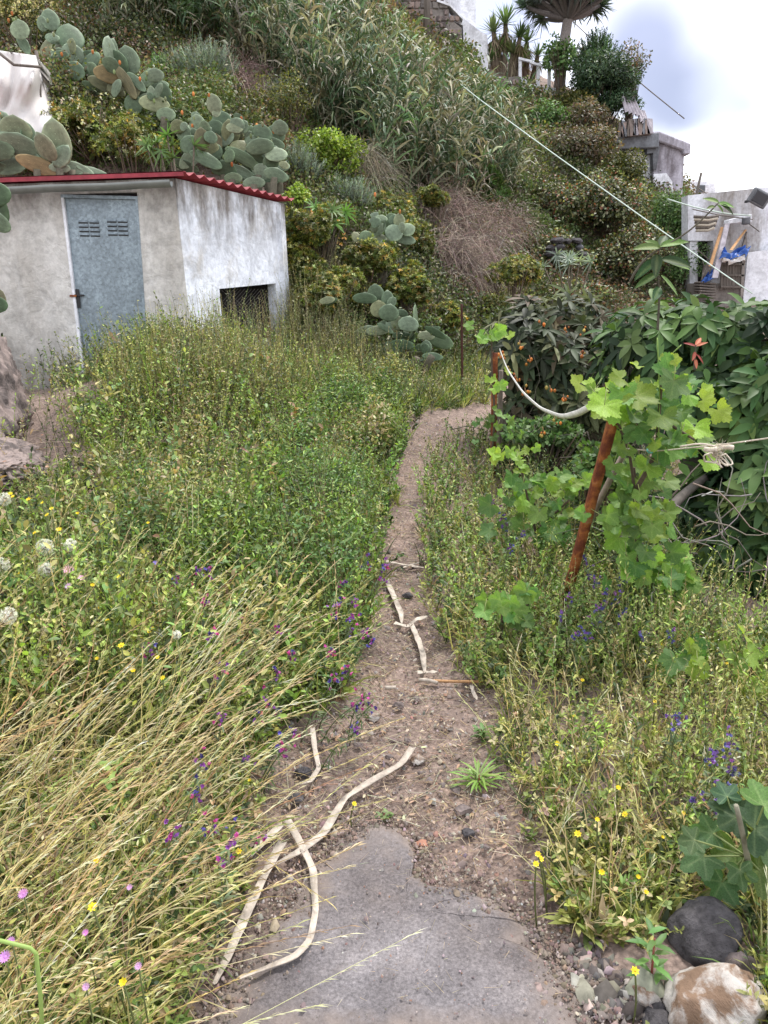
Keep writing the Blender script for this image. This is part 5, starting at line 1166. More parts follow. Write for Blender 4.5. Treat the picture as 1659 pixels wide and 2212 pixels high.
# strip hanging between the two posts, and the knotted string
strap('white strip hanging in a loose curve between the two rusty posts', None, .045, world=[at(1080, 756, 5.85), at(1096, 800, 5.6), at(1130, 850, 5.2), at(1168, 884, 4.8), at(1215, 902, 4.35), at(1250, 893, 4.0), at(1285, 872, 3.7), at(1312, 856, 3.5)], twist=(1.25, .9), m=flat('white_strip', (.72, .70, .66), .7, .2, 0, .2, 20, .4, .003), group='strip between the posts')
o = tube_obj('string', [at(1340, 968, 3.5), at(1420, 975, 3.3), at(1480, 968, 3.15), at(1540, 963, 3.0), at(1600, 955, 2.9), at(1720, 938, 2.7)], .0035, M_STRING, None, 6, n=24); tag(o, 'taut pale string running from the vine out of the right edge', 'string')
def knot():
    c = at(1552, 975, 2.98); r = empty('knotted_string', c, 'frayed bundle of pale string knotted and looped on the taut string', 'knot'); 
    for k in range(4):
        pts = [c + np.array([.026 * cos(t + k) * (1 + .25 * sin(3 * t + k)) + (.018 * k - .03), .018 * sin(2 * t + k), -.024 + .026 * sin(t) * (1 + .3 * cos(2 * t + 2 * k)) - .008 * (k % 2)]) for t in np.linspace(0, 2 * pi, 18)]
        tube_obj('loop', pts, .0035, M_STRING, r, 5)
    tube_obj('knot', [c + np.array([x, .004 * sin(x * 90), .012 + .005 * sin(x * 50)]) for x in np.linspace(-.055, .055, 14)], .010, M_STRING, r, 7)
    tube_obj('loop', [at(1470, 965, 3.1), at(1520, 956, 3.0), c + [0, 0, .015]], .0045, M_STRING, r, 5, n=8)
    cl = Cloud(); n = 90; stalks(cl, c + rng.normal(0, .016, (n, 3)) + np.array([0, 0, .01]), rdir(n), rng.uniform(.015, .06, n), .0014, pal(n, [(1, (.6, .55, .47))]), .2, 3); tag(cl.build('frayed_fibres', M_DRY, r), kind='stuff')
knot()
o = tube_obj('tie', [at(1405 + 7 * cos(t), 972 + 6 * sin(t), 3.32 + .02 * sin(t * 2)) for t in np.linspace(0, 8, 20)], .004, flat('green_twine', (.12, .42, .36), .7), None, 5); tag(o, 'small turquoise twine tie on the string at the vine', 'twine')

# ------------------------------------------------------------------ lobed leaves: vine and fig
def lobed_mesh(name, lobes, depth, col, vein, m, wav=.06, cup=.12, seed=0, tooth=.05):
    """palmate blade: stalk at the origin, blade grows along +y; veins are paler"""
    r_ = np.random.default_rng(seed); nA = 60; V = [(0, 0, 0)]; C = [vein]
    angs = np.linspace(-150, 150, nA); ax = np.linspace(-120, 120, lobes)
    for ring, fr in ((0, .35), (1, .7), (2, 1.0)):
        for a in angs:
            d = np.abs(a - ax); near = d.min() / (120 / (lobes - 1)) ; L0 = 1 - .30 * (abs(a) / 150) ** 1.5
            rad = L0 * (1 - depth * near ** 1.3) * (.5 + .5 * min(1, (152 - abs(a)) / 26) ** .5)
            if ring == 2: rad *= 1 + tooth * (sin(radians(a) * 26 + seed)) + .02 * r_.normal()
            rr = rad * fr * .6; x, y = rr * sin(radians(a)), rr * cos(radians(a)) + .12 * 0
            z = cup * rr * rr * 2 - .06 * (1 - near) * fr * 0 + wav * fr * fr * sin(radians(a) * 3.1 + seed * 2) + .03 * fr * near
            V.append((x, y, z)); v = max(0, 1 - near * (3.5 * fr * 2.2 + 1.2)) if fr < 1 else max(0, 1 - near * 9) * .4
            C.append(tuple(col[k] * (1 - v) + vein[k] * v for k in range(3)))
    F = [(0, 1 + i + 1, 1 + i) for i in range(nA - 1)]
    for q in range(2):
        for i in range(nA - 1): o = 1 + q * nA; F.append((o + i, o + i + 1, o + nA + i + 1, o + nA + i))
    cl = Cloud(); cl.add(np.array(V), F, np.array(C)[None]); return cl.mesh(name, m, True)
VINE = [lobed_mesh('vine_leaf', 5, .27, c, v, M_VINE, .09, .14, s, .07) for s, c, v in ((1, (.15, .26, .06), (.22, .33, .09)), (2, (.09, .18, .05), (.14, .23, .07)), (3, (.20, .32, .055), (.27, .38, .09)), (4, (.28, .40, .06), (.33, .44, .09)))]
FIG = [lobed_mesh('fig_leaf', 5, .36, c, v, M_VINE, .07, .12, s, .03) for s, c, v in ((5, (.05, .105, .05), (.13, .20, .10)), (6, (.075, .14, .055), (.16, .23, .11)), (7, (.11, .19, .05), (.2, .28, .1)))]
def leaf_obj(meshes, parent, p, size, face, tipdir, base):
    """one blade: p its stalk end (world), face its upper normal, tipdir where its tip points"""
    o = bpy.data.objects.new('leaf', meshes[rng.integers(len(meshes))]); COL.objects.link(o); o.parent = parent
    z = nrm(np.asarray(face, float)); y = np.asarray(tipdir, float); y = nrm(y - z * np.dot(y, z)); x = np.cross(y, z)
    o.rotation_mode = 'QUATERNION'; o.rotation_quaternion = Matrix(((x[0], y[0], z[0]), (x[1], y[1], z[1]), (x[2], y[2], z[2]))).to_quaternion()
    s = float(size) / .95; o.scale = (s * rng.uniform(.9, 1.1), s, s * rng.uniform(.6, 1.4)); o.location = Vector([float(v) for v in (p - base)])
    return o
def vine(label, canes, clumps, Y, meshes=None, size=.135, name='grape_vine', cat='vine', grp='grape vines', stemr=.012):
    meshes = meshes or VINE
    b = at(*canes[0][0][:2], canes[0][0][2] if len(canes[0][0]) > 2 else Y); b = np.array([b[0], b[1], float(H(b[0], b[1]))])
    r = empty(name, b, label, cat, grp)
    for c in canes:
        q = [at(p[0], p[1], p[2] if len(p) > 2 else Y) for p in c]; tube_obj('cane', q, stemr, M_BARK, r, 6, (.10, .075, .055), 14, stemr * .45)
    for (cx, cy, rx, ry, n, sz, ms) in clumps:
        if n > 4: n = int(n * 1.15)
        for k in range(n):
            t = rng.normal(0, .62, 2).clip(-1.35, 1.35); y = Y + rng.uniform(-.24, .2)
            p = at(cx + t[0] * rx, cy + t[1] * ry, y)
            face = np.array([rng.normal(0, .45), -rng.uniform(.35, 1.2), rng.uniform(.1, 1.3)])
            tip = np.array([t[0] * .8 + rng.normal(0, .4), -.2, -.7 - t[1] * .3 + rng.normal(0, .35)])
            mm = [meshes[i] for i in ms]; s = size * sz * rng.uniform(.6, 1.15)
            leaf_obj(mm, r, p, s, face, tip, b)
            if k % 2 == 0: tube_obj('leaf_stalk', [p, p + nrm(-tip) * s * .5 + np.array([0, .05, .0])], .0018, M_LEAF, r, 4, (.22, .26, .08))
    return r
vine('grape vine with large bright leaves spreading over the top of the leaning rusty post', [[(1410, 1350, 3.7), (1378, 1250, 3.65), (1372, 1100, 3.55), (1368, 1000, 3.5), (1350, 930, 3.45), (1318, 880, 3.4)], [(1372, 1060, 3.5), (1420, 980, 3.4), (1424, 880, 3.35), (1432, 800, 3.3), (1436, 770, 3.3)], [(1350, 930, 3.45), (1420, 900, 3.4), (1500, 950, 3.3)]],
     [(1385, 865, 90, 42, 24, 1.05, [0, 1, 2, 3]), (1300, 850, 38, 32, 6, .95, [0, 2, 3]), (1480, 900, 52, 85, 18, 1.0, [0, 1, 2, 3]), (1440, 850, 60, 30, 5, .9, [3]), (1425, 810, 40, 40, 6, .5, [3]), (1420, 960, 60, 40, 11, .9, [0, 1, 2])], 3.4)
vine('grape vine cascading down to the right of the leaning rusty post', [[(1420, 1400, 3.75), (1395, 1330, 3.7), (1380, 1200, 3.65), (1376, 1080, 3.6), (1370, 1010, 3.55)], [(1395, 1345, 3.7), (1340, 1345, 3.7), (1440, 1300, 3.75), (1480, 1345, 3.8)]],
     [(1375, 1030, 60, 55, 18, .85, [0, 1]), (1380, 1110, 46, 50, 14, .85, [0, 1]), (1395, 1150, 50, 65, 20, .85, [0, 1, 2]), (1400, 1245, 66, 62, 30, .95, [0, 1, 2]), (1450, 1290, 30, 50, 10, .9, [2]), (1290, 1115, 22, 18, 3, .95, [0, 2]), (1375, 1200, 36, 60, 10, .8, [1]), (1350, 1340, 40, 30, 4, .7, [1])], 3.6)
vine('low grape vine between the two rusty posts', [[(1180, 1290, 4.4), (1165, 1180, 4.35), (1140, 1080, 4.3), (1120, 980, 4.3)], [(1165, 1140, 4.3), (1230, 1080, 4.2)]],
     [(1160, 1060, 75, 62, 30, .82, [0, 1, 2]), (1140, 1150, 60, 50, 18, .82, [0, 1]), (1230, 1050, 32, 40, 8, .8, [0, 2]), (1120, 990, 40, 30, 9, .6, [2, 3]), (1185, 1120, 40, 60, 8, .9, [1])], 4.3)
vine('small vine shoots wound round the upright rusty post', [[(1062, 985, 5.95), (1070, 900, 5.9), (1062, 800, 5.85), (1062, 715, 5.8)]],
     [(1060, 722, 32, 20, 12, .7, [0, 2, 3]), (1068, 815, 20, 30, 6, .7, [2, 3]), (1048, 930, 22, 26, 6, .6, [1]), (1095, 925, 30, 30, 8, .6, [0])], 5.8)
vine('young vine shoot low in the weeds left of the leaning post foot', [[(1080, 1400, 3.3), (1085, 1340, 3.2), (1090, 1290, 3.15)], [(1085, 1340, 3.2), (1150, 1300, 3.15)]], [(1085, 1298, 34, 24, 7, .72, [0, 1]), (1150, 1290, 40, 24, 7, .7, [0, 1]), (1105, 1335, 28, 18, 4, .6, [1])], 3.2)
vine('vine shoot with round leaves in the weeds at the right edge', [[(1470, 1560, 2.9), (1480, 1480, 2.85), (1500, 1430, 2.8)], [(1600, 1560, 2.9), (1620, 1460, 2.8), (1640, 1400, 2.75)]], [(1468, 1428, 34, 36, 7, .85, [0, 1]), (1520, 1430, 24, 26, 4, .6, [2]), (1625, 1410, 34, 34, 8, .75, [0, 2, 3]), (1625, 1470, 28, 26, 4, .7, [2])], 2.85)
# thin climbing tendrils of the vine
o = tube_obj('vine_tendril', [at(1420, 1000, 3.3), at(1426, 860, 3.3), at(1420, 730, 3.35)], .003, M_LEAF, None, 5, (.2, .3, .07), 12); tag(o, 'thin yellow-green shoot standing up above the vine', 'shoot')
o = tube_obj('vine_tendril', [at(1426, 800, 3.32), at(1450, 765, 3.3), at(1472, 745, 3.3)], .0025, M_LEAF, None, 5, (.2, .3, .07), 10); tag(o, 'thin side shoot leaning right from the top of the vine', 'shoot')
# fig
fig = [((1345 + 0, 0), 0)]
def figplant():
    b = at(1625, 2030, 1.75); b = np.array([b[0] + .05, b[1] + .05, float(H(b[0], b[1]))]); r = empty('fig_sapling', b, 'young fig with broad grey-green lobed leaves at the lower right edge', 'fig')
    tube_obj('trunk', [b, at(1622, 1900, 1.68), at(1605, 1800, 1.62), at(1590, 1740, 1.6)], .011, M_BARK, r, 7, (.2, .19, .14), 12, .006)
    L_ = [(1590, 1765, 150, (0, -.5, 1), (-.3, -.1, .6)), (1630, 1790, 185, (.1, -.6, 1), (.4, -.3, .6)), (1540, 1800, 120, (-.3, -.7, .7), (-1, 0, .3)), (1590, 1835, 150, (-.1, -.8, .8), (-.2, -.4, -.5)), (1520, 1850, 140, (-.3, -.5, .9), (-1, -.3, -.3)),
          (1560, 1905, 120, (0, -.8, .6), (-.6, -.2, -.8)), (1600, 1930, 150, (.1, -.7, .9), (-.1, -.5, -.8)), (1640, 1880, 150, (.2, -.7, .8), (.6, -.3, -.5)), (1650, 1740, 150, (.1, -.5, 1), (.6, 0, .8)), (1645, 1960, 160, (0, -.6, .8), (.2, -.3, -1)), (1598, 1880, 100, (0, -.8, .6), (0, -.2, -.9)),
          (1570, 1720, 90, (0, -.4, 1), (-.1, .2, 1)), (1500, 1815, 80, (-.2, -.5, .8), (-1, 0, 0)), (1660, 1820, 150, (.1, -.7, .7), (.5, -.4, -.4))]
    for x, y, s, f, t in L_:
        p = at(x, y, 1.62 + rng.uniform(-.05, .12)); leaf_obj(FIG, r, p, pxm(s, 1.62) * .80, f, t, b)
        tube_obj('leaf_stalk', [p, (p + at(1608, 1860, 1.66)) / 2 + np.array([0, 0, .01]), at(1610, 1850, 1.67)], .0025, M_LEAF, r, 5, (.25, .3, .12), 6)
figplant()

# ------------------------------------------------------------------ big leaved trees on the right
def single_leaf(name, col, rib, m, w=.36):
    V = []; C = []; n = 7
    for k in range(n + 1):
        t = k / n; ww = w * .5 * (sin(pi * min(1, t * .97 + .03) ** .85)) ** .8; z = -.16 * t * t
        V += [(-ww, t, z + ww * .35), (-ww * .5, t, z + ww * .10), (0, t, z), (ww * .5, t, z + ww * .10), (ww, t, z + ww * .35)]; C += [col, col, rib, col, col]
    F = [(k * 5 + i, k * 5 + i + 1, k * 5 + 6 + i, k * 5 + 5 + i) for k in range(n) for i in range(4)]
    cl = Cloud(); cl.add(np.array(V), F, np.array(C)[None]); return cl.mesh(name, m, True)
T_BIG = (np.array([(0, 0, 0), (-.38, .3, .12), (0, .3, 0), (.38, .3, .12), (-.5, .6, .14), (0, .6, -.03), (.5, .6, .14), (-.28, .85, .06), (0, .85, -.08), (.28, .85, .06), (0, 1, -.12)], float),
         [(0, 2, 1), (0, 3, 2), (1, 2, 5, 4), (2, 3, 6, 5), (4, 5, 8, 7), (5, 6, 9, 8), (7, 8, 10), (8, 9, 10)])
def bigtree(name, label, cat, base_px, Yb, blobs, tipn, leaf, cols, single, fruit=None, k=9, elev=8, nlim=298, seedlimb=9, trunk_r=.11, up=.5):
    b = at(*base_px, Yb); b = np.array([b[0], b[1], float(H(b[0], b[1]))]); r = empty(name, b, label, cat, 'big leaved fruit trees')
    w = np.array([q[3] * q[4] for q in blobs], float); kk = rng.choice(len(blobs), tipn, p=w / w.sum()); P = []; A = []
    for i in kk:
        cx, cy, Y, rx, ry, rd = blobs[i]; d = rdir(1)[0]; 
        if d[1] > .5: d[1] *= -1
        s = rng.uniform(.75, 1.05) if rng.random() < .8 else rng.uniform(.2, .8)
        c = at(cx, cy, Y); P.append(c + d * s * np.array([pxm(rx, Y), rd, pxm(ry, Y)])); A.append(d * .9 + np.array([0, -.15, up]))
    P = np.array(P); P[:, 2] = np.maximum(P[:, 2], H(P[:, 0], P[:, 1]) + .12); A = nrm(np.array(A))
    # limbs
    cl = Cloud(); C0 = np.array((.10, .085, .07)); mids = []
    lim = [at(q[0], q[1], q[2]) for q in blobs]
    for q in lim:
        m_ = (b + q) / 2 + rng.normal(0, .1, 3); V, f = tube(smooth_path([b, m_, q], 9), np.linspace(trunk_r * .5, .022, 9), 7); cl.add(V, f, C0); mids.append(q); mids.append(m_)
    mids = np.array(mids)
    for p in P[:int(len(P) * .55)]:
        m_ = mids[np.argmin(((mids - p) ** 2).sum(1))]; V, f = tube(smooth_path([m_, (m_ + p) / 2 + rng.normal(0, .05, 3), p], 5), np.linspace(.014, .005, 5), 4); cl.add(V, f, C0 * 1.4)
    cl.build('branches', M_BARK, r, True); 
    tube_obj('trunk', [b - [0, 0, .2], b + [0, 0, .35], (b + mids[0]) / 2], trunk_r, M_BARK, r, 9, (.10, .085, .07), 8, trunk_r * .5)
    d2 = (P[:, 1]); order = np.argsort(d2); nsingle = nlim // k; near = order[:nsingle]; far = order[nsingle:]
    cl = Cloud(); rosette(cl, P[far], A[far], k, leaf[0], leaf[1], pal(len(far), cols, .22), elev=elev, spread=16, T=T_BIG, droop=.28, jl=.22)
    tag(cl.build('foliage', M_GLOSS, r), kind='stuff')
    for i in near:
        a = A[i]; x = nrm(np.cross(a, rdir(1)[0])); z = np.cross(a, x)
        for q in range(k):
            ph = q * 2.4 + rng.normal(0, .2); el = radians(elev + rng.normal(0, 16) - 15 + 35 * q / k); R_ = x * cos(ph) + z * sin(ph)
            D = a * sin(el) + R_ * cos(el) - np.array([0, 0, .15]); Nn = a * cos(el) - R_ * sin(el); s = leaf[0] * (1 + .22 * rng.normal())
            leaf_obj(single, r, P[i], max(s, .06) * .95, Nn, D, b)
    if fruit:
        for (x, y, Y) in fruit:
            c = at(x, y, Y); cl = Cloud()
            for q in range(rng.integers(3, 7)):
                o = c + rng.normal(0, .022, 3) + [0, .08, 0]; z_ = rng.uniform(.6, 1.15); V, f = tube([o + np.array([0, 0, t * .014 * z_]) for t in (-1, -.6, 0, .6, 1)], np.array([.003, .009, .012, .009, .003]) * z_, 6); cl.add(V, f, pal(1, [(3, (.55, .21, .045)), (2, (.40, .14, .04)), (1, (.42, .30, .08))], .25))
            V, f = tube([c + [0, .08, -.01], c + [0, .12, .03]], .003, 4); cl.add(V, f, np.array((.2, .1, .05))); tag(cl.build('fruit_cluster', M_GLOSS, r, True), kind='stuff')
    return r
LOQ = [single_leaf('loquat_leaf', (.028, .042, .018), (.08, .10, .05), M_GLOSSO, .30), single_leaf('loquat_leaf', (.05, .062, .03), (.12, .13, .07), M_GLOSSO, .28), single_leaf('loquat_leaf', (.055, .045, .028), (.11, .10, .06), M_GLOSSO, .3), single_leaf('loquat_leaf', (.12, .13, .06), (.16, .17, .09), M_GLOSSO, .3)]
AVO = [single_leaf('big_leaf', (.06, .115, .035), (.13, .20, .07), M_GLOSSO, .38), single_leaf('big_leaf', (.03, .065, .024), (.09, .13, .05), M_GLOSSO, .40), single_leaf('big_leaf', (.10, .17, .045), (.18, .26, .08), M_GLOSSO, .36)]
frs = [(1128, 745, 6.7), (1150, 778, 6.6), (1100, 802, 6.7), (1118, 818, 6.6), (1195, 845, 6.1), (1225, 865, 6.0), (1205, 912, 5.8), (1262, 770, 6.5), (1172, 700, 7.0), (1228, 712, 7.0), (1270, 718, 7.0), (1325, 790, 6.3), (1345, 830, 6.0), (1318, 838, 6.1), (1250, 820, 6.3), (1385, 742, 6.6), (1090, 768, 6.8), (1140, 850, 6.3), (1180, 938, 5.6), (1500, 735, 6.2)]
bigtree('loquat_tree', 'dark leaved loquat tree with orange fruit behind the upright rusty post', 'fruit tree', (1215, 1010), 6.9,
        [(1130, 760, 7.0, 75, 85, .6), (1215, 790, 6.9, 80, 85, .6), (1290, 800, 6.8, 80, 95, .6), (1170, 880, 6.7, 95, 60, .5), (1290, 920, 6.6, 90, 60, .5), (1345, 770, 6.9, 60, 60, .5), (1220, 700, 7.3, 80, 50, .5), (1120, 690, 7.4, 60, 45, .5), (1260, 880, 6.5, 110, 70, .4)], 440, (.165, .046), [(4, (.028, .040, .018)), (3, (.048, .06, .03)), (1.3, (.075, .06, .035)), (1, (.13, .14, .07))], LOQ, [(a, b, c - .55) for a, b, c in frs], 9, 10)
bigtree('avocado_tree', 'big broad leaved green tree filling the right side behind the vine', 'fruit tree', (1560, 1330), 5.0,
        [(1400, 760, 5.6, 95, 90, .5), (1500, 720, 5.5, 110, 70, .5), (1600, 740, 5.3, 90, 90, .5), (1480, 850, 5.3, 110, 90, .5), (1590, 880, 5.0, 100, 110, .5), (1640, 1050, 4.6, 90, 130, .45), (1580, 1180, 4.7, 90, 110, .4), (1640, 1250, 4.5, 70, 110, .4), (1700, 900, 4.8, 90, 200, .5), (1430, 690, 5.8, 90, 40, .4), (1530, 1080, 5.0, 90, 80, .3), (1500, 1230, 4.9, 80, 90, .3), (1600, 1330, 4.6, 80, 60, .3), (1560, 1130, 4.8, 90, 90, .3), (1650, 1180, 4.5, 60, 120, .3), (1530, 1290, 4.5, 70, 50, .25), (1610, 1300, 4.4, 70, 60, .25), (1500, 1150, 4.9, 60, 60, .25)], 900, (.155, .055), [(4, (.045, .09, .03)), (3, (.08, .14, .04)), (3, (.022, .05, .02)), (1, (.14, .20, .06))], AVO, None, 8, 6, trunk_r=.13)
# shoots standing out above the crown
def shoot(label, pts, tips, m=AVO, s=.19, Y=5.2, colr=None):
    b = at(*pts[0], Y); r = empty('tree_shoot', b, label, 'branch', 'shoots above the big leaved tree'); tube_obj('twig', [at(x, y, Y) for x, y in pts], .009, M_BARK, r, 6, (.09, .08, .06), 14, .004)
    for (x, y, dx, dz, sz) in tips:
        p = at(x, y, Y); leaf_obj(m, r, p, s * sz, (rng.normal(0, .3), -.7, .8), (dx, -.2, dz), b)
shoot('bare curved shoot with a few leaves reaching up before the old house', [(1360, 610), (1385, 560), (1440, 530), (1490, 500), (1530, 462), (1552, 438)], [(1552, 438, -.5, .9, .65), (1552, 440, .9, .3, .7), (1556, 442, .8, -.5, .6), (1545, 446, -1, -.4, .4), (1548, 442, .1, .2, .4)], s=.17)
shoot('leafy shoot crossing the long rope, standing above the tree', [(1420, 720), (1425, 640), (1420, 580), (1425, 535)], [(1425, 535, -1, .1, .9), (1425, 532, .9, .2, .9), (1426, 530, .2, .8, .7), (1424, 535, -.3, .7, .7), (1425, 560, -.9, -.4, 1), (1428, 560, 1, -.4, 1), (1424, 590, -1, -.3, .9), (1428, 595, .9, -.5, .9), (1425, 620, -.5, -.8, .8), (1440, 565, .9, .1, .9), (1420, 550, -.1, -.9, .9)], s=.19)
RED = [single_leaf('young_leaf', (.36, .09, .06), (.4, .16, .1), M_GLOSSO, .3)]
shoot('shoot of young red leaves in the middle of the big leaved tree', [(1500, 800), (1502, 770), (1503, 745)], [(1503, 748, .2, 1, .6), (1503, 748, -.7, .6, .5), (1503, 748, .8, .5, .5), (1502, 760, -.4, -.8, .5), (1504, 765, .4, -.9, .5), (1502, 775, 0, -1, .5)], RED, .15, 4.9)
def deadtwigs(label, c, n, Lr, cols, sp, d, grp):
    b = at(*c); r = empty('dead_branch', b, label, 'branch', grp); cl = Cloud()
    for k in range(n):
        p = b + rng.normal(0, 1, 3) * np.array(sp); dd = nrm(np.array(d) + rng.normal(0, .45, 3)); q = [p]
        for s in range(5): dd = nrm(dd + rng.normal(0, .3, 3)); q.append(q[-1] + dd * rng.uniform(*Lr) / 5)
        V, f = tube(np.array(q), np.linspace(.005, .0015, 6), 4); cl.add(V, f, pal(1, cols))
    tag(cl.build('twigs', M_BARK, r, True), kind='stuff')
deadtwigs('pale dead twigs sticking out under the knotted string', (1470, 1080, 3.9), 12, (.3, .8), [(1, (.33, .30, .27)), (1, (.2, .17, .15))], (.22, .2, .12), (.7, -.1, .1), 'dead twigs')
deadtwigs('fine dead twigs in the dark hollow at the right edge', (1590, 1190, 3.9), 22, (.3, .7), [(1, (.22, .20, .18)), (1, (.16, .14, .12))], (.3, .2, .1), (-.5, -.1, 0), 'dead twigs')
deadtwigs('bare twigs tangled below the loquat crown', (1180, 960, 6.0), 16, (.3, .8), [(1, (.20, .17, .14)), (1, (.12, .10, .08))], (.4, .3, .15), (.5, -.1, .3), 'dead twigs')
deadtwigs('knotted low vine stump among the purple flowers', (1395, 1335, 3.7), 9, (.3, .5), [(1, (.10, .07, .05))], (.04, .04, .03), (-.4, -.2, .1), 'dead twigs')

# ------------------------------------------------------------------ meadow
LEFT = (.14, .23, .045)
P_GREEN = [(4, (.18, .26, .05)), (3, (.105, .165, .042)), (2, (.24, .285, .07)), (1.3, (.34, .32, .13)), (1.8, (.05, .08, .028))]
P_YEL = [(4, (.25, .27, .07)), (3, (.17, .205, .055)), (2.2, (.38, .36, .14)), (1.7, (.42, .34, .19)), (2, (.06, .085, .03))]
P_STRAW = [(4, (.56, .46, .24)), (3, (.45, .39, .17)), (3, (.64, .54, .35)), (1, (.38, .22, .13)), (1, (.34, .36, .13))]
def sample_area(n, y0, y1, side, near_pow=1.0, margin=0.0, xmax=5.0):
    """points beside the path, denser towards the viewer side of the field"""
    out = []; k = 0
    while k < n:
        y = y0 * (y1 / y0) ** rng.random(n * 2); x = rng.uniform(-1, 1, n * 2) * (y * .62 + .5)
        m = path_d(x, y) > margin
        m &= (x < np.interp(y, PL[:, 1], PL[:, 0])) if side == 'L' else ((x > np.interp(y, PR[:, 1], PR[:, 0])) if side == 'R' else True)
        x, y = x[m], y[m]
        out.append(np.stack([x, y, H(x, y) + .02], 1)); k += len(x)
    return np.concatenate(out)[:n]
TRZ = hit([1430, 1760, 1760, 1620, 1540, 1470], [1060, 1060, 1420, 1400, 1360, 1290])[:, :2]
RUB = hit([1195, 1290, 1400, 1470, 1620, 1640, 1195], [2005, 2050, 2075, 1975, 1960, 2300, 2300])[:, :2]
def clear(B, *rest):
    k = ~inpoly(B[:, 0], B[:, 1], RUB) & ~(inpoly(B[:, 0], B[:, 1], TRZ) & (rng.random(len(B)) < .93)); return (B[k],) + tuple(r[k] if isinstance(r, np.ndarray) and len(r) == len(B) else r for r in rest)
def herbs(cl, B, hgt, cols, nl, ls, lw, droop=.15, lean=(0, 0, 1), tmpl=T_LEAF, stemc=None, spread=.28):
    B, hgt = clear(B, hgt); n = len(B); D = nrm(np.array(lean) + rng.normal(0, spread, (n, 3)) * np.array([1, 1, .2]))
    pn = vnoise(B[:, 0] * 1.3, B[:, 1] * 1.3, 77)[:, None]; pn2 = vnoise(B[:, 0] * 4, B[:, 1] * 4, 78)[:, None]
    C = pal(n, cols, .22) * (1 + .25 * pn + .2 * pn2)
    pt = stalks(cl, B, D, hgt, .0026 + .0004 * B[:, 1], np.where(rng.random((n, 1)) < .35, pal(n, [(1, (.34, .28, .15))]), C * 1.05), droop, 3)
    for k in range(nl):
        t = .12 + .88 * (k + rng.random(n)) / nl; q = pt(t); sd = rdir(n); sd[:, 2] = np.abs(sd[:, 2]) * .6
        s = ls * (1.15 - .5 * t) * rng.uniform(.6, 1.3, n)
        place(cl, q, nrm(D * .4 + sd), nrm(np.array([0, -.15, 1.0]) + rdir(n) * .6), s, lw * s / ls, np.clip(C * rng.choice([.45, .8, 1.0, 1.25, 1.7], (n, 1)), .01, .6), tmpl, .15)
def tufts(cl, B, k, Lr, w, cols, droop=(.2, .9), lean=(0, 0, 1), spread=.45):
    B, = clear(B)
    B2 = np.repeat(B, k, 0) + rng.normal(0, .012, (len(B) * k, 3)) * np.array([1, 1, 0]); n = len(B2)
    D = nrm(np.array(lean) + rng.normal(0, spread, (n, 3)) * np.array([1, 1, .15])); C = np.repeat(pal(len(B), cols, .15), k, 0) * rng.uniform(.7, 1.3, (n, 1))
    place(cl, B2, D, nrm(rdir(n) + np.array([0, -.6, .2])), rng.uniform(*Lr, n), w * (1 + .15 * B2[:, 1]), np.clip(C, .01, .7), T_BLADE, rng.uniform(*droop, n))
def oats(cl, B, Lr, lean, cols, spread=.14, heads=14, w=.0024):
    B, = clear(B); n = len(B); D = nrm(np.array(lean) + rng.normal(0, spread, (n, 3))); Ln = rng.uniform(*Lr, n); C = np.clip(pal(n, cols, .15) * 1.15, 0, .7); dr = rng.uniform(.0, .14, n)
    pt = stalks(cl, B, D, Ln, w, C, dr, 5, .4)
    for k in range(heads):
        t = .62 + .38 * (k + rng.random(n) * .6) / heads; q = pt(t)
        place(cl, q, nrm(D + rdir(n) * .17 - np.array([0, 0, .04])), rdir(n), rng.uniform(.018, .045, n), rng.uniform(.0016, .0034, n), np.clip(C * rng.uniform(.85, 1.35, (n, 1)) + .03, .01, .75), T_DIA, .25)
    for k in range(2):
        t = rng.uniform(.1, .5, n); place(cl, pt(t), nrm(D + rdir(n) * .4), rdir(n), rng.uniform(.06, .16, n), .003, C * rng.uniform(.6, 1.1, (n, 1)), T_BLADE, .5)
BARE = hit([-80, 215, 200, 150, 145, 110, 60, -80], [835, 835, 900, 950, 1005, 1050, 1075, 1070])[:, :2]
LOWL = hit([-80, 60, 130, 215, 240, -80], [1070, 1075, 1010, 1000, 1180, 1250])[:, :2]
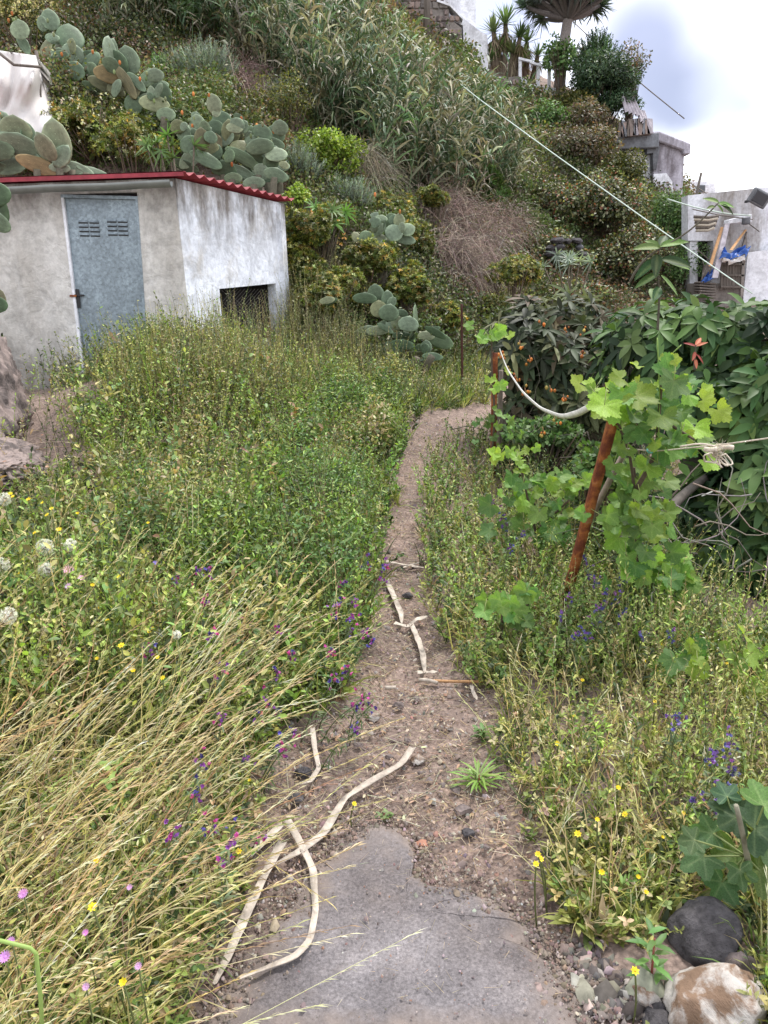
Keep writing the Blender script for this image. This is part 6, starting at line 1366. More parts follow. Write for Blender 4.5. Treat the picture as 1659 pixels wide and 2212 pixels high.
def meadow():
    # left bank: leafy weeds
    cl = Cloud()
    B = sample_area(7600, 2.4, 9.2, 'L', margin=.05); pd = path_d(B[:, 0], B[:, 1]); hg = np.clip(.16 + pd * .45, .12, .52) * rng.uniform(.6, 1.15, len(B)); hg *= np.clip(1 + .45 * vnoise(B[:, 0] * 1.5, B[:, 1] * 1.5, 90) + .3 * vnoise(B[:, 0] * 4, B[:, 1] * 4, 91), .3, 1.7)
    bare = inpoly(B[:, 0], B[:, 1], BARE) & (rng.random(len(B)) < .93); B = B[~bare]; hg = hg[~bare]; hg = np.where(inpoly(B[:, 0], B[:, 1], LOWL), hg * .4, hg)
    sel = (rng.random(len(B)) + .45 * vnoise(B[:, 0] * 1.6, B[:, 1] * 1.6, 101)) % 1.0; pdl = path_d(B[:, 0], B[:, 1]); sel = np.where((pdl < .75) & (B[:, 1] > 2.9), sel * .62 + (sel > .5) * .38, sel); a = sel < .5; herbs(cl, B[a], hg[a], P_GREEN, 20, .034, .016)
    a = (sel >= .5) & (sel < .8); herbs(cl, B[a], hg[a] * .9, P_YEL, 20, .026, .012)
    a = sel >= .8; herbs(cl, B[a], hg[a] * 1.15, P_GREEN, 13, .055, .024)
    G = sample_area(150, 2.5, 8.8, 'L', margin=.22); G = G[~(inpoly(G[:, 0], G[:, 1], BARE) | inpoly(G[:, 0], G[:, 1], LOWL))]
    e = sample_area(900, 3.3, 8.3, 'L', margin=.12); e = e[path_d(e[:, 0], e[:, 1]) < .95][:60]; nG = len(G); G = np.concatenate([G, e])
    CP_ = [[(3, (.17, .26, .05)), (1, (.26, .34, .09)), (1, (.05, .09, .025))], [(3, (.30, .31, .09)), (2, (.40, .37, .15)), (1, (.10, .12, .04))], [(3, (.11, .20, .055)), (2, (.07, .13, .04)), (1, (.2, .27, .08))], [(2, (.34, .27, .14)), (2, (.20, .22, .07)), (1, (.42, .36, .22))]]
    for gi, g in enumerate(G):
        r_ = rng.uniform(.14, .34) if gi < nG else rng.uniform(.18, .30); hh = r_ * rng.uniform(1.1, 1.9) if gi < nG else r_ * rng.uniform(1.5, 2.3); m = int(260 + 900 * r_); Pc, Nc, lb = crown(m, g + [0, 0, hh * .55], np.array([r_, r_, hh * .75]), 7, .7, (.25, .5)); cp = CP_[rng.integers(4) if gi < nG else (0, 0, 2)[rng.integers(3)]]
        cc = pal(m, cp, .15) * rng.choice([.55, .85, 1.1, 1.4], (m, 1)); sz = rng.uniform(.020, .042); place(cl, Pc, nrm(Nc * .4 + rdir(m) * .8 + [0, 0, .3]), nrm(Nc + [0, 0, .7] + rdir(m) * .4), sz * rng.uniform(.6, 1.3, m), sz * rng.uniform(.3, .5), np.clip(cc, .01, .6), T_LEAF, .15)
        q = Pc[:40]; b0 = g + rng.normal(0, .03, (40, 3)) * [1, 1, 0]; dd = q - b0; stalks(cl, b0, dd, np.linalg.norm(dd, axis=1) * 1.12, .004, pal(40, [(1, (.26, .24, .12)), (1, (.36, .30, .18))]), 0, 2)
    B = sample_area(1500, 2.8, 8.5, 'L', margin=.04); q = path_d(B[:, 0], B[:, 1]) < .9; B = B[q]; herbs(cl, B, rng.uniform(.15, .42, len(B)), [(3, (.12, .21, .045)), (2, (.18, .28, .06)), (1, (.06, .11, .03))], 16, .048, .024)
    B = sample_area(420, 2.6, 7.5, 'L', margin=.5); B = B[~(inpoly(B[:, 0], B[:, 1], BARE) | inpoly(B[:, 0], B[:, 1], LOWL))]; herbs(cl, B, rng.uniform(.3, .6, len(B)), [(2, (.12, .20, .06)), (1, (.22, .27, .09)), (1, (.35, .24, .14))], 12, .085, .045)
    o = cl.build('weeds', M_LEAF); tag(o, kind='stuff')
    cl = Cloud(); B = sample_area(1500, 2.6, 9.3, 'L', margin=.0); bare = inpoly(B[:, 0], B[:, 1], BARE) | inpoly(B[:, 0], B[:, 1], LOWL); B = B[~bare]
    tufts(cl, B, 9, (.12, .42), .004, P_GREEN + [(3, (.30, .30, .12))]); 
    B = B[::4]; oats(cl, B, (.3, .7), (.1, -.05, 1), P_STRAW + [(5, (.30, .33, .12))], .28, 9, .003)
    B = sample_area(900, 1.5, 8.5, 'L', margin=.08); n = len(B); stalks(cl, B + [0, 0, .1], nrm(rng.normal(0, 1, (n, 3)) * [1, 1, .5] + [0, 0, .45]), rng.uniform(.15, .5, n), .004, pal(n, [(2, (.42, .33, .2)), (1, (.25, .15, .10)), (1, (.5, .42, .28))]), rng.uniform(-.1, .9, n), 4)
    B = B[B[:, 1] > 2.8]; m = len(B) // 2; B = B[:m] + [0, 0, .25] + rng.normal(0, .05, (m, 3)); place(cl, B, rdir(m), rdir(m), rng.uniform(.02, .06, m), rng.uniform(.01, .028, m), pal(m, [(2, (.42, .29, .18)), (1, (.5, .40, .24)), (1, (.3, .16, .1))]), T_LEAF, .3)
    tag(cl.build('grass', M_LEAF), kind='stuff')
    # tall flowering weeds against the shed and slope foot
    cl = Cloud(); px = region([(235, 840), (400, 800), (600, 770), (760, 800), (860, 830), (880, 900), (600, 920), (250, 940)], 1700); herbs(cl, px, rng.uniform(.3, .8, 1700) * np.clip(.35 + (px[:, 0] + 3.1) * .8, .3, 1), P_YEL + [(2, (.12, .15, .09))], 14, .03, .012, .1, spread=.18)
    sw = np.stack([np.linspace(-2.2, -1.2, 260) + .12 + rng.uniform(0, .5, 260), np.linspace(8.3, 10.2, 260), np.zeros(260)], 1); sw[:, 2] = H(sw[:, 0], sw[:, 1]); sw = np.repeat(sw, 2, 0); herbs(cl, sw, rng.uniform(.35, 1.25, 520), [(2, (.24, .25, .10)), (2, (.38, .36, .20)), (1, (.13, .17, .06)), (1, (.45, .42, .26))], 20, .03, .011, .15, tmpl=T_DIA, spread=.14)
    px = region([(600, 560), (700, 600), (800, 830), (620, 830)], 1500); herbs(cl, px, rng.uniform(.5, 1.2, 1500), [(2, (.16, .17, .08)), (2, (.24, .23, .12)), (1, (.10, .13, .05))], 16, .035, .010, .3, tmpl=T_DIA, spread=.15)
    px = region([(640, 800), (1050, 770), (1060, 880), (900, 900), (760, 890)], 1400); tufts(cl, px[:700], 9, (.15, .45), .004, P_GREEN + P_YEL, (.2, .8), spread=.4); herbs(cl, px[700:], rng.uniform(.15, .5, 700), [(2, (.10, .14, .05)), (2, (.17, .19, .08)), (1, (.3, .28, .16))], 14, .04, .018)
    tag(cl.build('tall_weeds', M_LEAF), kind='stuff')
    # left foreground: clover carpet, low weeds, pale oats leaning right
    cl = Cloud(); B = sample_area(7000, 1.15, 3.3, 'L', margin=.015)
    rosette(cl, B + np.stack([rng.normal(0, .01, 7000), rng.normal(0, .01, 7000), rng.uniform(.0, .10, 7000)], 1), np.tile([[0, 0, 1.0]], (7000, 1)) + rdir(7000) * .4, 4, .021, .014, pal(7000, P_GREEN + [(3, (.20, .15, .08)), (3, (.30, .25, .13))]), 15)
    B = sample_area(1500, 1.2, 3.4, 'L', margin=.06); herbs(cl, B, rng.uniform(.10, .34, 1500), P_YEL + [(2, (.10, .15, .04))], 13, .026, .011)
    tag(cl.build('ground_cover', M_LEAF), kind='stuff')
    cl = Cloud(); B = sample_area(700, 1.0, 3.6, 'L', margin=.30); B = B[B[:, 0] < -.40 - (B[:, 1] - 1.2) * .14]
    B = B[rng.random(len(B)) < .45 + .55 * (vnoise(B[:, 0] * 3, B[:, 1] * 3, 55) > -.1)]
    q = vnoise(B[:, 0] * 2, B[:, 1] * 2, 66); b1, b2 = B[q > -.15], B[q <= -.15]; q3 = rng.random(len(b1)) < .5; oats(cl, b1[q3], (.45, .95), (.70, .15, .52), P_STRAW, .2, 22, .0032); oats(cl, b1[~q3], (.4, .85), (.45, .05, .8), P_STRAW, .28, 22, .0032); oats(cl, b2, (.35, .75), (.3, -.15, .9), P_STRAW, .38, 20, .003); b3 = b1[::2] + rng.normal(0, .02, b1[::2].shape) * [1, 1, 0]; oats(cl, b3, (.5, .9), (.62, .05, .65), [(1, (.62, .50, .31)), (1, (.52, .40, .24))], .14, 30, .0028)
    B = sample_area(320, 1.0, 3.6, 'L', margin=.15); oats(cl, B, (.2, .42), (.5, .05, .9), P_STRAW, .3, 12)
    B = sample_area(900, 1.0, 3.4, 'L', margin=.04); tufts(cl, B, 8, (.10, .32), .0035, P_STRAW + P_GREEN, (.2, 1.0), (.25, 0, 1))
    # a few from outside the left of the frame reaching over the slab
    k = 22; B = np.stack([rng.uniform(-1.2, -.55, k), rng.uniform(.95, 1.7, k), np.zeros(k)], 1); B[:, 2] = H(B[:, 0], B[:, 1]); oats(cl, B, (.5, .8), (.8, .12, .5), P_STRAW, .12, 16)
    tag(cl.build('dry_oat_grass', M_DRY), kind='stuff')
    # right bank
    cl = Cloud(); B = sample_area(4200, 1.25, 7.5, 'R', margin=.03); pd = path_d(B[:, 0], B[:, 1]); hg = np.clip(.08 + pd * .30, .07, .30) * rng.uniform(.6, 1.3, len(B)); hg *= np.clip(B[:, 1] / 2.5, .5, 1.3)
    sel = rng.random(len(B)); a = sel < .6; herbs(cl, B[a], hg[a], P_YEL, 17, .020, .009); a = sel >= .6; herbs(cl, B[a], hg[a] * 1.25, P_GREEN, 16, .034, .010)
    B = sample_area(3000, 2.9, 8.2, 'R', margin=-.03); B = B[path_d(B[:, 0], B[:, 1]) < 1.6]; herbs(cl, B, rng.uniform(.12, .38, len(B)), [(3, (.14, .22, .05)), (2, (.20, .27, .07)), (1.5, (.06, .10, .03)), (1, (.30, .27, .13))], 18, .034, .017)
    B = sample_area(5200, 1.25, 4.2, 'R', margin=.01); B, = clear(B); B = B[::2]; n5 = len(B); rosette(cl, B + np.stack([rng.normal(0, .01, n5), rng.normal(0, .01, n5), rng.uniform(.0, .10, n5)], 1), np.tile([[0, 0, 1.0]], (n5, 1)) + rdir(n5) * .4, 4, .022, .014, pal(n5, P_YEL + [(2, (.22, .17, .10))]), 15)
    B = sample_area(700, 3.0, 8.4, 'L', margin=-.05); B = B[path_d(B[:, 0], B[:, 1]) < .3]; herbs(cl, B, rng.uniform(.12, .34, len(B)), P_GREEN, 16, .04, .02, .35)
    tag(cl.build('weeds', M_LEAF), kind='stuff')
    cl = Cloud(); B = sample_area(1500, 1.3, 7.5, 'R', margin=.02); tufts(cl, B, 8, (.08, .28), .0035, P_YEL + [(2, (.38, .31, .17))])
    B = sample_area(900, 1.3, 5.5, 'R', margin=.05); oats(cl, B, (.12, .38), (-.05, 0, 1), P_STRAW, .35, 9, .0022)
    B = region([(1480, 2010), (1659, 1960), (1659, 2212), (1560, 2150)], 90); tufts(cl, B, 12, (.15, .34), .004, [(1, (.13, .2, .05)), (1, (.3, .28, .12))], (.3, 1.0), (.1, -.1, 1))
    B = region([(1200, 1850), (1600, 1800), (1560, 1960), (1380, 2060), (1240, 2030)], 130); rosette(cl, B + [0, 0, .02], np.tile([[0, -.1, 1.0]], (130, 1)), 7, .085, .020, pal(130, P_YEL), 35, 15)
    tag(cl.build('grass', M_LEAF), kind='stuff')
    # shaded undergrowth below the trees at the right
    cl = Cloud(); B = region([(1080, 900), (1380, 960), (1440, 1200), (1440, 1380), (1250, 1200), (1080, 1050)], 1900); n = len(B); herbs(cl, B, rng.uniform(.15, .55, n), [(2, (.07, .12, .04)), (2, (.05, .085, .03)), (1, (.12, .16, .05))], 14, .035, .02)
    tag(cl.build('undergrowth', M_LEAF), kind='stuff')
meadow()

# litter, gravel and stones on the trodden path
def litter():
    T_PEB = (np.array([(0, 0, .6), (.5, .1, 0), (.1, .5, .05), (-.5, .15, 0), (-.15, -.5, .02), (.35, -.35, 0), (.25, .25, .38), (-.28, -.2, .42)], float), [(0, 6, 1), (0, 1, 5), (0, 2, 6), (6, 2, 1), (0, 3, 2), (0, 7, 3), (0, 5, 4), (0, 4, 7), (7, 4, 3)])
    def onpath(n, y0, y1, m=.05):
        out = []; k = 0
        while k < n:
            y = y0 * (y1 / y0) ** rng.random(n * 3); x = rng.uniform(-1.3, 1.4, n * 3); q = path_d(x, y) < m; x, y = x[q], y[q]
            out.append(np.stack([x, y], 1)); k += len(x)
        return np.concatenate(out)[:n]
    def onslab(p): return inpoly(p[:, 0], p[:, 1], SLAB)
    p = onpath(9000, 1.3, 8, .12); s = onslab(p); p = np.concatenate([p[~s], p[s][::5]]); n = len(p); s = onslab(p); sz = np.where(s, .004, .007) * np.exp(rng.normal(0, .5, n)); sz = np.minimum(sz, .03)
    P = np.column_stack([p, H(p[:, 0], p[:, 1]) + np.where(s, .030, .012)]); D = rdir(n); D[:, 2] *= .1
    cl = Cloud(); t = T_PEB[0]; X = nrm(D); Yv = nrm(np.cross(np.tile([[0, 0, 1.0]], (n, 1)), X)); 
    V = P[:, None] + X[:, None] * (t[:, 0][None, :, None] * sz[:, None, None]) + Yv[:, None] * (t[:, 1][None, :, None] * (sz * rng.uniform(.6, 1, n))[:, None, None]) + np.array([0, 0, 1.0]) * (t[:, 2][None, :, None] * sz[:, None, None]) + rng.normal(0, .08, (n, 8, 3)) * sz[:, None, None]
    cl.add(V, T_PEB[1], pal(n, [(3, (.21, .165, .145)), (2, (.30, .26, .235)), (1, (.14, .12, .115)), (1, (.24, .15, .11))]))
    k = rng.integers(0, len(SLAB), 5200); f_ = rng.random(5200)[:, None]; ed = SLAB[k] * (1 - f_) + SLAB[(k + 1) % len(SLAB)] * f_; ed = ed + rng.normal(0, .045, ed.shape) + (SLAB.mean(0) - ed) * .03
    P = np.column_stack([ed, H(ed[:, 0], ed[:, 1]) + .012 + .010 * rng.random(5200)]); n = 5200; sz = .0045 * np.exp(rng.normal(0, .6, n)); D = rdir(n); X = nrm(D * [1, 1, .1]); Yv = nrm(np.cross(np.tile([[0, 0, 1.0]], (n, 1)), X))
    V = P[:, None] + X[:, None] * (t[:, 0][None, :, None] * sz[:, None, None]) + Yv[:, None] * (t[:, 1][None, :, None] * sz[:, None, None]) + np.array([0, 0, 1.0]) * (t[:, 2][None, :, None] * sz[:, None, None]) + rng.normal(0, .1, (n, 8, 3)) * sz[:, None, None]
    cl.add(V, T_PEB[1], pal(n, [(4, (.19, .145, .12)), (2, (.13, .10, .085)), (1, (.28, .24, .21))]))
    # rubble at the right of the slab
    q = region([(1210, 2030), (1400, 2080), (1520, 2212), (1280, 2212), (1230, 2120)], 700); n = 700; sz = .012 * np.exp(rng.normal(0, .55, n)); D = rdir(n); X = nrm(D * [1, 1, .1]); Yv = nrm(np.cross(np.tile([[0, 0, 1.0]], (n, 1)), X)); q[:, 2] += .012
    V = q[:, None] + X[:, None] * (t[:, 0][None, :, None] * sz[:, None, None]) + Yv[:, None] * (t[:, 1][None, :, None] * sz[:, None, None]) + np.array([0, 0, 1.0]) * (t[:, 2][None, :, None] * sz[:, None, None]) + rng.normal(0, .13, (n, 8, 3)) * sz[:, None, None]
    cl.add(V, T_PEB[1], pal(n, [(3, (.17, .14, .125)), (1, (.30, .26, .24)), (2, (.10, .085, .08))]))
    tag(cl.build('gravel', M_STONE), kind='stuff')
    cl = Cloud(); p = onpath(2600, 1.9, 8, .10); s = onslab(p); p = p[~s]; n = len(p); P = np.column_stack([p, H(p[:, 0], p[:, 1]) + .012 + rng.uniform(0, .01, n)])
    D = rdir(n); D[:, 2] *= .12; stalks(cl, P, D, rng.uniform(.02, .11, n), rng.uniform(.0012, .0035, n), pal(n, [(3, (.42, .34, .24)), (1, (.28, .2, .14)), (1, (.5, .45, .36))]), .02, 2, .6)
    m = n // 2; place(cl, P[:m], rdir(m) * [1, 1, .2], nrm(rdir(m) * .5 + [0, 0, 1]), rng.uniform(.012, .03, m), rng.uniform(.004, .012, m), pal(m, [(3, (.36, .27, .18)), (1, (.45, .38, .28))]), T_LEAF)
    p = onpath(140, 1.4, 2.2, 0); P = np.column_stack([p, H(p[:, 0], p[:, 1]) + .036]); D = rdir(140) * [1, 1, .05]; stalks(cl, P, D, rng.uniform(.01, .05, 140), .0013, pal(140, [(1, (.45, .38, .28))]), 0, 2)
    tag(cl.build('dry_litter', M_DRY), kind='stuff')
    L_ = [(912, 1830, 26, 'r'), (985, 1715, 22, ''), (1000, 1762, 36, ''), (928, 1812, 16, ''), (975, 1810, 12, ''), (862, 1530, 26, ''), (900, 1520, 16, ''), (808, 1560, 30, 'p'), (905, 1655, 30, 'p'), (912, 1680, 18, ''), (880, 1610, 14, ''), (970, 1580, 18, 'p'), (655, 1682, 34, 'd'), (640, 1735, 30, 'd'), (710, 1780, 16, ''),
          (712, 1972, 20, 'r'), (880, 1290, 22, 'd'), (775, 1620, 20, ''), (840, 1645, 18, ''), (700, 1620, 16, ''), (1010, 1810, 26, 'd'), (1050, 1840, 14, ''), (1310, 2148, 26, ''), (1340, 2120, 30, ''), (1370, 2150, 24, ''), (1255, 2100, 18, 'p'), (1262, 2112, 24, ''), (1420, 2190, 40, 'd'), (1295, 2180, 20, ''), (1395, 2100, 34, 'p'), (1340, 2185, 22, ''), (868, 2115, 14, 'd')]
    sl = rows([(q[0], q[1]) for q in L_], 'loose stone', 'on path and slab', 4)
    for k, (x, y, s, kd) in enumerate(L_):
        h_ = hit(x, y)[0]; w = pxm(s, math.hypot(h_[1], h_[2] - 1.6)) * .55; m = {'': M_ROCKP, 'r': flat('reddish_stone', (.32, .16, .11), .9) if k == 0 else M_ROCKP, 'p': M_ROCK2, 'd': M_ROCK}[kd]
        word = {'': 'pinkish', 'r': 'reddish', 'p': 'pale', 'd': 'dark'}[kd]; where = 'on the rubble beside the slab' if x > 1200 else ('on the concrete slab' if y > 1900 else ('in the middle of the upper path' if y < 1600 else 'on the dirt of the path'))
        rock('stone', f'{word} {sl[k]}', h_ + np.array([0, 0, w * .25 + .01]), (w, w * rng.uniform(.6, .95), w * rng.uniform(.45, .7)), m, 'stone', 200 + k, 'loose stones on the path')
    def big(label, x, y, Y, r, m, sd): 
        g = hit(x, y + 40)[0]; c = np.array([g[0], g[1], g[2] + r[2] * .55]); rock('boulder', label, c, r, m, 'rock', sd)
    big('smooth dark grey round boulder under the fig leaves', 1528, 2022, 1.78, (.092, .09, .088), M_ROCK, 3)
    big('white and rust brown broken rock at the bottom right corner', 1545, 2170, 1.50, (.12, .10, .085), M_ROCK2, 9)
    big('speckled pale angular rock beside the red rooted weed', 1388, 2118, 1.66, (.052, .045, .035), M_ROCK2, 15)
    big('small mottled brown rock right of the smooth dark boulder', 1600, 2090, 1.60, (.05, .05, .06), M_ROCKP, 21)
    big('dark grey stone between the weeds left of the fig', 1500, 1880, 1.95, (.05, .05, .04), M_ROCK, 27)
    big('dark flat stone at the bottom edge left of the white and brown rock', 1430, 2190, 1.45, (.05, .05, .03), M_ROCK, 28)
litter()

# ------------------------------------------------------------------ flowers, each plant a thing of its own
def disc(cl, c, n_, rad, petals, colp, colc, cup=.25, pw=.45):
    n_ = nrm(np.asarray(n_, float)); x = nrm(np.cross(n_, [.3, .5, .8])); z = np.cross(n_, x); a = np.arange(petals) * 2 * pi / petals
    R_ = x * np.cos(a)[:, None] + z * np.sin(a)[:, None]
    place(cl, np.repeat(c[None], petals, 0), nrm(R_ + n_ * cup), np.repeat(n_[None], petals, 0), rad, rad * pw, pal(petals, [(1, colp)], .08), T_LEAF, 0)
    V, f = tube([c + n_ * -rad * .05, c + n_ * rad * .12, c + n_ * rad * .2], [rad * .28, rad * .28, rad * .1], 7); cl.add(V, f, np.array(colc))
YELS = [(28, 1075), (62, 1080), (92, 1085), (112, 1100), (102, 1112), (168, 1112), (128, 1148), (40, 1238), (258, 1248), (232, 1340), (212, 1318), (330, 1355), (305, 1380), (322, 1362), (262, 1395), (210, 1424), (340, 1422), (287, 1452), (352, 1467), (208, 1808 + 58), (200, 1960 + 0), (516, 1840), (765, 1738), (320, 1130),
        (22, 1065), (75, 1150), (200, 1265), (450, 1380), (540, 1690), (268, 2128), (1258, 1468), (1395, 1428), (1570, 1430), (1335, 1705), (1162, 1842), (1158, 1862), (1168, 1852), (1248, 1800), (1290, 1768), (1300, 1885), (1378, 1890), (1350, 1755), (1395, 2020 - 90), (1372, 2092), (1430, 1810), (1478, 1755), (1505, 1790), (1205, 1610), (1240, 1545), (1415, 1515), (1560, 1400), (1430, 1390), (330, 745 + 10), (300, 770), (355, 745), (275, 760)]
def flower_plants():
    stems = pal(1, [(1, (.14, .2, .06))])
    yl = {}
    for sd_ in (0, 1):
        q = [p for p in YELS if (p[0] < 800) == (sd_ == 0)]; yl.update(zip(q, rows(q, 'small yellow flower', 'left of the path' if sd_ == 0 else 'right of the path', 6)))
    for k, (x, y) in enumerate(YELS):
        g = hit(x, y)[0]; 
        if np.isnan(g[0]): continue
        dist = np.linalg.norm(g - CAM); hh = rng.uniform(.30, .42) if (x < 420 and y > 1000) else (rng.uniform(.14, .24) if x > 900 else .12)
        hd = CAM + (g - CAM) * (1 - hh / max(CAMZ - g[2], .5)) if y > 1000 else at(x, y, 7.7); bs = np.array([hd[0] + rng.normal(0, .02), hd[1] + .03, float(H(hd[0], hd[1] + .03))])
        r = empty('yellow_flower', bs, yl[(x, y)], 'flower', 'yellow flowers left of the path' if x < 800 else 'yellow flowers right of the path')
        cl = Cloud(); nn = nrm(np.array([rng.normal(0, .3), -.5, 1])); rad = min(.006 + .0018 * dist, .015) * rng.uniform(.6, 1.1)
        disc(cl, hd, nn, rad, 7, (.75, .58, .02), (.66, .42, .02), rng.uniform(.1, .9), .62); cl.build('petals', M_LEAF, r)
        cl = Cloud(); V, f = tube(smooth_path([bs, (bs + hd) / 2 + rng.normal(0, .008, 3), hd], 5), .0015 + .0003 * dist, 4); cl.add(V, f, stems[0]); cl.build('stem', M_LEAF, r)
    # dandelion clocks
    CL = [(97, 1185, 34), (152, 1180, 26), (98, 1228, 30), (18, 1330, 34), (4, 1218, 30), (10, 1080, 26), (382, 1372, 18)]
    for k, (x, y, s) in enumerate(CL):
        g = hit(x, y)[0]; hd = CAM + (g - CAM) * .72; dist = hd[1]; bs = np.array([hd[0], hd[1] + .02, float(H(hd[0], hd[1] + .02))]); rad = pxm(s, dist) * .5
        r = empty('dandelion_clock', bs, ['fluffy white seed head, larger and upper of the pair at far left', 'fluffy seed head with a dark centre right of the largest one', 'fluffy seed head just below the largest one', 'fluffy white seed head low at the left edge', 'fluffy seed head cut by the left edge', 'small fluffy seed head at the left edge beneath the pink rock', 'tiny fluffy seed head among the dry grass tops'][k], 'seed head', 'fluffy seed heads')
        cl = Cloud(); n = 170; d = rdir(n); stalks(cl, np.repeat(hd[None], n, 0), d, rad, .0007 + .0002 * dist, pal(n, [(1, (.62, .60, .56))]), 0, 1, 1)
        rosette(cl, hd + d * rad, d, 5, rad * .30, .0016, pal(n, [(1, (.8, .8, .78))]), 20, T=T_DIA, droop=0); cl.build('seed_ball', M_LEAF, r)
        cl = Cloud(); V, f = tube([hd + [0, 0, -.006], hd, hd + [0, 0, .006]], [.003, .006, .003], 6); cl.add(V, f, np.array((.2, .16, .12))); V, f = tube(smooth_path([bs, hd], 4), .0022, 5); cl.add(V, f, np.array((.2, .24, .1))); cl.build('stem', M_LEAF, r)
    # pink and mauve daisies of the left foreground
    for (x, y, c_, lb, s) in [(150, 1232, (.72, .42, .52), 'fluffy pale pink flower head near the seed heads', .03), (178, 1245, (.70, .45, .58), 'second pale pink flower head right of the fluffy one', .022), (148, 1268, (.58, .42, .62), 'pale mauve daisy under the pink flower heads', .018),
                           (335, 1215, (.28, .22, .6), 'single violet blue flower in the left meadow', .014), (52, 1935, (.55, .25, .55), 'small mauve flower in the lower left grass', .013), (12, 2068, (.5, .24, .55), 'mauve flower at the left edge low down', .014), (24, 2028, (.5, .24, .55), 'mauve flower above the lowest one at the left edge', .010), (186, 2020 + 0, (.55, .2, .5), 'mauve flower left of the bent green stalk', .008), (186, 2130, (.5, .3, .5), 'small pink flower low in the grass centre left', .009), (281, 1922, (.5, .3, .5), 'tiny mauve flower inside the dry grass', .008), (300, 2092, (.5, .3, .52), 'tiny mauve flower near the bottom of the picture', .009)]:
        g = hit(x, y)[0]; hd = CAM + (g - CAM) * .76; bs = np.array([hd[0], hd[1] + .02, float(H(hd[0], hd[1] + .02))]); r = empty('mauve_flower', bs, lb, 'flower'); cl = Cloud(); disc(cl, hd, (0, -.6, 1), s, 14, c_, c_, .5, .3); cl.build('petals', M_LEAF, r)
        cl = Cloud(); V, f = tube(smooth_path([bs, hd], 4), .0018, 4); cl.add(V, f, stems[0]); cl.build('stem', M_LEAF, r)
    # viper's bugloss: leaning stems with clusters of magenta and violet bells
    BUG = [(572, 1520), (605, 1535), (560, 1548), (640, 1578), (608, 1602), (612, 1628), (480, 1548), (535, 1640), (425, 1705), (432, 1650), (455, 1785), (500, 1800), (568, 1808), (497, 1860), (742, 1262), (738, 1300), (722, 1325), (768, 1298), (762, 1332), (715, 1405), (800, 1385), (786, 1370), (758, 1352), (748, 1455), (720, 1475), (628, 1410), (600, 1460), (460, 1382), (480, 1450), (380, 1248), (430, 1240), (448, 1236), (800, 1528), (768, 1528), (770, 1578), (785, 1505), (595, 1360), (372, 1800), (320, 1400), (790, 1215), (832, 1228), (825, 1240), (515, 1350), (440, 1300),
           (1455, 1555), (1458, 1572), (1535, 1622), (1575, 1600), (1580, 1620), (1540, 1645), (1580, 1660), (1545, 1710), (1578, 1700), (1552, 1745), (1500, 1720), (1290, 1262), (1272, 1240), (1310, 1285), (1335, 1290), (1300, 1310), (1260, 1200), (1340, 1255), (1285, 1325), (1245, 1365), (1270, 1370), (1390, 1370), (1450, 1370), (1345, 1325), (1330, 1180), (1100, 1180), (1090, 1130), (1125, 1150), (1060, 1080), (1080, 1110), (1210, 1330), (1230, 1300)]
    bl = {}
    for w_, fn in (('by the path edge', lambda p: 500 < p[0] < 900), ('in the left meadow', lambda p: p[0] <= 500), ('near the fig', lambda p: p[0] >= 900 and p[1] > 1500), ('under the vines', lambda p: p[0] >= 900 and p[1] <= 1500)):
        q = [p for p in BUG if fn(p)]; bl.update(zip(q, rows(q, ('pink and purple' if 'path' in w_ else ('purple' if 'left' in w_ else 'violet')) + ' bugloss', w_)))
    cols_l = [(2, (.46, .07, .32)), (2.5, (.26, .08, .38)), (1.6, (.09, .07, .30)), (.4, (.55, .12, .22))]; cols_r = [(2, (.16, .09, .32)), (1.6, (.10, .10, .32)), (1, (.28, .11, .34))]
    for k, (x, y) in enumerate(BUG):
        g = hit(x, y)[0]
        if np.isnan(g[0]): continue
        dist = g[1]; left = x < 900; kk = (.82 if y < 1500 else (.87 if y < 1700 else .90)) if x > 500 else .76; hd = CAM + (g - CAM) * (kk if left else .82); lx = rng.uniform(-.16, -.06) if left else rng.uniform(-.06, .08); bs = np.array([hd[0] + lx, hd[1] + .08, float(H(hd[0] + lx, hd[1] + .08))])
        lab = bl[(x, y)]
        r = empty('bugloss_plant', bs, lab, 'wildflower', ('bugloss by the path' if x > 500 else 'bugloss in the left meadow') if left else ('bugloss near the fig' if y > 1500 else 'bugloss under the vines'))
        cl = Cloud(); n = 7; pts = hd + rng.normal(0, 1, (n, 3)) * np.array([.008, .006, .013]) * (1 + .12 * dist); c_ = pal(n, cols_l if left else cols_r, .2)
        rosette(cl, pts, nrm(rdir(n) + [0, -.8, .3]), 5, .0075 + .0016 * dist, .006 + .0012 * dist, c_, 50, T=T_DIA, droop=0); tag(cl.build('flower_bells', M_LEAF, r), kind='stuff')
        cl = Cloud(); V, f = tube(smooth_path([bs, (bs + hd) / 2 + [-.01, 0, .03], hd, hd + [.01, -.01, .015]], 8), np.linspace(.0025, .0015, 8), 5); cl.add(V, f, np.array((.13, .16, .08)))
        m = 34; t = rng.random(m)[:, None]; q = bs * (1 - t) + hd * t + [0, 0, .01]; place(cl, q, nrm(rdir(m) + [0, 0, .4]), nrm(rdir(m) + [0, 0, 1]), .035, .007, pal(m, [(1, (.12, .16, .08))]), T_LEAF, .2); cl.build('stem', M_LEAF, r)
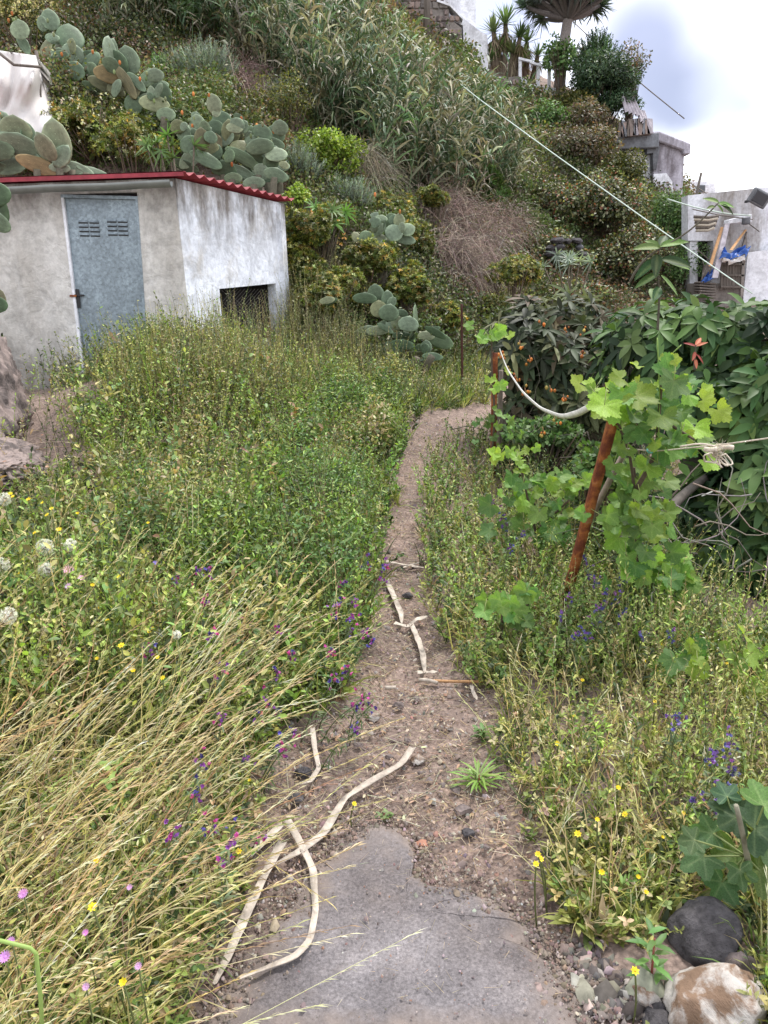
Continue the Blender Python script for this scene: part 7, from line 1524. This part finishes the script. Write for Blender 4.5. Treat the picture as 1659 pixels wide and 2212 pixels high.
    # odd standing plants of the foreground
    b = hit(235, 2300)[0] if not np.isnan(hit(235, 2300)[0][0]) else np.array([-.5, 1.1, 0])
    o = tube_obj('bent_stalk', [at(95, 2300, .95), at(88, 2160, .95), at(78, 2060, .95), at(66, 2048, .95), at(-40, 2022, .95)], .0032, M_LEAF, None, 6, (.3, .42, .12), None); tag(o, 'bright green stalk bent at a right angle in the lower left corner', 'stalk')
    def herb(label, x, y, h_, n_, ls, lw, c_):
        g = hit(x, y)[0]; r = empty('broadleaf_weed', g, label, 'weed'); cl = Cloud(); P = np.stack([g[0] + rng.normal(0, .008, n_), g[1] + rng.normal(0, .008, n_), g[2] + np.linspace(.01, h_, n_)], 1)
        a = np.arange(n_) * 2.4; D = np.stack([np.cos(a), np.sin(a), np.full(n_, .45)], 1); place(cl, P, D, np.tile([[0, 0, 1.0]], (n_, 1)), ls * rng.uniform(.7, 1.2, n_), lw, pal(n_, [(1, c_)]), T_LEAF, .25); cl.build('leaves', M_LEAF, r)
        cl = Cloud(); V, f = tube([g, g + [0, 0, h_ * .5], g + [0, 0, h_]], [.004, .003, .002], 5); cl.add(V, f, np.array((.28, .08, .06))); cl.build('stem', M_LEAF, r)
    herb('green toothed weed with a red stem base before the dark boulder', 1405, 2140, .16, 22, .06, .018, (.10, .20, .05))
    herb('pale green thistle-like weed in the middle of the dry grass', 265, 1780, .20, 26, .09, .022, (.24, .34, .10))
    herb('low dark green weed growing in the dirt right of the path', 1040, 1600, .06, 22, .045, .018, (.09, .15, .04))
    herb('small green weed in the dirt above the concrete slab', 830, 1770, .03, 18, .028, .012, (.14, .20, .07))
    herb('bright tuft of narrow leaves in the weeds right of the path', 1035, 1700, .05, 40, .11, .010, (.16, .26, .05))
    herb('weed with heart shaped leaves by the shed door sill', 170, 870, .30, 16, .10, .07, (.14, .24, .06))
    herb('dark vine leaved weed climbing the shed wall left of the door', 100, 820, .55, 60, .09, .07, (.05, .10, .035))
    herb('dark creeper at the foot of the shed wall by the pink rock', 60, 830, .40, 50, .09, .07, (.05, .09, .035))
flower_plants()
